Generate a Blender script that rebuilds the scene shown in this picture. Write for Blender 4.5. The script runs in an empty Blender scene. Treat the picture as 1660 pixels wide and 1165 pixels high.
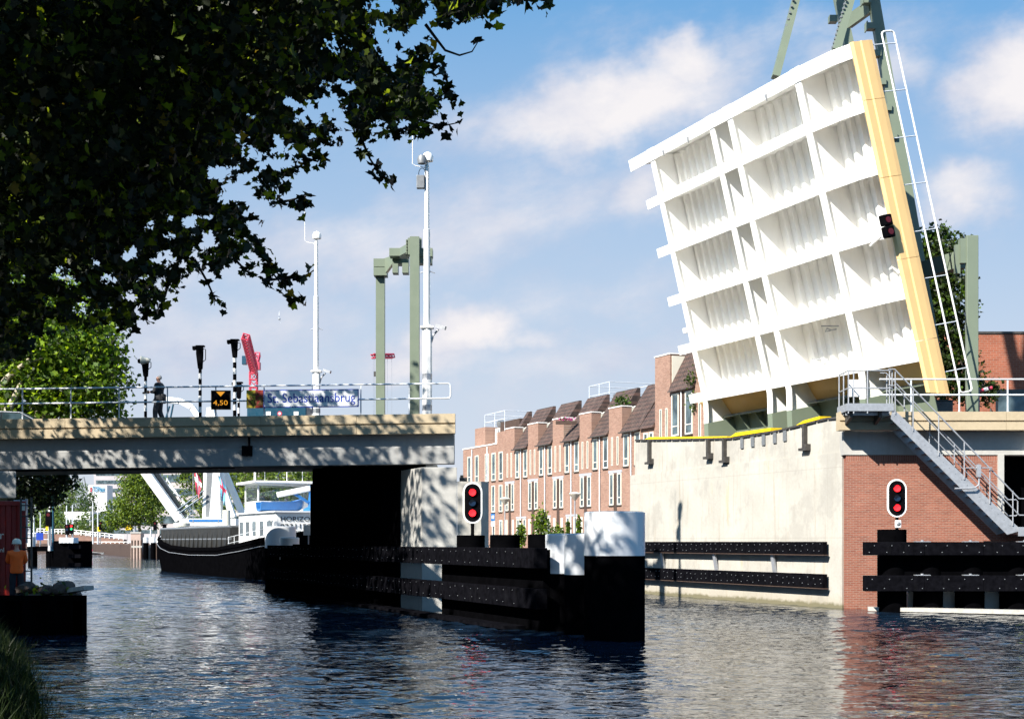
import bpy, bmesh, math, random
import numpy as np
from mathutils import Vector, Matrix, Quaternion
random.seed(7)
RNG = np.random.default_rng(11)
SC = bpy.context.scene
COL = SC.collection
R = math.radians

# ------------------------------------------------------------------ camera
F = 2305.5          # focal length in photo pixels (50 mm on 36 mm, 1660 px wide)
CX, HY = 830.0, 878.0
EYE = 2.35          # eye height above the water
cam_d = bpy.data.cameras.new("camera")
cam = bpy.data.objects.new("camera", cam_d)
COL.objects.link(cam)
cam.location = (0, 0, EYE)
cam.rotation_euler = (R(90), 0, 0)
cam_d.lens = 50.0
cam_d.sensor_width = 36.0
cam_d.shift_y = (HY - 582.5) / 1660.0
cam_d.clip_start = 0.1
cam_d.clip_end = 6000
SC.camera = cam

# ------------------------------------------------------------------ light
LDIR = Vector((0.565, 0.60, -0.67)).normalized()     # the way the sunlight travels
sun_d = bpy.data.lights.new("sun", 'SUN')
sun_d.energy = 5.0
sun_d.angle = R(0.53)
sun_d.color = (1.0, 0.95, 0.87)
sun = bpy.data.objects.new("sun", sun_d)
COL.objects.link(sun)
sun.location = (-30, -30, 60)
sun.rotation_euler = LDIR.to_track_quat('-Z', 'Y').to_euler()

SC.view_settings.view_transform = 'Standard'
SC.view_settings.look = 'None'
SC.view_settings.gamma = 1.0
SC.view_settings.use_curve_mapping = False
SC.view_settings.exposure = 1.1
SC.cycles.max_bounces = 8
SC.cycles.diffuse_bounces = 6
SC.cycles.transparent_max_bounces = 8
SC.cycles.caustics_reflective = False
SC.cycles.caustics_refractive = False


class NT:
    """small helper to write node trees"""
    def __init__(self, tree):
        self.t = tree
        self.t.nodes.clear()

    def n(self, typ, **kw):
        nd = self.t.nodes.new(typ)
        for k, v in kw.items():
            setattr(nd, k, v)
        return nd

    def put(self, sock, v):
        if isinstance(v, bpy.types.NodeSocket):
            self.t.links.new(v, sock)
        elif v is not None:
            if sock.type == 'RGBA' and not isinstance(v, (int, float)) and len(v) == 3:
                v = (*v, 1)
            sock.default_value = v

    def m(self, op, a, b=None, c=None, clamp=False):
        nd = self.n('ShaderNodeMath', operation=op, use_clamp=clamp)
        for i, v in enumerate((a, b, c)):
            if v is not None:
                self.put(nd.inputs[i], v)
        return nd.outputs[0]

    def vm(self, op, a, b=None, out=0):
        nd = self.n('ShaderNodeVectorMath', operation=op)
        self.put(nd.inputs[0], a)
        if b is not None:
            self.put(nd.inputs[3 if op == 'SCALE' else 1], b)
        return nd.outputs['Value' if op in ('DOT_PRODUCT', 'LENGTH') else 'Vector']

    def comb(self, x, y, z):
        nd = self.n('ShaderNodeCombineXYZ')
        for i, v in enumerate((x, y, z)):
            self.put(nd.inputs[i], v)
        return nd.outputs[0]

    def sep(self, v):
        nd = self.n('ShaderNodeSeparateXYZ')
        self.put(nd.inputs[0], v)
        return nd.outputs

    def noise(self, vec, scale, detail=4, rough=0.55, out='Fac'):
        nd = self.n('ShaderNodeTexNoise')
        self.put(nd.inputs['Vector'], vec)
        nd.inputs['Scale'].default_value = scale
        nd.inputs['Detail'].default_value = detail
        nd.inputs['Roughness'].default_value = rough
        return nd.outputs[out]

    def rng(self, v, a, b, c=0.0, d=1.0, smooth=False):
        nd = self.n('ShaderNodeMapRange', clamp=True)
        if smooth:
            nd.interpolation_type = 'SMOOTHSTEP'
        for i, x in enumerate((v, a, b, c, d)):
            self.put(nd.inputs[i], x)
        return nd.outputs[0]

    def mix(self, f, a, b, mode='MIX'):
        nd = self.n('ShaderNodeMix', data_type='RGBA', blend_type=mode)
        self.put(nd.inputs[0], f)
        self.put(nd.inputs[6], a)
        self.put(nd.inputs[7], b)
        return nd.outputs[2]


# ------------------------------------------------------------------ sky
world = bpy.data.worlds.new("World")
SC.world = world
world.use_nodes = True
g = NT(world.node_tree)
sky = g.n('ShaderNodeTexSky', sky_type='NISHITA')
sky.sun_disc = False
sky.sun_elevation = math.asin(-LDIR.z)
sky.sun_rotation = math.atan2(-LDIR.x, -LDIR.y)
sky.altitude = 0
sky.air_density = 1.0
sky.dust_density = 0.6
sky.ozone_density = 2.0
d = g.n('ShaderNodeTexCoord').outputs['Generated']
sx, sy, sz = g.sep(d)
SKYS = 0.075
base = g.vm('SCALE', sky.outputs[0], SKYS)
front = g.rng(sy, 0.15, 0.3)
ysafe = g.m('MAXIMUM', sy, 0.12)
u0 = g.m('DIVIDE', sx, ysafe)
v0 = g.m('DIVIDE', sz, ysafe)
uv = g.comb(u0, v0, 0.0)
warp = g.noise(uv, 9.0, 5, 0.6, 'Color')
warp = g.vm('SCALE', g.vm('SUBTRACT', warp, (0.5, 0.5, 0.5)), 0.10)
uvw = g.vm('ADD', uv, warp)
u, v, _w = g.sep(uvw)
fb = g.noise(g.comb(g.m('ADD', g.m('MULTIPLY', u0, .95), g.m('MULTIPLY', v0, .32)), g.m('MULTIPLY', g.m('SUBTRACT', g.m('MULTIPLY', v0, .95), g.m('MULTIPLY', u0, .32)), 2.3), 0.3), 9.0, 12, 0.66)
dens = None
def pix(px, py):
    return ((px - CX) / F, (HY - py) / F)
# cumulus banks: centre, half size in pixels, tilt, weight
for (px, py, rx, ry, tilt, wgt) in [
        (1010, 150, 290, 80, 0.30, 1.0), (1120, 85, 120, 50, 0.2, 1.0), (840, 200, 150, 55, 0.25, .7), (1400, 110, 130, 60, -0.1, .7),
        (1640, 130, 110, 95, 0.5, 1.15), (1040, 310, 80, 60, 0.1, .7), (1560, 340, 90, 55, 0.0, .75),
        (760, 545, 105, 60, 0.35, 1.1), (700, 600, 130, 50, 0.1, .8), (860, 545, 70, 30, 0.1, .7),
        (800, 360, 330, 90, 0.35, .55), (560, 400, 280, 90, 0.2, .62), (330, 560, 260, 90, 0.0, .6), (900, 600, 400, 60, 0.05, .5), (950, 470, 260, 60, .15, .48), (1250, 60, 300, 60, .1, .5)]:
    a, b = pix(px, py)
    c_, s_ = math.cos(tilt), math.sin(tilt)
    du = g.m('SUBTRACT', u, a)
    dv = g.m('SUBTRACT', v, b)
    p = g.m('MULTIPLY', g.m('ADD', g.m('MULTIPLY', du, c_), g.m('MULTIPLY', dv, s_)), F / rx)
    q = g.m('MULTIPLY', g.m('SUBTRACT', g.m('MULTIPLY', dv, c_), g.m('MULTIPLY', du, s_)), F / ry)
    r2 = g.m('ADD', g.m('MULTIPLY', p, p), g.m('MULTIPLY', q, q))
    blob = g.m('MULTIPLY', g.m('EXPONENT', g.m('MULTIPLY', r2, -0.8)), wgt)
    dens = blob if dens is None else g.m('MAXIMUM', dens, blob)
dn = g.m('ADD', dens, g.m('MULTIPLY', g.m('SUBTRACT', fb, 0.5), 1.1))
cl = g.rng(dn, 0.10, 0.92, 0, 1, True)
cl = g.m('MULTIPLY', cl, front)
# the rest of the sky has loose clouds too
far_n = g.noise(g.vm('MULTIPLY', d, (2.2, 2.2, 5.0)), 1.6, 8, 0.6)
rest = g.m('MULTIPLY', g.rng(far_n, 0.54, 0.75, 0, .75, True), g.m('SUBTRACT', 1.0, front))
cl = g.m('MAXIMUM', cl, rest)
cl = g.m('MULTIPLY', cl, g.rng(sz, 0.0, 0.02))
shade = g.noise(g.comb(u0, g.m('MULTIPLY', v0, 1.6), 0.9), 16.0, 6, 0.6)
shade = g.rng(g.m('ADD', g.m('MULTIPLY', shade, 0.8), g.m('MULTIPLY', dens, 0.5)), 0.45, 0.95)
ccol = g.mix(shade, (0.41, 0.44, 0.545), (0.70, 0.665, 0.66))
veil = g.rng(v0, 0.40, 0.03, 0.0, 0.97)
blue = g.mix(0.7, base, (0.105, 0.325, 0.62))
skyc = g.mix(veil, blue, (0.50, 0.535, 0.595))
final = g.mix(g.m('MULTIPLY', cl, 0.92), skyc, ccol)
bg = g.n('ShaderNodeBackground')
g.put(bg.inputs[0], final)
bg.inputs[1].default_value = 0.66
wo = g.n('ShaderNodeOutputWorld')
g.t.links.new(bg.outputs[0], wo.inputs[0])

# ------------------------------------------------------------------ object helpers
WL = {}             # world location of every object (no rotated parents in between)


def P(px, py, Y):
    """the point that stands Y metres ahead where the photo shows it"""
    return Vector(((px - CX) / F * Y, Y, EYE - (py - HY) / F * Y))


def SCL(Y):
    return F / Y


def tag(o, label=None, cat=None, group=None, kind=None):
    if label: o['label'] = label
    if cat: o['category'] = cat
    if group: o['group'] = group
    if kind: o['kind'] = kind
    return o


def thing(name, loc, label, cat, group=None, rz=0.0):
    o = bpy.data.objects.new(name, None)
    COL.objects.link(o)
    o.location = loc
    o.rotation_euler = (0, 0, rz)
    o.empty_display_size = 0.3
    WL[o.name] = Vector(loc)
    return tag(o, label, cat, group)


def kids(o):
    return [c for c in COL.objects if c.parent == o]


def copy_tree(o, parent=None):
    c = o.copy()
    COL.objects.link(c)
    if parent is not None:
        c.parent = parent
    WL[c.name] = WL[o.name].copy()
    for ch in list(kids(o)):
        copy_tree(ch, c)
    return c


class MB:
    def __init__(self):
        self.v, self.f, self.mi = [], [], []

    def add(self, vs, fs, mi=0):
        b = len(self.v)
        self.v.extend(tuple(p) for p in vs)
        for fc in fs:
            self.f.append(tuple(b + i for i in fc))
            self.mi.append(mi)
        return self

    def para(self, o, a, b, c, mi=0):
        o, a, b, c = Vector(o), Vector(a), Vector(b), Vector(c)
        if a.cross(b).dot(c) < 0:
            a, b = b, a
        vs = [o, o + a, o + a + b, o + b, o + c, o + a + c, o + a + b + c, o + b + c]
        return self.add(vs, [(0, 3, 2, 1), (4, 5, 6, 7), (0, 1, 5, 4), (1, 2, 6, 5), (2, 3, 7, 6), (3, 0, 4, 7)], mi)

    def box(self, x0, x1, y0, y1, z0, z1, mi=0):
        return self.para((x0, y0, z0), (x1 - x0, 0, 0), (0, y1 - y0, 0), (0, 0, z1 - z0), mi)

    def cbox(self, c, sx, sy, sz, mi=0):
        return self.box(c[0] - sx / 2, c[0] + sx / 2, c[1] - sy / 2, c[1] + sy / 2, c[2] - sz / 2, c[2] + sz / 2, mi)

    def beam(self, a, b, w, h, up=(0, 0, 1), mi=0):
        a, b, up = Vector(a), Vector(b), Vector(up)
        d_ = b - a
        s = d_.cross(up).normalized()
        t = s.cross(d_).normalized()
        return self.para(a - s * w / 2 - t * h / 2, d_, s * w, t * h, mi)

    def prism(self, poly, vec, mi=0):
        vec = Vector(vec)
        poly = [Vector(p) for p in poly]
        nrm = Vector((0, 0, 0))
        for i in range(len(poly)):
            nrm += poly[i].cross(poly[(i + 1) % len(poly)])
        if nrm.dot(vec) > 0:
            poly = poly[::-1]
        n = len(poly)
        vs = poly + [p + vec for p in poly]
        fs = [tuple(range(n)), tuple(range(2 * n - 1, n - 1, -1))]
        for i in range(n):
            j = (i + 1) % n
            fs.append((i, n + i, n + j, j))
        return self.add(vs, fs, mi)

    def path(self, pts, r, n=8, mi=0, caps=True, closed=False):
        pts = [Vector(p) for p in pts]
        k = len(pts)
        rr = r if isinstance(r, (list, tuple)) else [r] * k
        vs, fs = [], []
        ref = None
        for i in range(k):
            if closed:
                dv = pts[(i + 1) % k] - pts[i - 1]
            else:
                dv = pts[min(i + 1, k - 1)] - pts[max(i - 1, 0)]
            if dv.length < 1e-9:
                dv = Vector((0, 0, 1))
            dv.normalize()
            if ref is None:
                ref = Vector((0, 0, 1)) if abs(dv.z) < 0.9 else Vector((1, 0, 0))
            s = dv.cross(ref)
            if s.length < 1e-6:
                s = dv.cross(Vector((0.3, 0.9, 0.2)))
            s.normalize()
            t = s.cross(dv).normalized()
            ref = t
            for j in range(n):
                a = 2 * math.pi * j / n
                vs.append(pts[i] + (s * math.cos(a) + t * math.sin(a)) * rr[i])
        m_ = k if closed else k - 1
        for i in range(m_):
            i2 = (i + 1) % k
            for j in range(n):
                j2 = (j + 1) % n
                fs.append((i * n + j, i * n + j2, i2 * n + j2, i2 * n + j))
        if caps and not closed:
            fs.append(tuple(range(n - 1, -1, -1)))
            fs.append(tuple((k - 1) * n + j for j in range(n)))
        return self.add(vs, fs, mi)

    def tube(self, a, b, r, n=10, mi=0, r2=None):
        return self.path([a, b], [r, r if r2 is None else r2], n, mi)

    def lathe(self, c, prof, n=24, mi=0, axis=None, mis=None):
        """profile (radius, height) turned about the upright axis through c; faces run outward"""
        c = Vector(c)
        k = len(prof)
        vs, fs = [], []
        for (r, z) in prof:
            for j in range(n):
                a = 2 * math.pi * j / n
                vs.append(c + Vector((r * math.cos(a), r * math.sin(a), z)))
        b = len(self.v)
        for i in range(k - 1):
            row = []
            for j in range(n):
                j2 = (j + 1) % n
                row.append((i * n + j, i * n + j2, (i + 1) * n + j2, (i + 1) * n + j))
            self.add([], [], 0)
            for q in row:
                self.f.append(tuple(b + x for x in q))
                self.mi.append(mis[i] if mis else mi)
        for q, w in ((tuple(range(n - 1, -1, -1)), mis[0] if mis else mi), (tuple((k - 1) * n + j for j in range(n)), mis[-1] if mis else mi)):
            self.f.append(tuple(b + x for x in q))
            self.mi.append(w)
        self.v.extend(tuple(p) for p in vs)
        return self

    def ball(self, c, rx, ry=None, rz=None, n=12, k=8, mi=0):
        ry = rx if ry is None else ry
        rz = rx if rz is None else rz
        vs, fs = [], []
        for i in range(1, k):
            th = math.pi * i / k
            for j in range(n):
                a = 2 * math.pi * j / n
                vs.append((c[0] + rx * math.sin(th) * math.cos(a), c[1] + ry * math.sin(th) * math.sin(a), c[2] - rz * math.cos(th)))
        vs.append((c[0], c[1], c[2] - rz))
        vs.append((c[0], c[1], c[2] + rz))
        for i in range(k - 2):
            for j in range(n):
                j2 = (j + 1) % n
                fs.append((i * n + j, i * n + j2, (i + 1) * n + j2, (i + 1) * n + j))
        B, T = (k - 1) * n, (k - 1) * n + 1
        for j in range(n):
            j2 = (j + 1) % n
            fs.append((B, j2, j))
            fs.append((T, (k - 2) * n + j, (k - 2) * n + j2))
        return self.add(vs, fs, mi)

    def build(self, name, mats, parent=None, smooth=False, bevel=0.0, local=False, origin=None):
        me = bpy.data.meshes.new(name)
        off = Vector((0, 0, 0))
        if parent is not None and not local:
            off = WL[parent.name]
        elif origin is not None:
            off = Vector(origin)
        me.from_pydata([(p[0] - off.x, p[1] - off.y, p[2] - off.z) for p in self.v], [], self.f)
        if not isinstance(mats, (list, tuple)):
            mats = [mats]
        for m_ in mats:
            me.materials.append(m_)
        me.polygons.foreach_set('material_index', self.mi)
        if smooth:
            me.polygons.foreach_set('use_smooth', [True] * len(self.f))
            me.set_sharp_from_angle(angle=R(38))
        me.update()
        o = bpy.data.objects.new(name, me)
        COL.objects.link(o)
        if parent is not None:
            o.parent = parent
            WL[o.name] = WL[parent.name].copy()
        else:
            o.location = off
            WL[o.name] = off.copy()
        if bevel:
            b = o.modifiers.new('bevel', 'BEVEL')
            b.width = bevel
            b.segments = 2
            b.limit_method = 'ANGLE'
            b.angle_limit = R(50)
        return o


def arc(p, q, bulge, n=6):
    """points on a rounded corner from p to q bending through bulge"""
    p, q, b = Vector(p), Vector(q), Vector(bulge)
    return [(1 - t) ** 2 * p + 2 * t * (1 - t) * b + t * t * q for t in [i / n for i in range(n + 1)]]


def text(name, s, mat, parent, size, loc, right=(1, 0, 0), up=(0, 0, 1), depth=0.004, align='LEFT', width=None, bold=0.0):
    cu = bpy.data.curves.new(name, 'FONT')
    cu.body = s
    cu.size = size
    cu.align_x = align
    cu.extrude = depth
    cu.offset = bold
    cu.resolution_u = 3
    tmp = bpy.data.objects.new("lettering_source", cu)
    COL.objects.link(tmp)
    bpy.context.view_layer.update()
    me = bpy.data.meshes.new_from_object(tmp.evaluated_get(bpy.context.evaluated_depsgraph_get()))
    bpy.data.objects.remove(tmp)
    bpy.data.curves.remove(cu)
    xs = [v_.co.x for v_ in me.vertices]
    k = 1.0
    if width and xs:
        k = width / (max(xs) - min(xs))
    r_, u_ = Vector(right).normalized(), Vector(up).normalized()
    n_ = r_.cross(u_)
    off = WL[parent.name] if parent is not None else Vector((0, 0, 0))
    for v_ in me.vertices:
        c = v_.co
        v_.co = Vector(loc) + r_ * c.x * k + u_ * c.y + n_ * c.z - off
    me.materials.clear()
    me.materials.append(mat)
    me.name = name
    o = bpy.data.objects.new(name, me)
    COL.objects.link(o)
    o.parent = parent
    WL[o.name] = off.copy()
    return o


# ------------------------------------------------------------------ materials
def principled(name):
    m_ = bpy.data.materials.new(name)
    m_.use_nodes = True
    t = NT(m_.node_tree)
    p = t.n('ShaderNodeBsdfPrincipled')
    o = t.n('ShaderNodeOutputMaterial')
    t.t.links.new(p.outputs[0], o.inputs[0])
    return m_, t, p


def plain(name, col, rough=0.55, metal=0.0, var=0.12, scale=3.0, bump=0.0, bscale=40.0, dirt=0.0, spec=0.5, grime=(0.16, 0.13, 0.09)):
    m_, t, p = principled(name)
    pos = t.n('ShaderNodeNewGeometry').outputs['Position']
    nz = t.noise(pos, scale, 6, 0.6)
    f = t.rng(nz, 0.25, 0.75, 1 - var, 1 + var)
    c = t.vm('MULTIPLY', t.comb(*col), t.comb(f, f, f))
    if dirt:
        st = t.noise(t.vm('MULTIPLY', pos, (2.2, 2.2, 0.35)), 2.0, 7, 0.65)
        c = t.mix(t.rng(st, 0.5, 0.78, 0, dirt, True), c, grime)
    if spec < .05:                      # dead matt: no sheen at a grazing view
        df = t.n('ShaderNodeBsdfDiffuse')
        t.put(df.inputs[0], c)
        t.t.links.new(df.outputs[0], [x for x in t.t.nodes if x.type == 'OUTPUT_MATERIAL'][0].inputs[0])
        return m_
    t.put(p.inputs['Base Color'], c)
    r2 = t.noise(pos, scale * 2.3, 4)
    t.put(p.inputs['Roughness'], t.rng(r2, 0.3, 0.7, max(0.02, rough - 0.1), min(1, rough + 0.1)))
    p.inputs['Metallic'].default_value = metal
    p.inputs['Specular IOR Level'].default_value = spec
    if bump:
        b = t.n('ShaderNodeBump')
        b.inputs['Strength'].default_value = bump
        b.inputs['Distance'].default_value = 0.02
        t.put(b.inputs['Height'], t.noise(pos, bscale, 5))
        t.put(p.inputs['Normal'], b.outputs[0])
    return m_


def emit(name, col, strength, base=(0.02, 0.02, 0.02)):
    m_, t, p = principled(name)
    p.inputs['Base Color'].default_value = (*base, 1)
    p.inputs['Emission Color'].default_value = (*col, 1)
    p.inputs['Emission Strength'].default_value = strength
    p.inputs['Roughness'].default_value = 0.2
    return m_


def concrete(name, col, stain=0.35, dark=(0.22, 0.19, 0.15), wet=None, boards=True):
    m_, t, p = principled(name)
    pos = t.n('ShaderNodeNewGeometry').outputs['Position']
    big = t.noise(pos, 0.55, 6, 0.6)
    fine = t.noise(pos, 9.0, 6, 0.65)
    streak = t.noise(t.vm('MULTIPLY', pos, (3.0, 3.0, 0.22)), 1.6, 7, 0.6)
    f = t.m('ADD', t.rng(big, 0.3, 0.7, -0.10, 0.10), t.rng(fine, 0.3, 0.7, 0.93, 1.05))
    c = t.vm('MULTIPLY', t.comb(*col), t.comb(f, f, t.m('MULTIPLY', f, 0.985)))
    c = t.mix(t.rng(streak, 0.52, 0.8, 0, stain, True), c, dark)
    patch = t.noise(t.vm('MULTIPLY', pos, (1.0, 1.0, 0.8)), 0.75, 7, 0.68)
    c = t.mix(t.rng(patch, 0.5, 0.62, 0, stain * 0.6, True), c, tuple(x * 0.68 for x in col))
    rust = t.noise(t.vm('MULTIPLY', pos, (2.0, 2.0, 0.3)), 0.9, 5, 0.6)
    c = t.mix(t.rng(rust, 0.62, 0.75, 0, stain * 0.7, True), c, (0.52, 0.36, 0.2))
    if boards:
        sp = t.sep(pos)
        w = t.m('PINGPONG', sp[2], 1.25)
        c = t.mix(t.rng(w, 0.0, 0.02, 0.45, 0.0), c, (0.25, 0.23, 0.2))
        h = t.vm('DOT_PRODUCT', pos, (-0.371, 0.929, 0))
        w2 = t.m('PINGPONG', h, 1.35)
        c = t.mix(t.rng(w2, 0.0, 0.015, 0.35, 0.0), c, (0.25, 0.23, 0.2))
    if wet:
        sp = t.sep(pos)
        wob = t.m('ADD', sp[2], t.rng(t.noise(pos, 3.0, 5), 0.3, 0.7, -0.06, 0.06))
        c = t.mix(t.rng(wob, wet, wet + 0.10, 0.9, 0.0), c, (0.05, 0.06, 0.03))
        c = t.mix(t.rng(wob, wet + 0.05, wet + 0.5, 0.35, 0.0), c, (0.33, 0.27, 0.16))
    t.put(p.inputs['Base Color'], c)
    p.inputs['Roughness'].default_value = 0.85
    p.inputs['Specular IOR Level'].default_value = 0.25
    b = t.n('ShaderNodeBump')
    b.inputs['Strength'].default_value = 0.25
    b.inputs['Distance'].default_value = 0.02
    t.put(b.inputs['Height'], t.noise(pos, 14.0, 7, 0.65))
    t.put(p.inputs['Normal'], b.outputs[0])
    return m_


def brick(name, hdir, c1, c2, mortar, bw=0.21, bh=0.0625, soldier=None, dirt=0.3):
    m_, t, p = principled(name)
    pos = t.n('ShaderNodeNewGeometry').outputs['Position']
    h = t.vm('DOT_PRODUCT', pos, (*hdir, 0))
    z = t.sep(pos)[2]
    nd = t.n('ShaderNodeTexBrick')
    t.put(nd.inputs['Vector'], t.comb(h, z, 0.0))
    nd.inputs['Color1'].default_value = (*c1, 1)
    nd.inputs['Color2'].default_value = (*c2, 1)
    nd.inputs['Mortar'].default_value = (*mortar, 1)
    nd.inputs['Scale'].default_value = 1.0
    nd.inputs['Brick Width'].default_value = bw
    nd.inputs['Row Height'].default_value = bh
    nd.inputs['Mortar Size'].default_value = 0.007
    nd.inputs['Mortar Smooth'].default_value = 0.3
    c = nd.outputs['Color']
    if soldier:
        n2 = t.n('ShaderNodeTexBrick')
        t.put(n2.inputs['Vector'], t.comb(h, t.m('SUBTRACT', z, soldier[0]), 0.0))
        n2.offset = 0.0
        for k, cc in (('Color1', c1), ('Color2', c2), ('Mortar', mortar)):
            n2.inputs[k].default_value = (*cc, 1)
        n2.inputs['Scale'].default_value = 1.0
        n2.inputs['Brick Width'].default_value = 0.0625
        n2.inputs['Row Height'].default_value = 0.215
        n2.inputs['Mortar Size'].default_value = 0.007
        c = t.mix(t.m('GREATER_THAN', z, soldier[0]), c, n2.outputs['Color'])
    rowv = t.noise(t.comb(t.m('MULTIPLY', h, 1.5), t.m('MULTIPLY', z, 16.0), 0.0), 1.0, 3)
    c = t.mix(t.rng(rowv, 0.4, 0.75, 0, 0.45), c, tuple(min(1, x * 1.5) for x in c1))
    big = t.noise(pos, 0.7, 6, 0.62)
    c = t.mix(t.rng(big, 0.42, 0.75, 0, dirt), c, tuple(x * 0.45 for x in c1))
    t.put(p.inputs['Base Color'], c)
    p.inputs['Roughness'].default_value = 0.9
    p.inputs['Specular IOR Level'].default_value = 0.2
    b = t.n('ShaderNodeBump')
    b.inputs['Strength'].default_value = 0.4
    b.inputs['Distance'].default_value = 0.01
    t.put(b.inputs['Height'], t.m('SUBTRACT', 1.0, nd.outputs['Fac']))
    t.put(p.inputs['Normal'], b.outputs[0])
    return m_


def leafmat(name, col, trans=0.35, var=0.4, tcol=None):
    m_ = bpy.data.materials.new(name)
    m_.use_nodes = True
    t = NT(m_.node_tree)
    pos = t.n('ShaderNodeNewGeometry').outputs['Position']
    nz = t.noise(pos, 1.3, 3)
    n2 = t.noise(pos, 11.0, 2)
    f = t.m('ADD', t.rng(nz, 0.3, 0.7, 1 - var, 1 + var), t.rng(n2, 0.3, 0.7, -0.25, 0.25))
    c = t.vm('MULTIPLY', t.comb(*col), t.comb(f, f, f))
    di = t.n('ShaderNodeBsdfPrincipled')
    t.put(di.inputs['Base Color'], c)
    di.inputs['Roughness'].default_value = 0.5
    di.inputs['Specular IOR Level'].default_value = 0.25
    tr = t.n('ShaderNodeBsdfTranslucent')
    tc = tcol or (col[0] * 2.4, col[1] * 2.2, col[2] * 0.6)
    t.put(tr.inputs[0], t.vm('MULTIPLY', t.comb(*tc), t.comb(f, f, f)))
    mx = t.n('ShaderNodeMixShader')
    mx.inputs[0].default_value = trans
    t.t.links.new(di.outputs[0], mx.inputs[1])
    t.t.links.new(tr.outputs[0], mx.inputs[2])
    o = t.n('ShaderNodeOutputMaterial')
    t.t.links.new(mx.outputs[0], o.inputs[0])
    return m_


C2 = (-0.371, 0.929)                    # the way the canal runs
CDIR = Vector((*C2, 0))
M = {}
M['conc'] = concrete('pale_concrete', (0.43, 0.41, 0.37), 0.8, (0.30, 0.25, 0.185), wet=0.11)
M['conc_grey'] = concrete('grey_concrete', (0.34, 0.34, 0.335), 0.35, wet=0.06)
M['conc_plain'] = concrete('smooth_concrete', (0.44, 0.43, 0.405), 0.25, boards=False)
M['sand'] = concrete('sand_coloured_concrete', (0.46, 0.375, 0.255), 0.25, (0.35, 0.27, 0.17), boards=False)
M['yellow_band'] = plain('sand_yellow_paint_and_bounce', (0.76, 0.50, 0.215), 0.5, var=0.05, scale=1.5, dirt=0.12, grime=(0.45, 0.3, 0.14))
M['white'] = plain('white_paint', (0.86, 0.85, 0.82), 0.45, var=0.03, scale=1.2, dirt=0.10, grime=(0.42, 0.36, 0.28))
M['whitestain'] = plain('weathered_white_paint', (0.72, 0.74, 0.76), 0.35, var=0.06, scale=1.2, dirt=0.14, grime=(0.34, 0.28, 0.22))
M['green'] = plain('sage_green_paint', (0.165, 0.20, 0.145), 0.45, var=0.05, scale=1.0, dirt=0.06)
M['galv'] = plain('galvanised_steel', (0.36, 0.375, 0.40), 0.42, metal=0.35, var=0.18, scale=8)
M['galv_dark'] = plain('dark_galvanised_steel', (0.20, 0.21, 0.22), 0.5, metal=0.3, var=0.2, scale=6)
M['rail'] = plain('white_grey_rail_paint', (0.68, 0.71, 0.74), 0.35, metal=0.15, var=0.05)
M['black'] = plain('black_paint', (0.004, 0.004, 0.005), 0.4, var=0.4, scale=2, spec=0.04)
M['tar'] = plain('black_fender_plastic', (0.0045, 0.0045, 0.006), 0.5, var=0.6, scale=5, spec=0.04, dirt=0.12, grime=(0.03, 0.03, 0.03))
M['tar2'] = plain('black_coating_and_shade', (0.002, 0.002, 0.0025), 0.7, var=0.4, scale=3, spec=0.03)
M['yellow'] = plain('signal_yellow_paint', (0.85, 0.58, 0.005), 0.4, var=0.04)
M['steel_dark'] = plain('dark_rusty_steel', (0.06, 0.055, 0.05), 0.6, metal=0.2, var=0.4, scale=6)
M['wood_grey'] = plain('weathered_timber', (0.42, 0.40, 0.36), 0.8, var=0.25, scale=6, bump=0.3)
M['wood_dark'] = plain('dark_timber', (0.06, 0.035, 0.024), 0.7, var=0.3, scale=4)
M['asphalt'] = plain('asphalt', (0.05, 0.05, 0.052), 0.9, var=0.25, scale=5, bump=0.2)
M['pave'] = plain('paving', (0.25, 0.235, 0.22), 0.9, var=0.2, scale=2, bump=0.2)
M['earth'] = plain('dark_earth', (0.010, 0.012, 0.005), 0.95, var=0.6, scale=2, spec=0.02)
M['land'] = plain('green_ground', (0.06, 0.08, 0.03), 0.95, var=0.5, scale=0.5)
M['brick_front'] = brick('red_brick', (1, 0), (0.29, 0.108, 0.07), (0.21, 0.069, 0.046), (0.33, 0.27, 0.22), soldier=(5.18,))
M['brick_back'] = brick('orange_brick', (1, 0), (0.32, 0.108, 0.062), (0.25, 0.08, 0.047), (0.33, 0.25, 0.2), bw=0.3, bh=0.12)
HA = Vector((0.375, -0.927, 0)).normalized()        # along the house fronts, towards the camera
HD = Vector((0.927, 0.375, 0)).normalized()         # into the houses
M['brick_house'] = brick('pink_brick', (HA.x, HA.y), (0.31, 0.185, 0.138), (0.22, 0.118, 0.085), (0.34, 0.285, 0.24), bh=0.075, dirt=0.25)
M['cream'] = plain('cream_paint', (0.72, 0.69, 0.58), 0.5, var=0.03)
M['tile'] = None
M['lintel'] = plain('grey_lintel', (0.36, 0.37, 0.41), 0.7)
M['red_on'] = emit('lit_red_lamp', (1.0, 0.008, 0.012), 2.2)
M['red_off'] = plain('dark_red_lens', (0.08, 0.004, 0.004), 0.15, spec=0.6)
M['blue_off'] = plain('dark_blue_lens', (0.006, 0.02, 0.05), 0.2, spec=0.5)
M['green_on'] = emit('lit_green_lamp', (0.02, 0.8, 0.25), 0.9)
M['redpaint'] = plain('red_container_paint', (0.26, 0.012, 0.008), 0.5, var=0.2, scale=3, dirt=0.15)
M['cranered'] = plain('red_crane_paint', (0.55, 0.05, 0.09), 0.5, var=0.08)
M['orange'] = plain('orange_safety_cloth', (0.95, 0.13, 0.01), 0.8, var=0.1, scale=6)
M['bark'] = plain('plane_tree_bark', (0.16, 0.13, 0.09), 0.9, var=0.35, scale=2.5, bump=0.4, bscale=14)
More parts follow.
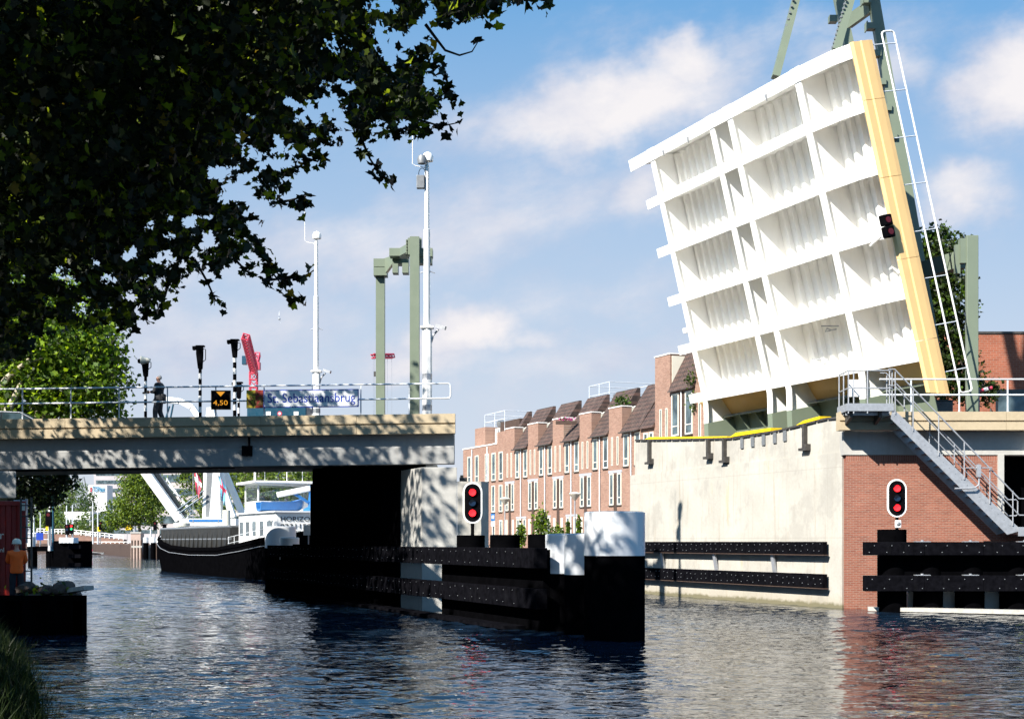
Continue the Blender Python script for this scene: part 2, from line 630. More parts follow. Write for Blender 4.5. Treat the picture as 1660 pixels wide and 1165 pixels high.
M['bark_pale'] = plain('pale_plane_bark', (0.42, 0.36, 0.26), 0.9, var=0.3, scale=2.5, bump=0.3, bscale=12)
M['bark_dark'] = plain('dark_bark', (0.03, 0.025, 0.02), 0.95, var=0.3, scale=2.5)
M['skin'] = plain('skin', (0.52, 0.27, 0.19), 0.55, var=0.06, scale=20)
M['jacket'] = plain('black_jacket_cloth', (0.022, 0.022, 0.026), 0.75, var=0.4, scale=8)
M['trouser'] = plain('grey_brown_trouser_cloth', (0.085, 0.072, 0.072), 0.85, var=0.25, scale=10)
M['hair_grey'] = plain('grey_hair', (0.50, 0.46, 0.42), 0.7, var=0.3, scale=40)
M['navy'] = plain('dark_navy_cloth', (0.012, 0.014, 0.022), 0.85, var=0.3)
M['blue'] = plain('blue_plastic', (0.03, 0.16, 0.42), 0.35, var=0.08)
M['signblue'] = plain('sign_blue', (0.015, 0.05, 0.36), 0.35, var=0.03)
M['signwhite'] = plain('sign_white', (0.74, 0.76, 0.78), 0.35, var=0.03)
M['signyellow'] = plain('sign_dull_yellow', (0.38, 0.30, 0.02), 0.5, var=0.06)
M['signred'] = plain('sign_dull_red', (0.22, 0.02, 0.012), 0.5, var=0.06)
M['amber'] = emit('amber_led', (1.0, 0.42, 0.03), 0.42)
M['purple'] = plain('purple_cloth', (0.30, 0.05, 0.42), 0.7)
M['teal'] = plain('dark_teal_paint', (0.012, 0.06, 0.10), 0.35, var=0.1)
M['rubber'] = plain('rubber', (0.012, 0.012, 0.012), 0.8)
M['carpaint'] = plain('dark_car_paint', (0.015, 0.018, 0.02), 0.2, var=0.1, spec=0.6)


def glassmat(name, col, rough=0.06, spec=0.8):
    m_, t, p = principled(name)
    pos = t.n('ShaderNodeNewGeometry').outputs['Position']
    nz = t.noise(pos, 0.9, 3)
    c = t.mix(t.rng(nz, 0.4, 0.65), col, tuple(min(1, x * 3 + 0.02) for x in col))
    t.put(p.inputs['Base Color'], c)
    p.inputs['Roughness'].default_value = rough
    p.inputs['Specular IOR Level'].default_value = spec
    return m_


M['glass'] = glassmat('window_glass', (0.03, 0.045, 0.05))
M['glass_car'] = glassmat('car_glass', (0.02, 0.035, 0.04), 0.03)


def tilemat():
    m_, t, p = principled('brown_roof_tiles')
    pos = t.n('ShaderNodeNewGeometry').outputs['Position']
    h = t.vm('DOT_PRODUCT', pos, (HA.x, HA.y, 0))
    z = t.sep(pos)[2]
    nd = t.n('ShaderNodeTexBrick')
    t.put(nd.inputs['Vector'], t.comb(h, z, 0.0))
    nd.inputs['Color1'].default_value = (0.115, 0.062, 0.048, 1)
    nd.inputs['Color2'].default_value = (0.075, 0.045, 0.037, 1)
    nd.inputs['Mortar'].default_value = (0.03, 0.02, 0.017, 1)
    nd.inputs['Scale'].default_value = 1.0
    nd.inputs['Brick Width'].default_value = 0.26
    nd.inputs['Row Height'].default_value = 0.31
    nd.inputs['Mortar Size'].default_value = 0.045
    c = t.mix(t.rng(t.noise(pos, 2.0, 5), 0.45, 0.75, 0, 0.5), nd.outputs['Color'], (0.15, 0.105, 0.085))
    t.put(p.inputs['Base Color'], c)
    p.inputs['Roughness'].default_value = 0.8
    b = t.n('ShaderNodeBump')
    b.inputs['Strength'].default_value = 0.8
    b.inputs['Distance'].default_value = 0.05
    t.put(b.inputs['Height'], t.m('SUBTRACT', 1.0, nd.outputs['Fac']))
    t.put(p.inputs['Normal'], b.outputs[0])
    return m_


M['tile'] = tilemat()


def watermat():
    m_, t, p = principled('canal_water')
    pos = t.n('ShaderNodeNewGeometry').outputs['Position']
    p.inputs['Base Color'].default_value = (0.006, 0.016, 0.032, 1)  # a little blue of the sky's reflection is put into the base
    p.inputs['Roughness'].default_value = 0.03
    p.inputs['IOR'].default_value = 1.9
    p.inputs['Specular IOR Level'].default_value = 0.5
    a = t.noise(t.vm('MULTIPLY', pos, (0.55, 1.0, 1.0)), 1.5, 2, 0.5)
    b_ = t.noise(t.vm('MULTIPLY', pos, (0.6, 1.0, 1.0)), 4.6, 2, 0.5)
    gust = t.rng(t.noise(pos, 0.13, 3), 0.35, 0.65, 0.35, 1.0)
    h = t.m('ADD', t.m('MULTIPLY', a, 0.30), t.m('MULTIPLY', b_, 0.30))
    bm = t.n('ShaderNodeBump')
    t.put(bm.inputs['Strength'], t.m('MULTIPLY', gust, 1.0))
    bm.inputs['Distance'].default_value = 0.16
    t.put(bm.inputs['Height'], h)
    t.put(p.inputs['Normal'], bm.outputs[0])
    return m_


M['water'] = watermat()
# ================================================================== SETTING
NIN = Vector((0.929, 0.371, 0))         # square to the canal, towards the right bank


def edge_right(Y):
    return 11.65 - 0.399 * (Y - 50.2)


def edge_left(Y):
    return -10.8 - 0.385 * (Y - 33.0)


b = MB()
b.add([(-900, -60, -.09), (900, -60, -.09), (900, 1500, -.09), (-900, 1500, -.09)], [(0, 1, 2, 3)])
tag(b.build('water', M['water']), kind='structure')


def ripples():
    """the part of the canal near enough for its wavelets to be seen, as real waves"""
    ys = [7.0]
    while ys[-1] < 128:
        ys.append(ys[-1] + max(.05, ys[-1] * .0014))
    ys = np.array(ys)
    nc = 640
    q = np.linspace(-1, 1, nc)
    X = q[None, :] * (ys[:, None] * .46 + 5)
    Y = np.repeat(ys[:, None], nc, 1)
    sp = np.repeat(np.maximum(np.gradient(ys), 2 * (ys * .46 + 5) / nc)[:, None], nc, 1)
    Z = np.zeros_like(X)
    rg = np.random.default_rng(21)
    n = 64
    # wind patches: livelier and calmer water
    pat = .75 + .35 * np.sin(X * .19 + Y * .07 + 1.2) * np.sin(Y * .11 - X * .05) + .25 * np.sin(X * .53 - Y * .31) * np.sin(Y * .23 + .6)
    pat = np.clip(pat, .3, 1.3)
    wx = .5 * np.sin(X * .9 + Y * .6) + .4 * np.sin(Y * 1.3 - X * .7 + 2)
    wy = .5 * np.sin(Y * .8 - X * .5 + 1) + .4 * np.sin(X * 1.1 + Y * .9)
    for i in range(n):
        lam = .15 * (1.7 / .15) ** (i / (n - 1))
        a = math.pi / 2 + rg.normal() * .75
        k = 2 * math.pi / lam
        slope = WAVE * math.sqrt(2.0 / n)
        att = np.clip((lam / sp - 2.0) / 2.0, 0, 1)
        Z += att * slope / k * np.sin(k * (math.cos(a) * (X + .25 * lam * wx) + math.sin(a) * (Y + .25 * lam * wy)) + rg.uniform(0, 6.28))
    Z *= pat
    nr = len(ys)
    me = bpy.data.meshes.new('canal_water')
    co = np.stack([X, Y, Z], 2).reshape(-1, 3).astype(np.float32)
    me.vertices.add(len(co))
    me.vertices.foreach_set('co', co.reshape(-1))
    i0 = (np.arange(nr - 1)[:, None] * nc + np.arange(nc - 1)[None, :]).reshape(-1)
    fc = np.stack([i0, i0 + 1, i0 + nc + 1, i0 + nc], 1).astype(np.int32)
    me.loops.add(fc.size)
    me.loops.foreach_set('vertex_index', fc.reshape(-1))
    me.polygons.add(len(fc))
    me.polygons.foreach_set('loop_start', np.arange(0, fc.size, 4, dtype=np.int32))
    me.polygons.foreach_set('loop_total', np.full(len(fc), 4, dtype=np.int32))
    me.polygons.foreach_set('use_smooth', np.ones(len(fc), dtype=bool))
    me.materials.append(M['water'])
    me.update()
    o = bpy.data.objects.new('canal_water', me)
    COL.objects.link(o)
    tag(o, kind='structure')


WAVE = 0.112
ripples()
b = MB()
b.add([(-2500, -400, -2.5), (2500, -400, -2.5), (2500, 5000, -2.5), (-2500, 5000, -2.5)], [(0, 1, 2, 3)])
tag(b.build('ground', M['earth']), kind='structure')
FARY = 330.0
# right bank with the street in front of the houses
b = MB()
er = [(edge_right(Y) + 0.02, Y, 1.6) for Y in (66.5, 100, 140, 200, FARY)]
b.prism([(er[0][0], 66.5, 1.6)] + er[1:] + [(400, FARY, 1.6), (400, 66.5, 1.6)], (0, 0, -4.0))
tag(b.build('street', M['pave']), kind='structure')
b = MB()
b.prism([(19, 50.6, 1.4), (400, 50.6, 1.4), (400, 66.4, 1.4), (19, 66.4, 1.4)], (0, 0, -3.8))
tag(b.build('right_bank', M['land']), kind='structure')
# left bank beyond the bridge
b = MB()
el = [(edge_left(Y), Y, 1.5) for Y in (FARY, 200, 140, 100, 46.5)]
b.prism(el + [(-400, 46.5, 1.5), (-400, FARY, 1.5)], (0, 0, -4))
tag(b.build('left_bank', M['land']), kind='structure')
b = MB()
b.prism([(-900, FARY, 1.9), (900, FARY, 1.9), (2500, 5000, 1.9), (-2500, 5000, 1.9)], (0, 0, -4.4))
tag(b.build('far_bank', M['pave']), kind='structure')
# grassy near bank the camera stands on
b = MB()
nx, ny = 46, 60
vs, fs = [], []
rr = random.Random(3)
for j in range(ny + 1):
    Y = -6 + 41.9 * j / ny
    ex = 0.75 - 0.352 * Y if Y < 24 else (-7.70 - 0.39 * (Y - 24))
    for i in range(nx + 1):
        q = i / nx
        dx = 30 * q ** 1.6
        z = -0.25 + min(0.95, dx * 0.75) + 0.02 * dx
        z = min(z, 0.93 + 0.012 * dx) + rr.uniform(-.05, .05) * min(1, dx)
        if Y > 31: z = min(z, 0.85)
        vs.append((ex - dx, Y, z))
for j in range(ny):
    for i in range(nx):
        a = j * (nx + 1) + i
        fs.append((a, a + nx + 1, a + nx + 2, a + 1))
b.add(vs, fs)
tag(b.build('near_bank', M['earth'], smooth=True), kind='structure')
b = MB()
b.prism([(-10.95, 36.1, 0.80), (-15.25, 47.2, 0.80), (-60, 47.2, 0.80), (-60, 36.1, 0.80)], (0, 0, -3))
tag(b.build('construction_ground', M['earth']), kind='structure')

# ================================================================== LEFT BRIDGE
XE = -1.955
SLOPE = 0.0128


def zt(x):
    return 6.77 + (x - XE) * SLOPE


BACK = 16.6
left_bridge = thing('road_bridge', (XE, 49, 6.7), 'fixed left bridge span with a sand coloured edge and grey beam in leaf shade', 'bridge')
joints = [XE, -5.36, -8.65, -12.0, -15.4, -18.75, -22.1, -25.5, -34.0]
for i in range(len(joints) - 1):
    x1, x0 = joints[i] - 0.006, joints[i + 1] + 0.006
    b = MB()
    pr = [(48.99, 0), (48.99, -.31), (49.05, -.325), (49.05, -.365), (49.0, -.38), (49.0, -.675), (49.33, -.675), (49.33, 0)]
    vs = []
    for x in (x0, x1):
        vs += [(x, y, zt(x) + z) for y, z in pr]
    n = len(pr)
    fs = [tuple(range(n)), tuple(range(2 * n - 1, n - 1, -1))]
    fs += [(k, n + k, n + (k + 1) % n, (k + 1) % n) for k in range(n)]
    b.add(vs, fs)
    b.build('fascia_panel', M['sand'], left_bridge)
b = MB()
x0, x1 = -34.0, XE - 0.06
sec = [(49.36, -0.60), (49.36, -1.10), (49.345, -1.13), (49.345, -1.70), (50.0, -1.70), (50.1, -1.2), (50.1, -0.60)]
vs = []
for x in (x0, x1):
    vs += [(x, y, zt(x) + z) for y, z in sec]
n = len(sec)
b.add(vs, [tuple(range(n)), tuple(range(2 * n - 1, n - 1, -1))] + [(k, n + k, n + (k + 1) % n, (k + 1) % n) for k in range(n)])
b.build('edge_girder', M['conc_grey'], left_bridge)
b = MB()
cv = CDIR * BACK
for (za, zb, y0_, mi) in ((-1.22, -0.16, 50.12, 0),):
    p = [(-34.0, y0_, zt(-34) + za), (XE - .1, y0_, zt(XE) + za), (XE - .1, y0_, zt(XE) + zb), (-34.0, y0_, zt(-34) + zb)]
    b.prism(p, cv * ((BACK - 1.2) / BACK), mi)
b.build('deck_slab', M['conc_grey'], left_bridge)
b = MB()
p = [(-34, 49.34, zt(-34) - .15), (XE - .02, 49.34, zt(XE) - .15), (XE - .02, 49.34, zt(XE) - .02), (-34, 49.34, zt(-34) - .02)]
b.prism(p, cv * .99)
b.build('road_surface', M['asphalt'], left_bridge)
for k in range(4):
    b = MB()
    o_ = 50.8 + k * 1.0
    b.tube((-33, o_, zt(-33) - 1.36 - .05 * (k % 2)), (-9.3 - .4 * k, o_, zt(-9.3) - 1.36 - .05 * (k % 2)), 0.13 + .03 * (k % 2), 10)
    b.build('service_pipe', M['wood_dark'], left_bridge, smooth=True)
# railing
b = MB()
ry = 49.12
xr = -2.12
for h in (1.05, 0.54):
    pts = [(x, ry, zt(x) + h) for x in (-34, -20, -10, xr - .12)]
    b.path(pts, 0.030, 8)
top, low = Vector((xr - .12, ry, zt(xr) + 1.05)), Vector((xr - .12, ry, zt(xr) + .54))
b.path(arc(top, top + Vector((.12, 0, -.12)), top + Vector((.12, 0, 0)), 4) + arc(low + Vector((.12, 0, .12)), low, low + Vector((.12, 0, 0)), 4), 0.030, 8)
rail = b.build('railing', M['rail'], left_bridge, smooth=True)
b = MB()
b.box(-.022, .022, -.008, .008, 0.0, 1.04)
b.box(-.06, .06, -.05, .05, 0.0, 0.02)
post0 = None
xs = [-3.55 - 1.67 * k for k in range(18)]
for k, x in enumerate(xs):
    if post0 is None:
        post0 = b.build('railing_post', M['rail'], rail, local=True)
        o = post0
    else:
        o = post0.copy()
        COL.objects.link(o)
        o.parent = rail
    o.location = Vector((x, ry, zt(x) - .02)) - WL[rail.name]
# little junction box on the girder
b = MB()
b.box(-9.35, -9.0, 49.2, 49.36, zt(-9) - 1.35, zt(-9) - 1.0)
b.tube((-9.1, 49.25, zt(-9) - 1.0), (-9.1, 49.25, zt(-9) - .7), .04)
b.build('lamp_housing', M['black'], left_bridge)

# left abutment under the span
ab = thing('bridge_abutment', (-18, 49.5, 0.8), 'grey concrete abutment block carrying the left end of the bridge', 'abutment')
b = MB()
b.prism([(-36, 48.9, 3.85), (-17.05, 48.9, 3.85), (-17.05, 48.9, 4.78), (-36, 48.9, 4.78)], CDIR * 16)
b.build('bearing_ledge', M['conc_grey'], ab, bevel=.03)
b = MB()
b.prism([(-36, 49.6, -1.5), (-17.6, 49.6, -1.5), (-17.6, 49.6, 3.848), (-36, 49.6, 3.848)], CDIR * 15)
b.build('stem_wall', M['conc_grey'], ab)
for k in range(3):
    b = MB()
    b.box(-18.0 - 1.6 * k, -17.5 - 1.6 * k, 49.5 + k * 4, 50.0 + k * 4, 4.781, 4.98)
    b.build('bearing_pad', M['conc_plain'], ab)

# pier under the right end of the left span
YP = 48.3
SP_ = SCL(YP)


def pp(px, py, Y=YP):
    q = P(px, py, Y)
    return (q.x, q.y, q.z)


pier = thing('bridge_pier', P(700, 990, YP), 'tapering concrete pier under the right end of the fixed span, leaf shade on its face', 'bridge pier')
b = MB()
zb = -1.6
poly = [pp(684, 757), pp(741, 757), (pp(741, 0)[0], YP, zb), (pp(684, 0)[0], YP, zb)]
b.prism(poly, CDIR * 15.6)
b.build('pier_wall', M['conc_plain'], pier, bevel=.02)
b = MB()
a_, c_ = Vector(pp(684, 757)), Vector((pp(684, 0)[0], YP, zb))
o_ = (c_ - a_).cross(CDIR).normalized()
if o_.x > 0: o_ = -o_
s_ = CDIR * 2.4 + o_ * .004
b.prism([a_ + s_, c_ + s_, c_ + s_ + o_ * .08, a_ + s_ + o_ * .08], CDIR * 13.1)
b.build('shade_panel', M['tar2'], pier)  # black sheet stands for the deck's shade on the concrete side wall
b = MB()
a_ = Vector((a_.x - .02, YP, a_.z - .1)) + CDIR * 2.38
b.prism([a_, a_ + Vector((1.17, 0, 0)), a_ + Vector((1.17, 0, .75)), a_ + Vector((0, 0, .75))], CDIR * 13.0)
b.build('pier_head', M['tar2'], pier)  # concrete head coloured black, the shade under the deck put into it
b = MB()
xa, xb_ = pp(741, 0)[0] + .003, pp(780, 0)[0]
za = pp(0, 780)[2]
pl = [(xa, YP - .0, za), (xb_, YP, za), (xb_ + .25, YP + .32, za), (xb_ + .1, YP + 2.4, za), (xa, YP + 2.4, za)]
b.prism(pl, (0, 0, zb - za))
b.build('pier_shoulder', M['conc'], pier)
b = MB()
b.box(pp(687, 0)[0], pp(705, 0)[0], YP + 1.2, YP + 1.7, pp(0, 757)[2], pp(0, 753)[2] + .06)
b.build('bearing_pad', M['conc_plain'], pier)
b = MB()
b.box(pp(744, 0)[0], pp(756, 0)[0], YP + .5, YP + .9, za, za + .16)
b.box(pp(745, 0)[0], pp(750, 0)[0], YP + .6, YP + .8, za + .16, za + .24)
b.build('cable_box', M['steel_dark'], pier)

# ================================================================== GUIDE FENDER on the left of the opening


def G(Y, off=0.0, z=0.0):
    return Vector((2.48 - 0.399 * (Y - 34.4), Y, z)) + NIN * off


def dolphin(name, c, r, ztop, zwhite, label, cat, group, white):
    t = thing(name, (c.x, c.y, 0), label, cat, group)
    b = MB()
    b.lathe((c.x, c.y, 0), [(r, -2.2), (r, zwhite)], 40)
    b.build('pile_shaft', M['tar2'], t, smooth=True)
    b = MB()
    b.lathe((c.x, c.y, 0), [(r + .004, zwhite), (r + .004, ztop - .012), (r - .03, ztop)], 40)
    b.build('white_band', M['whitestain'] if white else M['tar2'], t, smooth=True)
    b = MB()
    b.lathe((c.x, c.y, 0), [(r - .03, ztop - .001), (r - .05, ztop + .012), (0.02, ztop + .03)], 40)
    b.build('cap_plate', M['galv_dark'], t, smooth=True)
    return t


cN = Vector((2.48, 34.4, 0))
dolphin('mooring_dolphin', cN, .735, 3.07, 2.02, 'largest black steel mooring post with a broad white top, in front of the concrete wall', 'mooring post', 'steel mooring posts', True)
cF = G(68.6)
dolphin('mooring_dolphin', cF, .735, 3.09, 2.06, 'broad white topped mooring post beside the barge, behind the far beam end', 'mooring post', 'steel mooring posts', True)
for (c, lab) in ((G(36.25, .05), 'narrow white topped post tucked directly behind the largest mooring post'),
                 (G(37.55, .12), 'narrow white topped post at the near end of the black fender beams'),
                 (G(66.6, -.05), 'narrow white topped post at the far end of the black beams beside the barge')):
    dolphin('mooring_post', c, .45, 2.55, 1.52, lab, 'mooring post', 'narrow white topped posts', True)

fender = thing('guide_fender', G(50), 'long black guide fender of two beams on piles running past the pier', 'fender')
for (zc, h) in ((1.93, .53), (.87, .52)):
    b = MB()
    Ys = [37.0, 42.6, 48.2, 53.2, 58.2, 63.2, 67.6]
    for k in range(len(Ys) - 1):
        b.beam(G(Ys[k] + .006, -.72, zc), G(Ys[k + 1] - .006, -.72, zc), .32, h)
    o = b.build('fender_beam', M['tar'], fender, bevel=.012)
    b = MB()
    for k in range(48):
        Y = 38.5 + k * .6
        for dz in (-.15, .15):
            p = G(Y + random.uniform(-.12, .12), -.87, zc + dz + random.uniform(-.03, .05))
            b.tube(p, p - NIN * .025, .013, 6)
    tag(b.build('bolt_head', M['galv_dark'], o), kind='stuff')
for Y in (38.9, 41.6, 44.3, 64.4):
    b = MB()
    c = G(Y, .2 if Y < 46 else 0)
    top = 2.56 if Y < 45 else 2.25
    b.lathe((c.x, c.y, 0), [(.44, -2.2), (.44, top - .01), (.40, top)], 28)
    b.build('pile', M['tar2'], fender, smooth=True)
b = MB()
b.prism([G(37.4, -.5, -2), G(45.0, -.5, -2), G(45.0, -.3, -2), G(37.4, -.3, -2)], (0, 0, 4.15))
b.build('backing_or_shade_panel', M['tar2'], fender)
b = MB()
b.prism([G(51.5, -.5, -2), G(67, -.5, -2), G(67, -.32, -2), G(51.5, -.32, -2)], (0, 0, 4.1))
b.build('backing_or_shade_panel', M['tar2'], fender)
b = MB()
b.prism([G(38.3, -1.2, .02), G(67, -1.2, .02), G(67, -.6, .02), G(38.3, -.6, .02)], (0, 0, .09))
b.build('floating_plank', M['tar'], fender)
# white notice board at the far end
nb = thing('notice_board', P(500, 885, 66), 'small white notice board on a thin post beside the far beam end', 'sign')
b = MB()
q = P(500, 859, 66)
b.cbox(q, .46, .03, .46)
b.build('board', M['white'], nb)
b = MB()
b.tube(P(500, 886, 66.06), P(500, 852, 66.06), .03)
b.build('post', M['galv'], nb)

# ================================================================== SHIPPING LIGHTS


def ship_light(Y, pxc, ytop, ybot, label, hornbox, ytubebot):
    t = thing('shipping_signal', P(pxc, ytubebot, Y), label, 'signal light', 'black shipping signals with two red lamps')
    s = SCL(Y)
    c = P(pxc, (ytop + ybot) / 2, Y)
    hh = (ybot - ytop) / s / 2
    r = 15.8 / s * (0.62 / .62)
    def cap(rad, half, y):
        pts = []
        for k in range(13):
            a = math.pi * k / 12
            pts.append((c.x + rad * math.cos(a), y, c.z + half - rad + rad * math.sin(a)))
        for k in range(13):
            a = math.pi + math.pi * k / 12
            pts.append((c.x + rad * math.cos(a), y, c.z - half + rad + rad * math.sin(a)))
        return pts
    b = MB()
    b.prism(cap(r, hh, Y), (0, .05, 0))
    b.build('white_border', M['white'], t)
    b = MB()
    b.prism(cap(r - .055, hh - .055, Y - .012), (0, .01, 0))
    b.build('black_board', M['black'], t)
    b = MB()
    b.prism(cap(r - .1, hh - .1, Y + .051), (0, .18, 0))
    b.build('housing', M['black'], t)
    for k, mm in ((1, M['red_on']), (0, M['blue_off']), (-1, M['red_on'])):
        b = MB()
        zc = c.z + k * hh * .50
        ring = [(c.x + .107 * math.cos(a), Y - .075, zc + .107 * math.sin(a)) for a in [2 * math.pi * j / 24 for j in range(24)]]
        b.prism(ring, (0, .06, 0))
        b.build('lamp', mm, t)
        b = MB()
        vs, fs = [], []
        for j in range(15):
            a = math.radians(15 + 150 * j / 14)
            for (rad, y) in ((.118, Y - .02), (.13, Y - .02), (.118, Y - .15), (.13, Y - .15)):
                vs.append((c.x + rad * math.cos(a), y, zc + rad * math.sin(a)))
        for j in range(14):
            q = j * 4
            fs += [(q, q + 4, q + 6, q + 2), (q + 1, q + 3, q + 7, q + 5), (q + 2, q + 6, q + 7, q + 3), (q, q + 1, q + 5, q + 4)]
        fs += [(0, 2, 3, 1), (56, 57, 59, 58)]
        b.add(vs, fs)
        b.build('visor', M['black'], t)
    b = MB()
    b.tube(P(pxc, ybot - 3, Y + .08), P(pxc, ytubebot, Y + .08), .055, 12)
    b.build('post', M['black'], t, smooth=True)
    if hornbox:
        q = P(pxc + 1.5, 849, Y)
        b = MB()
        b.cbox((q.x, Y - .02, q.z), .20, .12, .26)
        o = b.build('loudspeaker', M['white'], t, bevel=.03)
        b = MB()
        b.lathe((0, 0, 0), [(.075, 0), (.03, .03)], 16)
        for i, v_ in enumerate(b.v):
            b.v[i] = (q.x + v_[0], Y - .082 - v_[2], q.z + v_[1])
        b.build('speaker_cone', M['galv_dark'], o)
    return t


YS1 = 44.3 * 1.0
c1 = G(44.3, .2)
ship_light(c1.y, 766, 781, 848, 'shipping signal showing two red lamps on a black pile before the concrete pier', False, 868)
ship_light(47.6, 1454, 776, 838, 'shipping signal showing two red lamps in front of the red brick wall, loudspeaker below', True, 860)

# ================================================================== RIGHT QUAY AND ABUTMENT
W0 = Vector((11.65, 50.2, 0))


def W(h, z, out=0.0):
    return W0 + CDIR * h - NIN * out + Vector((0, 0, z))


quay = thing('concrete_abutment', W(8, 0), 'tall pale concrete abutment wall beside the bridge opening with black fender strips', 'wall')
b = MB()
b.prism([W(0, -2), W(16.7, -2), W(16.7, 5.42), W(0, 5.52)], NIN * 2.2)
b.build('lower_wall', M['conc'], quay)
b = MB()
topz = [(0, 6.70), (1.0, 6.74), (3.0, 6.60), (4.6, 6.52), (7.4, 6.47), (12, 6.72), (16.3, 6.98)]
b.prism([W(0, 5.522, -.05), W(16.3, 5.422, -.05)] + [W(h, z, -.05) for h, z in topz[::-1]], NIN * .55)
b.build('upper_wall', M['conc'], quay)


def topat(h):
    for (a, za_), (c, zc_) in zip(topz[:-1], topz[1:]):
        if a <= h <= c:
            return za_ + (zc_ - za_) * (h - a) / (c - a)
    return 6.7


b = MB()
rr = random.Random(5)
h = 0.3
while h < 16:
    L = rr.uniform(.35, .8)
    z = topat(h)
    b.prism([W(h, z + .002, .02), W(h + L * .9, topat(min(16.3, h + L * .9)) + .002, .02), W(h + L * .9, topat(min(16.3, h + L * .9)) + .06 + .02 * rr.random(), .02), W(h, z + .07, .02)], NIN * .35)
    h += L
b.build('edge_strip', M['steel_dark'], quay)
for (hh_, zdrop) in ((14.7, .95), (9.4, .7), (8.1, .85), (2.3, .85)):
    b = MB()
    z = topat(hh_)
    b.prism([W(hh_ - .07, z - zdrop, .11), W(hh_ + .07, z - zdrop, .11), W(hh_ + .07, z + .02, .11), W(hh_ - .07, z + .02, .11)], NIN * .155)
    b.prism([W(hh_ - .28, z - zdrop - .1, .18), W(hh_ + .2, z - zdrop - .1, .18), W(hh_ + .2, z - zdrop, .18), W(hh_ - .28, z - zdrop, .18)], NIN * .22)
    b.prism([W(hh_ - .28, z - zdrop, .18), W(hh_ - .18, z - zdrop, .18), W(hh_ - .18, z - zdrop + .14, .18), W(hh_ - .28, z - zdrop + .14, .18)], NIN * .22)
    b.build('steel_bracket', M['steel_dark'], quay)
for hh_ in (3.6, 4.3, 5.1, 5.9, 6.7):
    b = MB()
    z = topat(hh_)
    b.prism([W(hh_, z - .42, .0), W(hh_ + .22, z - .42, .0), W(hh_ + .22, z + .001, .0), W(hh_, z + .001, .0)], NIN * .04)
    b.build('edge_block', M['galv_dark'], quay)
for (h0, h1, zz, up) in ((7.9, 15.2, .07, .07), (4.6, 7.7, .08, .15), (1.35, 2.9, .07, .14)):
    b = MB()
    b.prism([W(h0, topat(h0) + zz, .03), W(h1, topat(min(h1, 16)) + zz, .03), W(h1 - .5, topat(min(h1, 16)) + zz + up, .03), W(h0, topat(h0) + zz + up * .8, .03)], NIN * .5)
    b.build('yellow_plate', M['yellow'], quay)
for (z1, z0) in ((2.36, 1.90), (1.20, .70)):
    b = MB()
    hs = [.75, 4.6, 8.6, 12.6, 16.4]
    for k in range(4):
        b.prism([W(hs[k] + .004, z0, .3), W(hs[k + 1] - .004, z0, .3), W(hs[k + 1] - .004, z1, .3), W(hs[k] + .004, z1, .3)], NIN * .2)
    o = b.build('fender_strip', M['tar'], quay, bevel=.012)
    b = MB()
    b.prism([W(.7, z0 - .035, .29), W(16.4, z0 - .035, .29), W(16.4, z0 - .002, .29), W(.7, z0 - .002, .29)], NIN * .21)
    b.build('backing_rail', M['wood_dark'], o)
    b = MB()
    for k in range(38):
        hh_ = .9 + k * .41
        for dz in (.12, .34):
            p = W(hh_ + random.uniform(-.1, .1), z0 + dz + random.uniform(-.03, .06), .3)
            b.tube(p + NIN * .005, p - NIN * .02, .017, 6)
    tag(b.build('bolt_head', M['galv_dark'], o), kind='stuff')
for hh_ in (4.2, 8.6, 13.2):
    b = MB()
    b.prism([W(hh_, 1.18, .08), W(hh_ + .2, 1.18, .08), W(hh_ + .2, 1.88, .2), W(hh_, 1.88, .2)], NIN * .075)
    b.build('support_bracket', M['galv'], quay)
tag(quay, None)

abut = thing('brick_abutment', (14, 49.9, 0), 'red brick front of the right bridge abutment under a pale concrete band', 'wall')
b = MB()
b.box(11.72, 17.03, 49.9, 50.35, -2, 5.40)
b.build('brick_wall', M['brick_front'], abut)
b = MB()
b.box(17.03, 34, 49.92, 50.37, -2, 2.72)
b.build('brick_base', M['brick_front'], abut)
b = MB()
b.box(17.03, 17.24, 49.82, 50.8, 2.722, 5.40)
b.build('door_jamb', M['conc_plain'], abut)
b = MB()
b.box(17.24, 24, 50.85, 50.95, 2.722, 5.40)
b.build('doorway_shade_sheet', M['tar2'], abut)  # black sheet stands for the unlit interior behind the opening
b = MB()
b.prism([(11.62, 49.86, 5.402), (34, 49.86, 5.402), (34, 49.86, 6.22), (11.62, 49.86, 6.22)], (0, 1.2, 0))
b.build('concrete_band', M['conc_plain'], abut)
b = MB()
b.box(18.0, 18.8, 49.55, 49.85, 5.43, 5.52)
b.build('door_lamp', M['white'], abut)
jx = [11.35, 17.12 - 2.25, 17.12 + 1.1, 22, 26, 34]
jx = [11.35, 13.3, 17.12, 20.6, 24, 34]
for i in range(len(jx) - 1):
    b = MB()
    pr = [(49.25, 6.86), (49.25, 6.56), (49.31, 6.545), (49.31, 6.51), (49.26, 6.495), (49.26, 6.225), (49.82, 6.225), (49.82, 6.86)]
    vs = []
    for x in (jx[i] + .005, jx[i + 1] - .005):
        vs += [(x, y, z) for y, z in pr]
    n = len(pr)
    b.add(vs, [tuple(range(n)), tuple(range(2 * n - 1, n - 1, -1))] + [(k, n + k, n + (k + 1) % n, (k + 1) % n) for k in range(n)])
    b.build('fascia_panel', M['sand'], abut)
b = MB()
b.prism([(13.9, 49.83, 6.70), (34, 49.83, 6.70), (34, 66.5, 6.70), (7.3, 66.5, 6.70)], (0, 0, -.45))
b.build('road_surface', M['asphalt'], abut)
b = MB()
b.prism([(14.2, 51.1, 6.22), (34, 51.1, 6.22), (34, 66.3, 6.22), (8.0, 66.3, 6.22)], (0, 0, -7.5))
b.build('abutment_core', M['conc_grey'], abut)
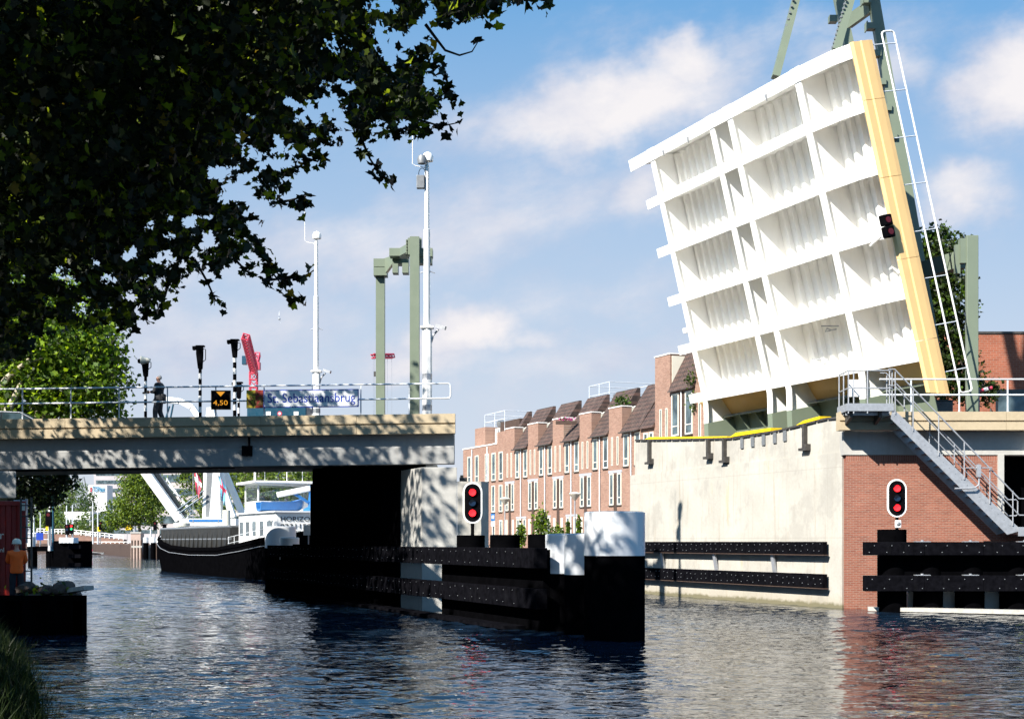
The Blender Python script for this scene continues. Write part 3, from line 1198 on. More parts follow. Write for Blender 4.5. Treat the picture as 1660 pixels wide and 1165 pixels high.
# railing on the right approach
b = MB()
for z in (7.99, 7.45):
    b.path([(12.75, 49.36, z), (20, 49.36, z), (34, 49.36, z)], .03, 8)
rl = b.build('railing', M['rail'], abut, smooth=True)
b = MB()
b.box(-.026, .026, -.008, .008, 0, 1.14)
b.box(-.07, .07, -.05, .05, 0, .02)
p0 = b.build('railing_post', M['rail'], rl, local=True)
for k, x in enumerate((13.85, 15.52, 17.2, 18.88, 20.55, 22.2, 23.9)):
    o = p0 if k == 0 else p0.copy()
    if k:
        COL.objects.link(o)
        o.parent = rl
    o.location = Vector((x, 49.36, 6.85)) - WL[rl.name]

# right guide fender in front of the brick
YF = 47.0
rf = thing('guide_fender', (14.5, YF, 0), 'black two beam guide fender standing in front of the red brick wall', 'fender')
for (z1, z0) in ((2.35, 1.91), (1.24, .72)):
    b = MB()
    xs_ = [11.66, 13.65, 15.6, 18.2, 21, 25]
    for k in range(5):
        b.box(xs_[k] + .004, xs_[k + 1] - .004, YF, YF + .32, z0, z1)
    o = b.build('fender_beam', M['tar'], rf, bevel=.015)
    b = MB()
    for k in range(18):
        x = 11.9 + k * .62 + random.uniform(-.08, .08)
        b.tube((x, YF - .02, z1 - .12), (x, YF + .01, z1 - .12), .017, 6)
        b.tube((x - .17, YF - .02, z0 + .1), (x - .17, YF + .01, z0 + .1), .017, 6)
    tag(b.build('bolt_head', M['galv_dark'], o), kind='stuff')
    for x in (13.6, 15.2, 17.0):
        b = MB()
        b.box(x - .25, x + .25, YF + .04, YF + .28, z1 + .001, z1 + .025)
        b.tube((x, YF + .16, z1 + .02), (x, YF + .16, z1 + .06), .05, 8)
        b.build('mounting_plate', M['galv'], o)
for x in (12.78, 14.0, 15.4, 16.9, 18.5):
    b = MB()
    top = 2.77 if x < 13 else 1.9
    b.lathe((x, YF + .85, 0), [(.48, -2.2), (.48, top - .01), (.44, top)], 28)
    b.build('pile', M['tar2'], rf, smooth=True)
b = MB()
b.box(12.75, 25, YF + .5, YF + .7, .72, 2.3)
b.build('backing_or_shade_panel', M['tar2'], rf)  # black sheet standing for the shadow behind the upper beam
for (x0, x1, x2, x3) in ((13.35, 13.62, 13.62, 13.42), (14.35, 15.02, 15.02, 14.52), (15.85, 16.6, 16.6, 16.02)):
    b = MB()
    b.prism([(x0, YF + 1.15, -.5), (x1, YF + 1.15, -.5), (x2, YF + 1.15, .8), (x3, YF + 1.15, .8)], (0, .5, 0))
    b.build('concrete_foot', M['conc_plain'], rf)
b = MB()
b.prism([(12.0, 47.9, .03), (19, 44.2, .03), (19, 44.75, .03), (12.1, 48.4, .03)], (0, 0, .13))
b.build('floating_plank', M['wood_grey'], rf)
t = thing('rubber_glove_buoy', (17.05, YF - .03, 1.3), 'yellow green float hanging between the two right hand beams', 'float')
b = MB()
b.lathe((17.05, YF - .08, 1.45), [(.05, 0), (.12, .05), (.13, .3), (.08, .36)], 12)
b.build('float_body', plain('lime_plastic', (.25, .3, .02), .5), t, smooth=True)
b = MB()
b.path([(16.98, YF - .1, 1.42), (17.0, YF - .1, 1.28), (17.08, YF - .1, 1.25), (17.14, YF - .1, 1.42)], .018, 6)
b.build('loop', M['white'], t)

# ================================================================== STAIR
st = thing('steel_stair', (13, 48.9, 2.6), 'galvanised steel stair with railings descending in front of the brick wall', 'stair')
YA, YB = 48.40, 49.45
b = MB()
b.box(11.43, 12.95, YA, 49.82, 6.88, 6.925)
b.build('platform_grating', M['galv_dark'], st)
b = MB()
b.box(11.39, 12.99, YA - .03, YA, 6.80, 7.06)
b.box(11.39, 11.42, YA, 49.82, 6.80, 7.06)
b.box(11.43, 12.93, YA + .3, YA + .38, 6.68, 6.877)
b.box(11.43, 12.93, 49.3, 49.38, 6.68, 6.877)
b.build('platform_edge', M['galv'], st)
for x in (11.53, 12.53):
    b = MB()
    b.prism([(x, 49.85, 6.23), (x, 49.85, 6.87), (x, YA + .15, 6.87), (x, YA + .15, 6.6)], (.1, 0, 0))
    b.build('bracket', M['steel_dark'], st)
TOP, BOT = Vector((12.95, 0, 6.80)), Vector((17.30, 0, 2.68))
dS = (BOT - TOP)
for y in (YA, YB):
    b = MB()
    up = Vector((0, 0, 1))
    b.prism([(TOP.x, y, TOP.z + .10), (BOT.x + .05, y, BOT.z + .06), (BOT.x - .45, y, BOT.z - .08), (TOP.x - .06, y, TOP.z - .26)], (0, .02, 0))
    o = b.build('stringer', M['galv'], st)
    b = MB()
    for k in range(20):
        p = TOP + dS * ((k + .6) / 21)
        b.tube((p.x - .06, y - .008, p.z - .05), (p.x - .06, y + .005, p.z - .05), .014, 6)
    tag(b.build('bolt_head', M['galv_dark'], o), kind='stuff')
for k in range(19):
    p = TOP + dS * ((k + .5) / 19.5)
    b = MB()
    b.box(p.x - .16, p.x + .10, YA + .022, YB - .002, p.z - .06, p.z - .025)
    b.build('tread', M['galv_dark'], st)
for y in (YA - .02, YB + .02):
    b = MB()
    a0 = Vector((TOP.x - .02, y, TOP.z + 1.42))
    for off, r in ((0, .026), (-.55, .02), ):
        p1 = a0 + Vector((0, 0, off))
        p2 = Vector((BOT.x - .05, y, BOT.z + 1.02 + off + .12))
        pts = [p1 + Vector((-.12, 0, .0)), p1 + Vector((.08, 0, -.0)), p2]
        b.path(pts, r if y < 49 else r * .9, 8)
    pt = Vector((BOT.x - .05, y, BOT.z + 1.14))
    b.path([pt, pt + Vector((.28, 0, 0)), pt + Vector((.34, 0, -.06)), pt + Vector((.34, 0, -.5)), pt + Vector((.28, 0, -.56)), pt + Vector((-.0, 0, -.56))], .022, 8)
    o = b.build('handrail', M['galv'], st, smooth=True)
    for k in range(6):
        f_ = (.02, .16, .36, .56, .76, .94)[k]
        p = TOP + dS * f_
        b = MB()
        hz = (1.42 + (1.14 - 1.42) * f_)
        b.tube((p.x, y, p.z - .02), (p.x, y, p.z + hz), .022, 8)
        b.build('baluster', M['galv'], o, smooth=True)
b = MB()
zf = 6.92
for z in (zf + 1.26, zf + .66):
    b.path([(12.91, YA, z), (11.45, YA, z), (11.45, 49.78, z)], .024, 8)
o = b.build('platform_railing', M['galv'], st, smooth=True)
for (x, y) in ((11.45, YA), (11.45, 49.1), (11.45, 49.78), (12.1, YA), (12.85, YA), (12.95, YA + .05), (11.63, YA)):
    b = MB()
    b.tube((x, y, zf - .2), (x, y, zf + 1.27), .024, 8)
    b.build('baluster', M['galv'], o, smooth=True)
b = MB()
b.box(11.76, 12.3, 49.55, 49.62, 7.4, 8.0)
b.build('control_box', M['white'], st, bevel=.02)
# device on the handrail
b = MB()
b.box(15.77, 15.9, YA - .2, YA - .06, 4.55, 4.98)
b.path([(15.85, YA - .13, 4.55), (15.85, YA - .13, 4.3), (15.7, YA - .13, 4.18), (15.03, YA - .13, 4.16)], .03, 8)
b.tube((15.4, YA - .13, 4.86), (16.3, YA - .13, 4.86), .022, 8)
b.build('camera_arm', M['galv'], st, smooth=True)
# lower landing
b = MB()
b.box(17.27, 21, YA, 49.84, 2.60, 2.72)
b.build('landing', M['galv_dark'], st)
b = MB()
b.box(17.22, 21, YA - .03, YA, 2.55, 2.86)
b.build('landing_edge', M['galv'], st)
b = MB()
for z in (3.98, 3.42):
    b.path([(17.68, YA, z), (21, YA, z)], .025, 8)
b.path([(17.62, YA, 2.7), (17.62, YA, 3.93), (17.68, YA, 3.98), (17.73, YA, 3.98)], .025, 8)
b.build('landing_railing', M['galv'], st, smooth=True)
# ================================================================== RAISED LEAF
P0 = Vector((15.44, 50.5, 7.63))
UU = Vector((-0.2140, 0, 0.9768))
CC = CDIR.normalized()
NN = UU.cross(CC).normalized()
if NN.x > 0:
    NN = -NN
LW, LL = 16.6, 12.8


def LF(t, s, m):
    return P0 + CC * t + UU * s + NN * m


def lfv(t, s, m):
    return CC * t + UU * s + NN * m


leaf = thing('bascule_leaf', LF(8, 0, 0), 'raised white bridge leaf showing its ribbed underside, sand yellow side edge', 'bridge leaf')
b = MB()
b.prism([LF(.02, .0, 0), LF(LW, .0, 0), LF(LW, LL - .03, 0), LF(.02, LL - .03, 0)], NN * .02)
b.build('deck_plate', M['white'], leaf)
b = MB()
b.prism([LF(.02, .0, -.06), LF(LW, .0, -.06), LF(LW, LL - .03, -.06), LF(.02, LL - .03, -.06)], NN * .058)
b.build('road_surface', M['asphalt'], leaf)
GT = [2.91, 7.83, 9.27, 14.56]
RS = [1.5, 3.76, 6.02, 8.28, 10.54, 12.55]
for t in GT:
    b = MB()
    # web with a curved tail
    prof = [(12.5, .02), (12.5, 1.2), (1.5, 1.2), (1.1, 1.22), (.7, 1.30), (.3, 1.40), (.3, .02)]
    b.prism([LF(t - .015, s, m) for s, m in prof], CC * .03)
    fl = [(12.5, 1.2), (1.5, 1.2), (1.1, 1.22), (.7, 1.30), (.3, 1.40)]
    for (s0, m0), (s1, m1) in zip(fl[:-1], fl[1:]):
        b.prism([LF(t - .17, s0, m0), LF(t - .17, s1, m1), LF(t - .17, s1, m1 + .045), LF(t - .17, s0, m0 + .045)], CC * .36)
    o = b.build('main_girder', M['white'], leaf)
    b = MB()
    prof = [(.298, .05), (.298, 1.42), (-1.1, 1.70), (-1.6, 1.1), (-1.6, .05)]
    b.prism([LF(t - .17, s, m + .02) for s, m in prof], CC * .36)
    b.build('hinge_bracket', M['green'], leaf)
for i, s in enumerate(RS):
    b = MB()
    last = i == len(RS) - 1
    we = LW + .1 if last else 15.9
    prof = [(we, 1.2), (2.91, 1.2), (.95, .95), (.12, .60)]
    web = [(we - .1, .022), (we - .1, 1.2), (2.91, 1.2), (.95, .95), (.12, .60), (.12, .022)]
    b.prism([LF(t, s - .02, m) for t, m in web], UU * .04)
    hw = .26 if last else .21
    for (t0, m0), (t1, m1) in zip(prof[:-1], prof[1:]):
        b.prism([LF(t0, s - hw, m0 + .003), LF(t1, s - hw, m1 + .003), LF(t1, s - hw, m1 + .055), LF(t0, s - hw, m0 + .055)], UU * (2 * hw))
    if last:
        b.prism([LF(t, s + hw - .02, m) for t, m in [(LW + .1, .022), (LW + .1, 1.24), (2.91, 1.24), (.95, .99), (.12, .62), (.12, .022)]], UU * .03)
    b.build('cross_beam', M['white'], leaf)
# joint plates on the top beam
for t in (2.91, 7.83, 9.27, 14.56):
    b = MB()
    b.prism([LF(t - .3, 12.28, 1.26), LF(t + .3, 12.28, 1.26), LF(t + .3, 12.83, 1.26), LF(t - .3, 12.83, 1.26)], NN * .012)
    b.build('joint_plate', M['white'], leaf)
# longitudinal stiffeners
ts = [.75, 1.3, 1.85, 2.4] + [3.5 + .62 * k for k in range(7)] + [8.3, 8.8] + [9.85 + .56 * k for k in range(9)] + [15.2, 15.8]
for t in ts:
    b = MB()
    sec = [(t - .13, .0205), (t + .13, .0205), (t + .10, .21), (t - .10, .21)]
    b.prism([LF(a, 1.2, m) for a, m in sec], UU * 11.2)
    b.build('stiffener', M['white'], leaf)
# side edge in sand yellow, five lengths
sj = [-.05, 2.0, 4.95, 7.9, 10.7, 12.82]
prof = [(-.05, -.07), (-.07, .10), (-.07, .40), (-.02, .44), (-.02, .72), (.06, .80), (.10, .80), (.10, -.07)]
for a, c in zip(sj[:-1], sj[1:]):
    b = MB()
    lo = [LF(t, a + .008 - (.25 * (m - .0) if a < 0 else 0) * -1, m) for t, m in prof]
    hi = [LF(t, c - .008, m) for t, m in prof]
    n = len(prof)
    b.add(lo + hi, [tuple(range(n - 1, -1, -1)), tuple(range(n, 2 * n))] + [(k, (k + 1) % n, n + (k + 1) % n, n + k) for k in range(n)])
    b.build('side_edge', M['yellow_band'], leaf)
# sloping bottom plate and hinge beam
b = MB()
b.prism([LF(.2, 1.25, .30), LF(LW - .1, 1.25, .42), LF(LW - .1, .5, .08), LF(.2, .5, .08)], UU * .03)
b.build('bottom_plate', M['yellow_band'], leaf)  # warm light bounced off the yellow plates, put into this colour
b = MB()
b.prism([LF(.6, .45, .05), LF(LW - .4, .45, .05), LF(LW - .4, .45, .55), LF(.6, .45, .55)], UU * -.04)
b.prism([LF(.6, .409, .05), LF(LW - .4, .409, .05), LF(LW - .4, -1.2, .05), LF(.6, -1.2, .05)], NN * .04)
for t in (4.2, 5.5, 8.5, 10.6, 11.9, 13.2):
    b.prism([LF(t, .4, .095), LF(t, -.5, .095), LF(t, .4, .5)], CC * .03)
b.build('hinge_beam', M['green'], leaf)
# railing folded up with the leaf
b = MB()
mo, mi_ = -1.16, -.62
for m in (mo, mi_):
    b.path([LF(.05, .05, m), LF(.05, 6, m), LF(.05, 12.95, m)], .034, 8)
b.path(arc(LF(.05, 12.95, mi_), LF(.05, 13.1, mi_ - .15), LF(.05, 13.1, mi_), 4) + arc(LF(.05, 13.1, mo + .15), LF(.05, 12.95, mo), LF(.05, 13.1, mo), 4), .034, 8)
b.path(arc(LF(.05, .05, mi_), LF(.05, -.1, mi_ - .15), LF(.05, -.1, mi_), 4) + arc(LF(.05, -.1, mo + .15), LF(.05, .05, mo), LF(.05, -.1, mo), 4), .034, 8)
rl = b.build('railing', M['white'], leaf, smooth=True)
for k in range(8):
    s = .75 + k * 1.70
    b = MB()
    b.path([LF(.05, s, -.06), LF(.05, s, mo - .02)], .022, 6)
    b.build('railing_post', M['rail'], rl)
# navigation lamps on the side
b = MB()
c0 = LF(-.02, 5.75, .95)
for k in (0, 1):
    c = c0 + UU * (.42 * k)
    b.para(c - NN * .0 - CC * .02, NN * .36, CC * -.30, UU * .40)
nl = b.build('navigation_light', M['black'], leaf, bevel=.04)
for k in (0, 1):
    c = c0 + UU * (.42 * k + .2) + NN * .18 - CC * .335
    b = MB()
    ring = [c + (NN * math.cos(a) + UU * math.sin(a)) * .11 for a in [2 * math.pi * j / 18 for j in range(18)]]
    b.prism(ring, CC * .03)
    b.build('lens', M['red_off'], nl)
b = MB()
b.path([LF(.3, 5.9, 1.05), LF(1.1, 5.7, 1.0)], .05, 8)
b.build('lamp_arm', M['white'], leaf)
# hooks on the girders
for (t, s) in ((5.2, 3.1), (6.3, 1.9)):
    b = MB()
    b.path([LF(t, s, .28), LF(t, s, .5), LF(t + .2, s + .1, .55), LF(t + .4, s, .5), LF(t + .4, s, .28)], .03, 6)
    b.path([LF(t - .2, s + .1, .3), LF(t + .7, s + .25, .42)], .03, 6)
    b.build('cable_clamp', M['galv'], leaf)
for t in (5.0, 11.2, 13.4):
    b = MB()
    b.prism([LF(t - .06, 12.45, 1.262), LF(t + .06, 12.45, 1.262), LF(t, 12.2, 1.262)], NN * .06)
    b.build('guide_fin', M['galv'], leaf)
b = MB()
b.para(LF(14.73, 4.45, 1.02), CC * .5, UU * .24, NN * .2)
b.build('lamp_box', M['white'], leaf, bevel=.02)

# ================================================================== LIFTING FRAME (sage green)
lift = thing('lifting_frame', (16.5, 56, 6.7), 'tall sage green lifting frame of leaning girders behind the raised leaf', 'lifting frame')
YL = 56.0


def bbar(name, p, q, w, h, Y0, Y1, mat='green', extra=0.0):
    a, c = P(p[0], p[1], Y0), P(q[0], q[1], Y1)
    dv = (a - c)
    a = a + dv.normalized() * extra
    b = MB()
    b.beam(c, a, h, w, up=(0, 1, 0))
    return b.build(name, M[mat], lift)


h1 = bbar('hanger', (1290, 0), (1257, 126), .42, .3, 58.6, 58.2, extra=7)
h2 = bbar('hanger', (1378, 0), (1355, 84), .42, .3, 54.5, 54.2, extra=7)
tw = bbar('leaning_girder', (1416, 0), (1527, 640), .34, .40, YL, YL, extra=6)
t2 = bbar('leaning_girder', (1360, 0), (1392, 150), .34, .4, 61, 61, extra=6)
bbar('cross_strut', (1376, 36), (1412, 10), .22, .5, 57.5, YL)
for (px, py, sgn) in ((1404, 2, -1), (1411, 44, -1), (1420, 88, -1), (1428, 134, -1), (1437, 176, -1), (1446, 222, -1)):
    q = P(px, py, YL - .1)
    b = MB()
    b.cbox(q, .34, .35, .24)
    b.cbox((q.x - .17, q.y, q.z), .04, .4, .34)
    b.build('lug', M['green'], lift)
for (px, py) in ((1350, 32),):
    q = P(px, py, 60.8)
    b = MB()
    b.cbox(q, .34, .35, .28)
    b.build('lug', M['green'], lift)
# bolt rows on the hangers
for (o, p, q, Y) in ((h1, (1286, 0), (1252, 126), 58.3), (h2, (1371, 0), (1348, 84), 54.2)):
    b = MB()
    for k in range(12):
        f_ = k / 12
        c = P(p[0] + (q[0] - p[0]) * f_, p[1] + (q[1] - p[1]) * f_, Y)
        b.cbox(c, .07, .12, .07)
    tag(b.build('bolt_head', M['galv_dark'], o), kind='stuff')

# right portal
pr = thing('green_portal', P(1572, 662, 52), 'sage green portal post with a dark crossbeam right of the raised leaf', 'portal')
q = P(1572, 383, 52)
b = MB()
b.box(q.x - .17, q.x + .26, 51.8, 52.0, 6.69, q.z)
b.build('post', M['green'], pr, bevel=.02)
b = MB()
b.beam(Vector((q.x - .1, 52.5, q.z - .75)), Vector((q.x - .1, 52.5, q.z - .75)) + Vector((-2.0, 4.4, -.1)), .45, .62)
b.build('crossbeam', M['green'], pr)
b = MB()
b.box(q.x - .38, q.x - .172, 51.85, 52.15, q.z - 1.0, q.z - .1)
b.box(q.x - .52, q.x - .34, 52.0, 52.2, q.z - 1.35, q.z - .3)
b.build('bolted_plate', M['green'], pr)

# left portal, its two posts one behind the other
lp = thing('green_portal', P(672, 670, 52), 'sage green two post portal standing on the fixed span', 'portal')
n_, f_ = P(672.5, 385, 52), P(617, 420, 56)
b = MB()
b.box(n_.x - .17, n_.x + .17, 51.8, 52.14, 6.6, n_.z)
b.build('post', M['green'], lp)
b = MB()
b.box(f_.x - .17, f_.x + .17, 55.8, 56.14, 6.6, f_.z - .6)
b.build('post', M['green'], lp)
b = MB()
def bx(px0, px1, py0, py1, Y, dep):
    a, c = P(px0, py1, Y), P(px1, py0, Y)
    b.box(a.x, c.x, Y, Y + dep, a.z, c.z)
bx(605.5, 627, 419, 432, 55.6, .5)
bx(605.5, 627, 433, 446, 55.55, .6)
b.prism([P(622, 446, 55.7), P(622, 419, 55.7), P(636, 414, 55.0), P(636, 427, 55.0)], (0, .5, 0))
bx(636, 662, 414, 427, 54.6, .6)
bx(631, 648, 402, 414.5, 54.0, .6)
bx(647, 662, 402, 414.5, 53.4, .6)
b.prism([P(648, 414.5, 53.3), P(648, 402, 53.3), P(660, 395, 52.6), P(660, 408, 52.6)], (0, .4, 0))
bx(658, 664.5, 388, 412, 52.3, .5)
bx(652, 662, 426, 442, 53.2, .5)
bx(636, 645, 427, 442, 54.2, .5)
bx(680, 701, 402, 415.5, 52.2, .5)
bx(678, 700, 416, 426.5, 52.25, .5)
bx(661, 683, 385.5, 412, 52.16, .4)
b.build('crossbeam', M['green'], lp)
b = MB()
for k in range(5):
    q = P(660.5, 391 + k * 5, 52.28)
    b.cbox(q, .06, .06, .06)
tag(b.build('bolt_head', M['black'], lp), kind='stuff')

# ================================================================== MASTS


def mast(px, Y, ytop, ystep, yjoint, ybase, label, big):
    t = thing('camera_mast', P(px, ybase, Y), label, 'mast', 'white camera masts on the bridge')
    s = SCL(Y)
    c = P(px, ybase, Y)
    zs, zj, ztp = P(px, ystep, Y).z, P(px, yjoint, Y).z, P(px, ytop, Y).z
    b = MB()
    b.lathe((c.x, Y, 0), [(.17, 6.5), (.17, zs - .02), (.12, zs)], 8)
    b.build('base', M['white'], t)
    b = MB()
    b.cbox((c.x, Y, zs - .08), .46, .40, .07)
    b.build('collar', M['white'], t)
    b = MB()
    b.lathe((c.x - .01, Y, 0), [(.112, zs), (.112, zj), (.088, zj + .02), (.078, ztp)], 16)
    b.build('pole', M['white'], t, smooth=True)
    b = MB()
    b.tube((c.x, Y, ztp), (c.x, Y, ztp + .25), .05, 10)
    b.lathe((c.x + .02, Y, ztp + .14), [(.05, -.02), (.19, .0), (.2, .16), (.13, .28), (.03, .33)], 16)
    b.build('camera_dome', M['white'], t, smooth=True)
    b = MB()
    b.path([(c.x, Y, ztp - .1), (c.x - .4, Y, ztp - .02), (c.x - .52, Y, ztp + .05), (c.x - .52, Y, ztp + 1.5)], .014, 6)
    b.build('antenna', M['white'], t)
    b = MB()
    b.path([(c.x + .15, Y, zs - .6), (c.x + .22, Y, zs - .35), (c.x + .4, Y, zs - .15)], .035, 8)
    b.beam((c.x + .32, Y - .05, zs - .02), (c.x + .66, Y - .2, zs - .14), .12, .12)
    b.build('camera_arm', M['galv'], t)
    b = MB()
    za_ = zs + (zj - zs) * .55
    b.path([(c.x - .25, Y, za_ - .02), (c.x, Y, za_ + .08), (c.x + .28, Y, za_ - .02)], .02, 6)
    b.build('wire_spreader', M['galv'], t)
    for k, zz in enumerate((7.0, 8.1)):
        b = MB()
        b.lathe((c.x, Y, zz), [(.174, 0), (.174, .2)], 8)
        b.build('band', M['galv_dark' if not big else 'galv'], t)
    if big:
        b = MB()
        q = P(px - 10.5, 296, Y)
        b.cbox((q.x, Y - .05, q.z), .28, .22, .46)
        b.build('equipment_box', M['galv_dark'], t, bevel=.02)
        b = MB()
        q = P(px - 8, 262, Y)
        b.lathe((q.x, Y - .15, q.z - .15), [(.03, 0), (.15, .03), (.17, .2), (.12, .32)], 14)
        b.build('floodlight', M['galv_dark'], t, smooth=True)
        b = MB()
        lp_ = [(q.x + .12 * math.cos(a), Y - .1, q.z - .45 + .19 * math.sin(a)) for a in [2 * math.pi * j / 12 for j in range(12)]]
        b.path(lp_, .012, 5, closed=True)
        b.build('cable_loop', M['black'], t)
    return t


mast(692.5, 50.4, 268, 527, 372, 672, 'taller white camera mast standing beside the green portal post', True)
mast(513, 63.6, 392, 599, 480, 672, 'more distant white camera mast behind the blue lettered bridge sign', False)

# ================================================================== STRIPED SIGNAL POSTS


def striped(px, Y, ytop, r, label, group, headkind):
    c = P(px, 678, Y)
    t = thing('striped_signal_post', (c.x, Y, 6.55), label, 'signal post', group)
    zt_ = P(px, ytop, Y).z
    zh = zt_ - (.82 if headkind else .62)
    n = max(5, int((zh - 6.5) / .205))
    pr_, mis = [(r, 6.5)], []
    for k in range(n):
        z = 6.5 + (zh - 6.5) * (k + 1) / n
        pr_.append((r, z))
        mis.append(k % 2)
    b = MB()
    b.lathe((c.x, Y, 0), pr_, 12, mis=mis)
    b.build('banded_pole', [M['black'], M['white']], t)
    b = MB()
    # back of a lamp head: narrow below, wide above
    wid = .14
    b.prism([(c.x - .07, Y - .1, zh - .05), (c.x + .08, Y - .1, zh - .05), (c.x + wid * .75, Y - .1, zh + .42), (c.x + wid * .8, Y - .1, zt_ - .05), (c.x - wid, Y - .1, zt_ - .05), (c.x - wid, Y - .1, zh + .5)], (0, .2, 0))
    b.build('lamp_head', M['black'], t, bevel=.03)
    b = MB()
    b.prism([(c.x - wid - .12, Y - .12, zt_ - .17), (c.x - wid + .02, Y - .12, zt_ - .13), (c.x - wid + .02, Y - .12, zt_ - .02), (c.x - wid - .13, Y - .12, zt_ - .04)], (0, .25, 0))
    b.box(c.x - .14, c.x + .16, Y - .12, Y + .12, zt_ - .05, zt_)
    b.path([(c.x + wid * .8, Y, zt_ - .12), (c.x + wid + .06, Y, zt_ - .14), (c.x + wid + .06, Y, zh + .3), (c.x + .1, Y, zh + .22)], .016, 6)
    b.build('hood', M['black'], t)
    return t


GRP = 'black and white banded signal posts on the bridge'
s1 = striped(236, 52.5, 581, .055, 'shortest banded signal post with a pale loudspeaker on top, left of the walking man', GRP, 0)
b = MB()
q = P(236, 584, 52.4)
b.lathe((0, 0, 0), [(.08, -.16), (.10, -.05), (.17, .16)], 16)
for i, v_ in enumerate(b.v):
    b.v[i] = (q.x - v_[2] * 1.0, q.y + v_[0], q.z + v_[1])
b.build('loudspeaker', M['cream'], s1, smooth=True)
striped(324.5, 52.5, 560, .06, 'banded signal post with a black lamp head standing between the man and the height sign', GRP, 1)
striped(380.5, 52.0, 550, .065, 'tallest banded signal post, close to the red crane, right of the height sign', GRP, 0)
striped(387, 58.0, 619, .05, 'low banded post mostly hidden behind the tallest banded post', GRP, 0)

# ================================================================== SIGNS ON THE RAILING
bs = thing('bridge_name_sign', P(490, 646, 48.95), 'long bridge name sign, blue lettering on white beside a red and yellow coat of arms', 'sign')
A, Bq = P(427, 661.5, 48.93), P(582, 630.5, 48.93)
sl = 0.012
b = MB()
x0, x1 = P(427, 0, 48.93).x, P(581.5, 0, 48.93).x
zb0, zt0 = P(0, 661, 48.93).z, P(0, 632, 48.93).z
def quadx(xa, xb, za, zb_, y, dep):
    b.prism([(xa, y, za + (xa - x0) * sl), (xb, y, za + (xb - x0) * sl), (xb, y, zb_ + (xb - x0) * sl), (xa, y, zb_ + (xa - x0) * sl)], (0, dep, 0))
quadx(x0, x1, zb0, zt0, 48.93, .04)
b.build('blue_border', M['signblue'], bs)
b = MB()
quadx(x0 + .035, x1 - .035, zb0 + .035, zt0 - .035, 48.922, .006)
b.build('white_face', M['signwhite'], bs)
text('lettering', 'St. Sebastiaansbrug', M['signblue'], bs, .45, (x0 + .13, 48.920, zb0 + .18), right=(1, 0, sl), width=x1 - x0 - .26, bold=.002)
b = MB()
xa, xm, xb_ = P(399.5, 0, 48.93).x, P(414, 0, 48.93).x, P(427, 0, 48.93).x - .01
quadx(xa, xm - .001, zb0 + .0, zt0, 48.93, .04)
arms = b.build('yellow_half', M['signyellow'], bs)
b = MB()
quadx(xm + .001, xb_, zb0, zt0, 48.93, .04)
b.build('red_half', M['signred'], bs)
# two rampant beasts holding a shield under a crown
zc_ = (zb0 + zt0) / 2
bd = plain('heraldic_dark_gold', (.10, .055, .006), .5)
bg_ = plain('heraldic_gold', (.30, .20, .015), .5)
b = MB()
for sgn in (-1, 1):
    pts = [(.16, -.15), (.10, -.16), (.11, -.10), (.17, -.06), (.13, -.02), (.07, -.03), (.06, .01), (.12, .03), (.10, .06), (.05, .05), (.06, .09), (.13, .10), (.17, .13), (.21, .11), (.20, .05), (.23, .0), (.25, .08), (.28, .09), (.27, -.02), (.25, -.08), (.26, -.15), (.21, -.16)]
    b.prism([(xm + sgn * x, 48.925, zc_ - .03 + z) for x, z in pts], (0, .006, 0))
b.prism([(xm - .05, 48.925, zc_ - .04), (xm + .05, 48.925, zc_ - .04), (xm + .05, 48.925, zc_ - .13), (xm, 48.925, zc_ - .19), (xm - .05, 48.925, zc_ - .13)], (0, .006, 0))
b.prism([(xm - .08, 48.925, zc_ + .12), (xm + .08, 48.925, zc_ + .12), (xm + .1, 48.925, zc_ + .2), (xm + .05, 48.925, zc_ + .17), (xm, 48.925, zc_ + .23), (xm - .05, 48.925, zc_ + .17), (xm - .1, 48.925, zc_ + .2)], (0, .006, 0))
b.prism([(xm - .26, 48.925, zc_ - .215), (xm + .26, 48.925, zc_ - .215), (xm + .24, 48.925, zc_ - .185), (xm - .24, 48.925, zc_ - .185)], (0, .006, 0))
b.build('coat_of_arms', bd, bs)

hs = thing('height_sign', P(357, 648, 48.9), 'square black clearance display with amber digits and a down arrow', 'sign')
b = MB()
xa, xb_ = P(342, 0, 48.92).x, P(373.5, 0, 48.92).x
za, zb_ = P(0, 663.5, 48.92).z, P(0, 632.5, 48.92).z
b.box(xa, xb_, 48.92, 49.02, za, zb_)
b.build('frame', plain('bronze_frame', (.10, .055, .02), .5), hs)
b = MB()
b.box(xa + .02, xb_ - .02, 48.912, 48.925, za + .02, zb_ - .02)
b.build('screen', M['black'], hs)
b = MB()
xm_ = (xa + xb_) / 2
b.prism([(xm_ - .15, 48.906, zb_ - .05), (xm_ + .15, 48.906, zb_ - .05), (xm_, 48.906, zb_ - .21)], (0, .004, 0))
b.build('arrow', M['amber'], hs)
text('digits', '4,50', M['amber'], hs, .24, (xa + .075, 48.908, za + .15), width=.50)

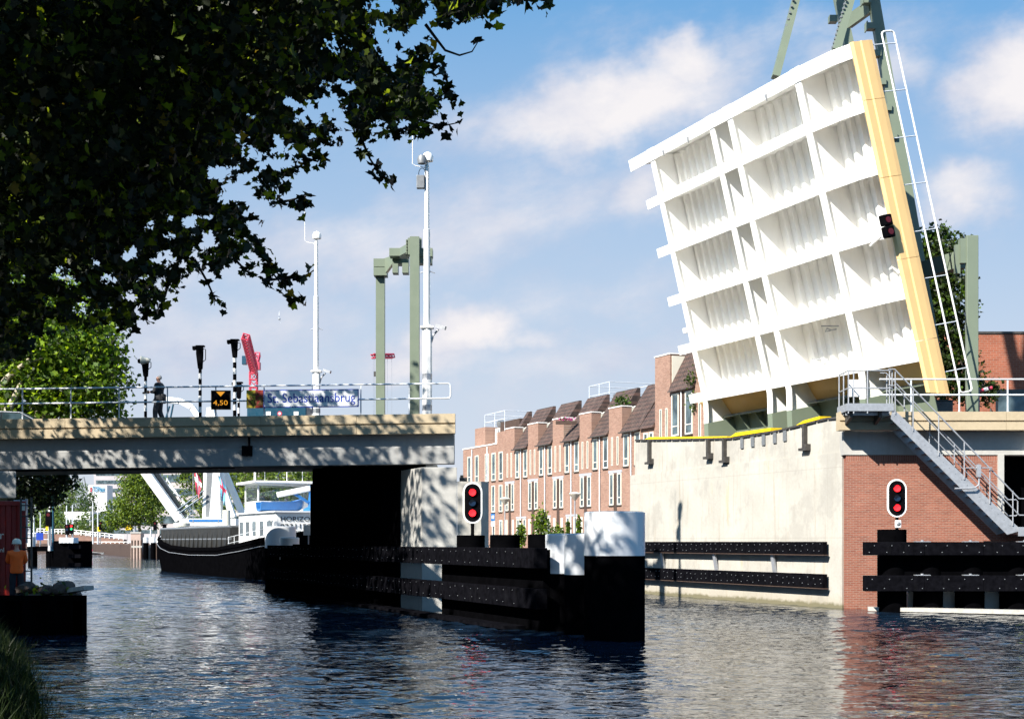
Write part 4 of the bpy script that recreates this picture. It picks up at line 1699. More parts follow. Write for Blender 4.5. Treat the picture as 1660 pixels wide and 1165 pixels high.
# dark teal van and small car on the bridge deck
van = thing('parked_van', P(448, 690, 61), 'dark teal van roof showing just above the bridge edge below the name sign', 'van')
b = MB()
xa, xb_ = P(400, 0, 61).x, P(497, 0, 61).x
zt_ = P(0, 656, 61).z
b.box(xa, xb_, 61, 62.9, 6.7 + .35, zt_)
b.build('body', M['teal'], van, bevel=.06)
for px in (435, 480):
    q = P(px, 669.5, 60.98)
    b = MB()
    b.box(q.x - .1, q.x + .1, 60.98, 61.0, q.z - .09, q.z + .07)
    b.build('label_plate', M['white'], van)
for px in (412, 484):
    b = MB()
    q = P(px, 700, 61)
    b.lathe((0, 0, 0), [(.1, -.1), (.33, -.1), (.35, 0), (.33, .1), (.1, .1)], 18)
    for i, v_ in enumerate(b.v):
        b.v[i] = (q.x + v_[0], 61.1 + v_[2], 7.05 + v_[1])
    b.build('wheel', M['rubber'], van, smooth=True)
q = P(458, 666.5, 56.9)
rs = thing('round_road_sign', (q.x, 56.2, 6.6), 'small round red and white road sign in front of the teal van', 'sign')
b = MB()
b.prism([(q.x + .09 * math.cos(a), 56.2, 7.42 + .09 * math.sin(a)) for a in [2 * math.pi * j / 20 for j in range(20)]], (0, .02, 0))
b.build('disc', M['cranered'], rs)
b = MB()
b.prism([(q.x + .05 * math.cos(a), 56.19, 7.42 + .05 * math.sin(a)) for a in [2 * math.pi * j / 20 for j in range(20)]], (0, .008, 0))
b.build('disc_centre', M['signwhite'], rs)
b = MB()
b.tube((q.x, 56.25, 6.6), (q.x, 56.25, 7.5), .03)
b.build('post', M['galv'], rs)


def car(name, loc, rz, label, paint):
    t = thing(name, loc, label, 'car', None, rz)
    b = MB()
    side = [(-2.1, .35), (-2.15, .62), (-2.0, .82), (-1.35, .9), (-.7, 1.32), (.1, 1.45), (.9, 1.42), (1.6, 1.05), (2.05, .95), (2.15, .6), (2.1, .35)]
    prof = []
    for w, k in ((-.82, 1), (.82, 1)):
        prof.append([(x, w * (1 - .16 * max(0, z - .85)), z) for x, z in side])
    n = len(side)
    b.add(prof[0] + prof[1], [tuple(range(n)), tuple(range(2 * n - 1, n - 1, -1))] + [(i, n + i, n + (i + 1) % n, (i + 1) % n) for i in range(n)])
    body = b.build('body', paint, t, local=True, bevel=.05)
    for sgn in (-1, 1):
        b = MB()
        def g_(x, z):
            return (x, sgn * (.82 * (1 - .16 * max(0, z - .85)) + .008), z)
        b.add([g_(-1.15, .95), g_(-.68, 1.25), g_(.05, 1.37), g_(.05, .95)], [(0, 1, 2, 3) if sgn < 0 else (3, 2, 1, 0)])
        b.add([g_(.12, .95), g_(.12, 1.37), g_(.85, 1.34), g_(1.35, 1.06), g_(1.3, .95)], [(0, 1, 2, 3, 4) if sgn < 0 else (4, 3, 2, 1, 0)])
        b.build('side_window', M['glass_car'], t, local=True)
    for x in (-1.3, 1.3):
        for y in (-.75, .75):
            b = MB()
            b.lathe((0, 0, 0), [(.12, -.1), (.30, -.1), (.32, 0), (.30, .1), (.12, .1)], 18)
            for i, v_ in enumerate(b.v):
                b.v[i] = (x + v_[0], y + v_[2], .32 + v_[1])
            b.build('wheel', M['rubber'], t, smooth=True, local=True)
    b = MB()
    b.path([(-1.28, -.80, .93), (-.72, -.76, 1.3), (.05, -.74, 1.42), (.85, -.745, 1.39), (1.45, -.79, 1.08)], .02, 6)
    b.build('window_trim', M['galv'], t, local=True)
    return t


cc = P(8, 680, 61)
car('parked_car', (cc.x, 61, 6.45), 0.05, 'dark car whose curved roof shows above the bridge edge in front of the sunlit tree', M['carpaint'])
# ================================================================== ROW HOUSES


def hwin(root, x, z0, w, h, y=0.0, mull=True, frame='cream'):
    """a window set in the wall: frame with a pane as its sub-part, and a sill"""
    b = MB()
    f = min(.10, w * .2)
    b.box(x, x + w, y - .03, y + .06, z0, z0 + f)
    b.box(x, x + w, y - .03, y + .06, z0 + h - f, z0 + h)
    b.box(x, x + f, y - .03, y + .06, z0 + f, z0 + h - f)
    b.box(x + w - f, x + w, y - .03, y + .06, z0 + f, z0 + h - f)
    if mull and w > .5:
        b.box(x + f, x + w - f, y - .025, y + .05, z0 + h * .22, z0 + h * .22 + .06)
    o = b.build('window', M[frame], root, local=True)
    b = MB()
    b.add([(x + f, y - .004, z0 + f), (x + w - f, y - .004, z0 + f), (x + w - f, y - .004, z0 + h - f), (x + f, y - .004, z0 + h - f)], [(0, 1, 2, 3)])
    b.build('pane', M['glass'], o, local=True)
    if w > .4:
        b = MB()
        b.box(x - .04, x + w + .04, y - .09, y - .031, z0 - .07, z0 - .003)
        b.build('sill', M['steel_dark'], o, local=True)
    return o


HO = Vector((0, 0, 0))
Y0H = 119.7
X0H = 47.9 - .405 * Y0H
STREET = 1.6
hrz = math.atan2(HA.y, HA.x)


def hpos(a):
    return Vector((X0H, Y0H, STREET)) + HA * a


UNIT = 4.98


def row_house(a, label, group):
    r = thing('row_house', hpos(a), label, 'house', group, hrz)
    b = MB()
    b.box(0.002, UNIT - .002, 0, 9.0, 0, 8.45)
    b.box(0.02, 2.1, 0.0, .75, 8.452, 10.2)
    b.build('wall', M['brick_house'], r, local=True)
    b = MB()
    b.box(-.02, 2.14, -.04, .79, 10.202, 10.28)
    b.build('coping', M['white'], r, local=True)
    b = MB()
    b.prism([(1.55, .76, 8.6), (1.55, 2.3, 8.6), (1.55, 2.3, 10.35), (1.55, 1.3, 10.35), (1.55, .76, 10.1)], (.55, 0, 0))
    b.build('side_panel', M['cream'], r, local=True)
    b = MB()
    b.prism([(2.15, -.22, 8.35), (2.15, 2.0, 11.75), (2.15, 2.2, 11.75), (2.15, 2.2, 8.5), (2.15, .1, 8.5)], (2.78, 0, 0))
    b.build('roof', M['tile'], r, local=True)
    b = MB()
    b.prism([(0.004, .76, 9.85), (0.004, 2.0, 11.75), (0.004, 2.2, 11.75), (0.004, 2.2, 9.2), (0.004, .76, 9.2)], (.62, 0, 0))
    b.build('roof', M['tile'], r, local=True)
    b = MB()
    b.box(.1, UNIT - .1, 2.32, 8.9, 8.46, 11.15)
    b.build('timber_attic', M['wood_dark'], r, local=True)
    b = MB()
    b.box(2.12, 4.94, -.34, -.225, 8.30, 8.37)
    b.build('gutter', M['steel_dark'], r, local=True)
    b = MB()
    b.tube((3.62, -.08, 0.1), (3.62, -.08, 8.3), .05, 8)
    b.build('drain_pipe', M['whitestain'], r, local=True)
    # top floor
    for x in (.42, 1.3):
        hwin(r, x, 6.15, .26, 2.0, mull=False)
    for x in (2.35, 4.08):
        hwin(r, x, 6.0, .78, 2.25)
    # middle floor: pair with a dark panel between
    hwin(r, .12, 3.35, .66, 2.25)
    hwin(r, 1.36, 3.35, .66, 2.25)
    b = MB()
    b.box(.82, 1.32, -.02, .02, 1.1, 5.55)
    b.build('timber_panel', M['wood_dark'], r, local=True)
    b = MB()
    b.box(.0, 2.12, -.035, .02, 5.62, 5.80)
    b.build('lintel', M['lintel'], r, local=True)
    # ground floor
    b = MB()
    b.box(.15, .55, -.03, .02, .05, 2.6)
    b.box(1.6, 1.95, -.03, .02, .05, 2.6)
    b.build('door_panel', M['cream'], r, local=True)
    b = MB()
    b.box(.6, 1.5, -.02, .03, 0.02, 1.05)
    b.build('door', M['steel_dark'], r, local=True)
    hwin(r, 2.6, .9, .6, 1.75)
    hwin(r, 3.95, .9, .6, 1.75)
    b = MB()
    b.box(2.5, 4.65, -.035, .02, 2.68, 2.83)
    b.build('lintel', M['lintel'], r, local=True)
    return r


grp = 'pink brick row houses with brown tiled roofs'
hl = ['pink brick row house farthest along the terrace next to the flat roofed end house',
      'pink brick row house second from the flat roofed end house, behind the farther street lamp',
      'pink brick row house in the middle of the terrace, white roof rails above it',
      'pink brick row house fourth from the flat roofed end, nearer street lamp before it',
      'pink brick row house beside the tall house, roof garden plants on its front']
h0 = row_house(0, hl[0], grp)
houses = [h0]
for k in range(1, 5):
    c = copy_tree(h0)
    c.location = hpos(UNIT * k)
    c['label'] = hl[k]
    WL[c.name] = hpos(UNIT * k)
    houses.append(c)
# roof rails stand on two of the roofs
for (hh_, zz) in ((houses[2], 11.3),):
    b = MB()
    for z in (12.1, 12.9):
        b.path([(.3, 3, z), (3.9, 3, z), (3.9, 7, z), (.3, 7, z), (.3, 3, z)], .03, 6)
    for (x, y) in ((.3, 3), (2.1, 3), (3.9, 3), (3.9, 7), (.3, 7)):
        b.tube((x, y, 11.0), (x, y, 12.9), .03, 6)
    b.build('roof_rail', M['rail'], hh_, local=True)
    b = MB()
    b.box(2.2, 3.4, 3.6, 5, 10.9, 11.5)
    b.build('chimney', M['brick_house'], hh_, local=True)
    b = MB()
    b.lathe((2.8, 4.2, 11.5), [(.15, 0), (.32, .3), (.34, .55), (.1, .75)], 12)
    b.build('roof_vent', M['galv_dark'], hh_, local=True, smooth=True)
# end house with a flat roof
eh = thing('end_house', hpos(-10.3), 'flat roofed brick house at the far end of the terrace with a dark timber attic', 'house', None, hrz)
b = MB()
b.box(0, 10.28, 0, 9, 0, 9.1)
b.box(8.4, 10.25, .02, 1.9, 9.102, 10.1)
b.box(0.4, 3.0, 1.0, 8, 9.102, 11.0)
b.build('wall', M['brick_house'], eh, local=True)
b = MB()
b.box(-.04, 8.4, -.05, 9.04, 9.102, 9.2)
b.build('coping', M['white'], eh, local=True)
b = MB()
b.box(4.2, 8.6, 2.0, 8, 9.21, 11.35)
b.build('timber_attic', M['wood_dark'], eh, local=True)
for x in (3.2, 3.75):
    hwin(eh, x, 9.35, .45, 1.5, y=1.9, frame='white')
for x in (1.2, 3.1, 5.6, 7.2, 8.9):
    hwin(eh, x, 6.0, .9, 2.4)
    hwin(eh, x, 3.3, .8, 2.3)
    hwin(eh, x + .1, .8, .7, 1.8)
b = MB()
for z in (11.6, 12.3):
    b.path([(.3, 2, z), (5.2, 2, z), (5.2, 7, z), (.3, 7, z), (.3, 2, z)], .035, 6)
for (x, y) in ((.3, 2), (2.8, 2), (5.2, 2), (5.2, 7), (.3, 7)):
    b.tube((x, y, 9.2), (x, y, 12.3), .03, 6)
b.build('roof_rail', M['rail'], eh, local=True)
b = MB()
b.lathe((1.8, 3, 11), [(.2, 0), (.4, .3), (.42, .6), (.1, .8)], 12)
b.build('roof_vent', M['galv_dark'], eh, local=True, smooth=True)
b = MB()
b.tube((6.3, -.08, .1), (6.3, -.08, 9), .05, 8)
b.tube((2.5, -.08, .1), (2.5, -.08, 9), .05, 8)
b.build('drain_pipe', M['whitestain'], eh, local=True)
# farther block seen over the gap
# tall house at the near end
th = thing('tall_house', hpos(UNIT * 5 + .01), 'tallest pink brick house of the terrace, steep tiled gable beside the raised leaf', 'house', None, hrz)
b = MB()
b.box(.0, 11, 0.02, 10, 0, 8.4)
b.box(2.0, 11, 0.02, 10, 8.402, 10.2)
b.box(2.0, 4.1, .02, 2.6, 10.202, 13.0)
b.box(4.1, 8.6, .02, 8, 10.202, 10.7)
b.box(7.5, 11, .02, 3, 10.702, 13.3)
b.build('wall', M['brick_house'], th, local=True)
b = MB()
b.box(1.95, 4.15, -.03, 2.65, 13.002, 13.08)
b.box(7.45, 11.05, -.03, 3.05, 13.302, 13.38)
b.build('coping', M['white'], th, local=True)
b = MB()
b.box(4.102, 4.14, .15, 2.5, 11.0, 12.9)
b.build('side_panel', M['cream'], th, local=True)
b = MB()
b.prism([(4.15, -.25, 10.45), (4.15, 2.6, 15.6), (4.15, 3.0, 15.6), (4.15, 3.0, 10.71), (4.15, .1, 10.71)], (3.3, 0, 0))
b.build('roof', M['tile'], th, local=True)
b = MB()
b.prism([(.05, -.22, 8.38), (.05, 2.4, 12.1), (.05, 2.6, 12.1), (.05, 2.6, 8.42), (.05, .1, 8.42)], (1.93, 0, 0))
b.build('roof', M['tile'], th, local=True)
for (x, w) in ((4.35, .95), (6.15, .95)):
    hwin(th, x, 7.6, w, 2.75)
    hwin(th, x, 4.3, w, 2.2)
    b = MB()
    b.box(x, x + w, -.02, .03, 6.6, 7.5)
    b.build('timber_panel', M['wood_dark'], th, local=True)
b = MB()
b.box(5.4, 6.05, -.02, .03, 6.6, 10.3)
b.build('timber_panel', M['wood_dark'], th, local=True)
for x in (2.7, 3.5, 7.9, 8.8, 10.0):
    hwin(th, x, 7.3, .28, 2.2, mull=False)
    hwin(th, x, 4.5, .28, 1.6, mull=False)
for x in (.4, 1.2):
    hwin(th, x, 5.9, .6, 2.2)
hwin(th, .5, 3.3, .6, 2.25)
hwin(th, 2.6, 3.3, .6, 2.25)
b = MB()
b.box(1.15, 2.5, -.5, .0, 3.2, 5.6)
b.build('bay_box', M['cream'], th, local=True)
b = MB()
b.tube((5.75, -.07, .1), (5.75, -.07, 10.4), .05, 8)
b.build('drain_pipe', M['whitestain'], th, local=True)

# street lamps
def street_lamp(pos, h, label, group=None, name='street_lamp'):
    t = thing(name, pos, label, 'street lamp', group)
    b = MB()
    b.lathe(pos, [(.07, 0), (.07, .9), (.045, 1.0), (.04, h - .35)], 10)
    b.build('pole', M['galv'], t, smooth=True)
    b = MB()
    b.lathe((pos[0], pos[1], pos[2] + h - .35), [(.06, 0), (.34, .34), (.36, .38)], 16)
    b.build('lamp_shade', plain('lamp_shade_glass', (.40, .36, .30), .4), t, smooth=True)
    b = MB()
    b.lathe((pos[0], pos[1], pos[2] + h + .03), [(.37, 0), (.3, .06), (.05, .12)], 16)
    b.build('lid', M['cream'], t, smooth=True)
    return t


for (px, ytop, Y, lab) in ((818.5, 809, 97, 'farther conical street lamp on the terrace street, beside a blue road sign'), (932, 801, 84, 'nearer conical street lamp on the terrace street above the white topped posts')):
    q = P(px, ytop, Y)
    street_lamp((q.x, q.y, STREET), q.z - STREET, lab, 'conical street lamps')
q = P(799, 838, 95)
t = thing('blue_road_sign', (q.x, q.y, STREET), 'small blue and white road sign on the terrace street', 'sign')
b = MB()
b.box(q.x - .13, q.x + .13, q.y - .02, q.y, q.z - .25, q.z + .25)
b.build('sign_plate', M['blue'], t)
b = MB()
b.box(q.x - .08, q.x + .08, q.y - .03, q.y - .021, q.z - .1, q.z + .12)
b.box(q.x - .13, q.x + .13, q.y - .02, q.y, q.z - .6, q.z - .3)
b.build('sign_symbol', M['signwhite'], t)
b = MB()
b.tube((q.x, q.y + .03, STREET), (q.x, q.y + .03, q.z + .25), .03, 8)
b.build('post', M['galv'], t)
# bicycle with blue bags leaning by the lamp
q = P(813, 878, 94)
bk = thing('parked_bicycle', (q.x, q.y, STREET), 'parked bicycle with pale blue panniers beside the farther street lamp', 'bicycle')
for dx in (-.52, .52):
    b = MB()
    ring = [(q.x + dx + .34 * math.cos(a), q.y, STREET + .35 + .34 * math.sin(a)) for a in [2 * math.pi * j / 18 for j in range(18)]]
    b.path(ring, .025, 6, closed=True)
    b.build('wheel', M['rubber'], bk)
b = MB()
for p0_, p1_ in (((-.52, .35), (-.1, .4)), ((-.1, .4), (.35, .9)), ((-.52, .35), (-.2, .95)), ((-.2, .85), (.35, .9)), ((-.1, .4), (-.22, 1.0)), ((.52, .35), (.36, 1.05)), ((.36, 1.05), (.22, 1.1))):
    b.tube((q.x + p0_[0], q.y, STREET + p0_[1]), (q.x + p1_[0], q.y, STREET + p1_[1]), .02, 6)
b.build('frame', M['steel_dark'], bk)
b = MB()
b.box(q.x - .34, q.x - .1, q.y - .08, q.y + .08, STREET + .98, STREET + 1.04)
b.build('saddle', M['rubber'], bk, bevel=.02)
b = MB()
b.box(q.x - .75, q.x - .3, q.y - .2, q.y - .04, STREET + .45, STREET + .85)
b.build('pannier', plain('pale_blue_bag', (.2, .42, .6), .6), bk, bevel=.04)

# brick building behind the right abutment
rb = thing('brick_building', P(1640, 662, 74), 'plain red brick building with a dark window behind the right bridge railing', 'building')
xa = P(1590, 0, 74).x
zt_ = P(0, 541, 74).z
b = MB()
b.box(xa - 2.3, xa + 30, 74, 90, 1.4, zt_)
b.build('wall', M['brick_back'], rb)
b = MB()
b.box(xa - 2.35, xa + 30.05, 73.95, 90.05, zt_ + .002, zt_ + .12)
b.build('roof_edge', M['steel_dark'], rb)
b = MB()
q0, q1 = P(1614, 664, 73.97), P(1668, 631, 73.97)
b.box(q0.x, q1.x, 73.95, 74.02, q0.z - 1, q1.z)
o = b.build('window', M['carpaint'], rb)
b = MB()
b.box(q0.x + .12, q1.x - .1, 73.93, 73.945, q0.z - .9, q1.z - .35)
b.build('pane', M['glass'], o)
b = MB()
b.tube(P(1606, 700, 73.9), P(1606, 662, 73.9), .05, 8)
b.build('drain_pipe', M['steel_dark'], rb)
t = thing('barrier_post', P(1572, 664, 56), 'short red and white banded barrier boom at the foot of the green portal', 'barrier')
b = MB()
q0, q1 = P(1588, 634, 54), P(1608, 628, 54)
for k in range(3):
    a, c = q0.lerp(q1, k / 3), q0.lerp(q1, (k + 1) / 3)
    b.tube(a, c, .07, 8, mi=k % 2)
b.build('boom', [M['cranered'], M['white']], t)
b = MB()
b.box(q0.x - .45, q0.x - .05, 53.8, 54.3, 6.7, q0.z + .12)
b.build('housing', M['galv_dark'], t, bevel=.03)
t = thing('planter', P(1520, 660, 58), 'low black planter behind the right railing below the leaf', 'planter')
b = MB()
q0, q1 = P(1504, 662, 57), P(1545, 650, 57)
b.box(q0.x, q1.x, 57, 57.6, 6.7, q1.z)
b.build('box', M['carpaint'], t, bevel=.02)
b = MB()
b.box(q0.x - .03, q1.x + .03, 56.97, 57.63, q1.z + .001, q1.z + .05)
b.build('rim', M['steel_dark'], t)

# ================================================================== BARGE
BD = Vector((-.43, .903, 0)).normalized()
BN = Vector((-BD.y, BD.x, 0))            # towards the side we see
if BN.x > 0: BN = -BN
SL = Vector((-13.95, 84.0, 0))
BC = SL - BN * 3.0                        # centre of the stern
BL = 44.0


def BP(l, w, z):
    return BC + BD * l + BN * w + Vector((0, 0, z))


barge = thing('cargo_barge', BP(20, 0, 0), 'black cargo barge with a white deckhouse, under the fixed span', 'barge')
stations = []
for l, hw, hb, zg in ((-3.5, 1.2, .4, 3.1), (-2.8, 2.3, 1.6, 2.95), (-1, 2.95, 2.7, 2.8), (3, 3.1, 3.0, 2.62), (8, 3.1, 3.05, 2.3), (14, 3.1, 3.05, 2.0), (22, 3.1, 3.05, 1.95), (29, 3.1, 3.0, 2.1), (33, 2.95, 2.75, 2.4), (37, 2.4, 1.9, 2.75), (40, 1.6, 1.0, 3.0), (42.8, .8, .35, 3.25), (44.6, .25, .08, 3.4), (45.0, .06, .03, 3.45)):
    stations.append((l, hw, hb, zg))
b = MB()
vs, fs = [], []
for (l, hw, hb, zg) in stations:
    # waterline below, bulge, rubbing edge, gunwale on both sides
    row = [(hb, -1.0), (hb + (hw - hb) * .55, .5), (hw - .02, zg * .62), (hw, zg - .28), (hw + .05, zg - .26), (hw + .05, zg - .12), (hw, zg - .10), (hw - .02, zg), (hw - .16, zg), (hw - .16, zg - .35)]
    pts = [BP(l, w, z) for w, z in row] + [BP(l, -w, z) for w, z in row[::-1]]
    vs += pts
n = 20
for i in range(len(stations) - 1):
    for j in range(n - 1):
        fs.append((i * n + j, i * n + j + 1, (i + 1) * n + j + 1, (i + 1) * n + j))
fs.append(tuple(range(n)))
b.add(vs, fs)
b.build('hull', M['tar2'], barge, smooth=True)
b = MB()
pts = []
for i in range(2, len(stations) - 4):
    l, hw, hb, zg = stations[i]
    pts.append(BP(l, hw + .06, zg - .55))
b.path(pts, .022, 5)
b.build('white_line', M['galv'], barge)
# decks
deck = plain('pale_deck_plate', (.30, .32, .34), .5, var=.25, scale=2)
b = MB()
L_, R_ = [], []
for (l, hw, hb, zg) in stations:
    L_.append(BP(l, hw - .165, zg - .3))
    R_.append(BP(l, -(hw - .165), zg - .3))
b.add(L_ + R_, [(i, i + 1, len(L_) + i + 1, len(L_) + i) for i in range(len(L_) - 1)])
b.build('deck', deck, barge)
b = MB()
L_, R_ = [], []
for (l, hw, hb, zg) in stations[:]:
    if l >= 37:
        L_.append(BP(l, max(.02, hw - .17), zg + .02))
        R_.append(BP(l, -max(.02, hw - .17), zg + .02))
b.add(L_ + R_, [(i, i + 1, len(L_) + i + 1, len(L_) + i) for i in range(len(L_) - 1)])
b.build('foredeck', M['whitestain'], barge)
hold = plain('worn_hold_paint', (.014, .014, .013), .7, var=.6, scale=1.2, dirt=.35, grime=(.10, .08, .05))
b = MB()
co = [(12.5, 2.45), (35.0, 2.45), (37.5, 1.5), (37.9, .0)]
outer = [(l, w) for l, w in co] + [(l, -w) for l, w in co[::-1][1:]]
zc0, zc1 = 1.7, 3.35
for i in range(len(outer)):
    p, q = outer[i], outer[(i + 1) % len(outer)]
    a, c = BP(p[0], p[1], zc0), BP(q[0], q[1], zc0)
    nrm = (c - a).cross(Vector((0, 0, 1))).normalized() * .1
    b.prism([a, c, c - nrm, a - nrm], (0, 0, zc1 - zc0))
b.build('hold_coaming', hold, barge)
b = MB()
pts = [BP(l, w * 1.03, zc1 + .04) for l, w in outer]
b.path(pts, .10, 6, closed=True)
pts = [BP(l, w * 1.02, 2.55) for l, w in outer]
b.path(pts, .08, 6, closed=True)
b.build('coaming_edge', M['galv_dark'], barge)
b = MB()
for k in range(16):
    l = 13.3 + k * 1.4
    b.prism([BP(l, 2.5, 1.75), BP(l, 2.72, 1.75), BP(l, 2.52, 3.3), BP(l, 2.5, 3.3)], BD * .06)
tag(b.build('coaming_rib', hold, barge), kind='stuff')
# deckhouse
b = MB()
zh0, zh1 = 2.2, 4.15
b.prism([BP(2.2, 2.35, zh0), BP(11.0, 2.35, zh0), BP(11.8, 1.5, zh0), BP(11.8, -1.5, zh0), BP(11.0, -2.35, zh0), BP(2.2, -2.35, zh0)], (0, 0, zh1 - zh0))
b.build('deckhouse', M['white'], barge, bevel=.04)
b = MB()
b.prism([BP(2.0, 2.5, zh1 + .002), BP(11.2, 2.5, zh1 + .002), BP(12.0, 1.6, zh1 + .002), BP(12.0, -1.6, zh1 + .002), BP(11.2, -2.5, zh1 + .002), BP(2.0, -2.5, zh1 + .002)], (0, 0, .09))
b.build('deckhouse_roof', M['whitestain'], barge)
for l in (3.2, 5.0, 6.8, 8.4, 9.9):
    b = MB()
    wd = 1.0 if l < 4 else .8
    b.prism([BP(l, 2.355, 2.75), BP(l + wd, 2.355, 2.75), BP(l + wd, 2.355, 3.65), BP(l, 2.355, 3.65)], BN * .02)
    b.build('window', M['glass'], barge)
# wheelhouse with slender frame
b = MB()
zw = 4.25
for (l, w) in ((7.5, 2.0), (7.5, -2.0), (10.6, 2.0), (10.6, -2.0)):
    b.beam(BP(l, w, zw), BP(l, w, 6.05), .09, .09, up=BD)
for z in (4.95, 6.0):
    for (p, q) in (((7.5, 2.0), (7.5, -2.0)), ((10.6, 2.0), (10.6, -2.0)), ((7.5, 2.0), (10.6, 2.0)), ((7.5, -2.0), (10.6, -2.0))):
        b.beam(BP(*p, z), BP(*q, z), .07, .07)
wh = b.build('wheelhouse_frame', M['white'], barge)
b = MB()
b.prism([BP(7.55, 1.97, 4.26), BP(10.55, 1.97, 4.26), BP(10.55, -1.97, 4.26), BP(7.55, -1.97, 4.26)], (0, 0, .65))
b.build('wheelhouse_panel', M['white'], barge)
b = MB()
b.prism([BP(6.8, 2.5, 6.1), BP(11.2, 2.5, 6.1), BP(11.2, -2.5, 6.1), BP(6.8, -2.5, 6.1)], (0, 0, .16))
b.build('wheelhouse_roof', M['white'], barge, bevel=.04)
gl = bpy.data.materials.new('clear_glass')
gl.use_nodes = True
_t = NT(gl.node_tree)
_a, _b, _m, _o = _t.n('ShaderNodeBsdfTransparent'), _t.n('ShaderNodeBsdfGlossy'), _t.n('ShaderNodeMixShader'), _t.n('ShaderNodeOutputMaterial')
_a.inputs[0].default_value = (.75, .82, .8, 1)
_b.inputs['Roughness'].default_value = .03
_m.inputs[0].default_value = .18
_t.t.links.new(_a.outputs[0], _m.inputs[1])
_t.t.links.new(_b.outputs[0], _m.inputs[2])
_t.t.links.new(_m.outputs[0], _o.inputs[0])
for (p, q) in (((7.5, 2.0), (7.5, -2.0)), ((10.6, 2.0), (10.6, -2.0)), ((7.5, 2.0), (10.6, 2.0)), ((7.5, -2.0), (10.6, -2.0))):
    b = MB()
    b.add([BP(*p, 5.0), BP(*q, 5.0), BP(*q, 5.95), BP(*p, 5.95)], [(0, 1, 2, 3)])
    b.build('wheelhouse_pane', gl, wh)
b = MB()
b.path([BP(7.2, 2.3, 6.2), BP(7.2, 2.3, 6.8), BP(7.2, 2.05, 7.05), BP(7.2, -2.05, 7.05), BP(7.2, -2.3, 6.8), BP(7.2, -2.3, 6.2)], .07, 8)
b.tube(BP(7.2, .2, 6.2), BP(7.2, .2, 7.4), .03, 6)
for w in (1.6, -.9, -1.9):
    b.tube(BP(7.4, w, 6.2), BP(7.4, w, 8.6), .02, 6)
b.lathe(BP(7.2, .2, 7.25), [(.05, 0), (.16, .08), (.05, .2)], 10)
b.build('roof_mast', M['white'], barge)
b = MB()
b.lathe(BP(7.2, 1.2, 7.12), [(.12, 0), (.13, .22), (.06, .3)], 10)
b.build('orange_beacon', plain('orange_beacon_glass', (.6, .14, .02), .3), barge, smooth=True)
text('lettering', 'HORIZON', M['black'], barge, .40, BP(2.175, 2.1, 3.62), right=-BN, width=2.2)
text('lettering', '02311589', M['black'], barge, .40, BP(2.175, 2.1, 3.18), right=-BN, width=2.2)
text('lettering', 'KESTEREN', M['black'], barge, .40, BP(2.175, 2.1, 2.74), right=-BN, width=2.2)
b = MB()
for z in (2.75, 3.15):
    b.path([BP(-2.5, 2.2, z + .1), BP(3, 2.9, z), BP(11.5, 2.95, z - .5)], .02, 5)
for k in range(10):
    l = -2 + k * 1.5
    b.tube(BP(l, 2.92 if l > 2 else 2.6, 2.2), BP(l, 2.92 if l > 2 else 2.6, 3.0 if l < 7 else 2.7), .02, 5)
b.build('side_rail', M['whitestain'], barge)
# anchor gear at the bow
b = MB()
for w in (.8, -.8):
    c = BP(42.0, w, 3.2)
    b.lathe(c, [(.18, -.2), (.18, .6), (.26, .62), (.26, .7)], 12)
b.build('bollard', M['black'], barge, smooth=True)
b = MB()
b.lathe(BP(38.8, 0, 2.9), [(.6, -.2), (.6, .75), (.7, .78), (.7, 1.05), (.3, 1.1)], 16)
b.build('anchor_winch', M['cream'], barge, smooth=True)
# blue dinghy and blue crane on the deckhouse roof: things carried by the barge
dg = thing('blue_dinghy', BP(6, 0, 4.25), 'small blue plastic boat lying on the barge roof before the wheelhouse', 'boat')
b = MB()
vs, fs = [], []
prof = [(-1.9, .7, .62, .0), (-1.2, .82, .6, -.0), (0, .85, .62, 0), (1.1, .72, .68, 0), (1.7, .42, .8, .1), (2.0, .08, .9, .3)]
for (l, hw, zt2, zb2) in prof:
    for (w, z) in ((-hw, zt2), (-hw * .75, zb2 + .1), (0, zb2), (hw * .75, zb2 + .1), (hw, zt2), (hw * .82, zt2), (hw * .6, zb2 + .2), (0, zb2 + .15), (-hw * .6, zb2 + .2), (-hw * .82, zt2)):
        vs.append(BP(5.9 + w * 1.0, 1.0 - l * .75, 4.26 + z))
n = 10
for i in range(len(prof) - 1):
    for j in range(n):
        fs.append((i * n + j, i * n + (j + 1) % n, (i + 1) * n + (j + 1) % n, (i + 1) * n + j))
fs += [tuple(range(n)), tuple(range((len(prof) - 1) * n, len(prof) * n))]
b.add(vs, fs)
b.build('hull', M['blue'], dg, smooth=True)
b = MB()
b.prism([BP(5.5, .9, 4.62), BP(6.3, .9, 4.62), BP(6.3, 1.2, 4.62), BP(5.5, 1.2, 4.62)], (0, 0, .06))
b.build('thwart', M['blue'], dg)
cr = thing('deck_crane', BP(3.6, -.3, 4.25), 'small blue deck crane with a white wrapped arm on the barge roof', 'crane')
b = MB()
b.lathe(BP(3.6, -.3, 4.25), [(.5, 0), (.5, .15), (.2, .3), (.17, 1.3), (.22, 1.6)], 12)
b.build('pillar', M['blue'], cr, smooth=True)
b = MB()
b.beam(BP(3.6, -.3, 5.7), BP(3.5, 1.9, 5.25), .3, .34)
b.build('arm', M['white'], cr, bevel=.05)
b = MB()
b.beam(BP(3.55, -.1, 4.8), BP(3.55, .8, 5.35), .16, .16)
b.build('ram', M['blue'], cr)
pu = thing('purple_bundle', BP(3.5, -1.15, 4.25), 'purple cloth bundle beside the blue deck crane on the barge', 'bundle')
b = MB()
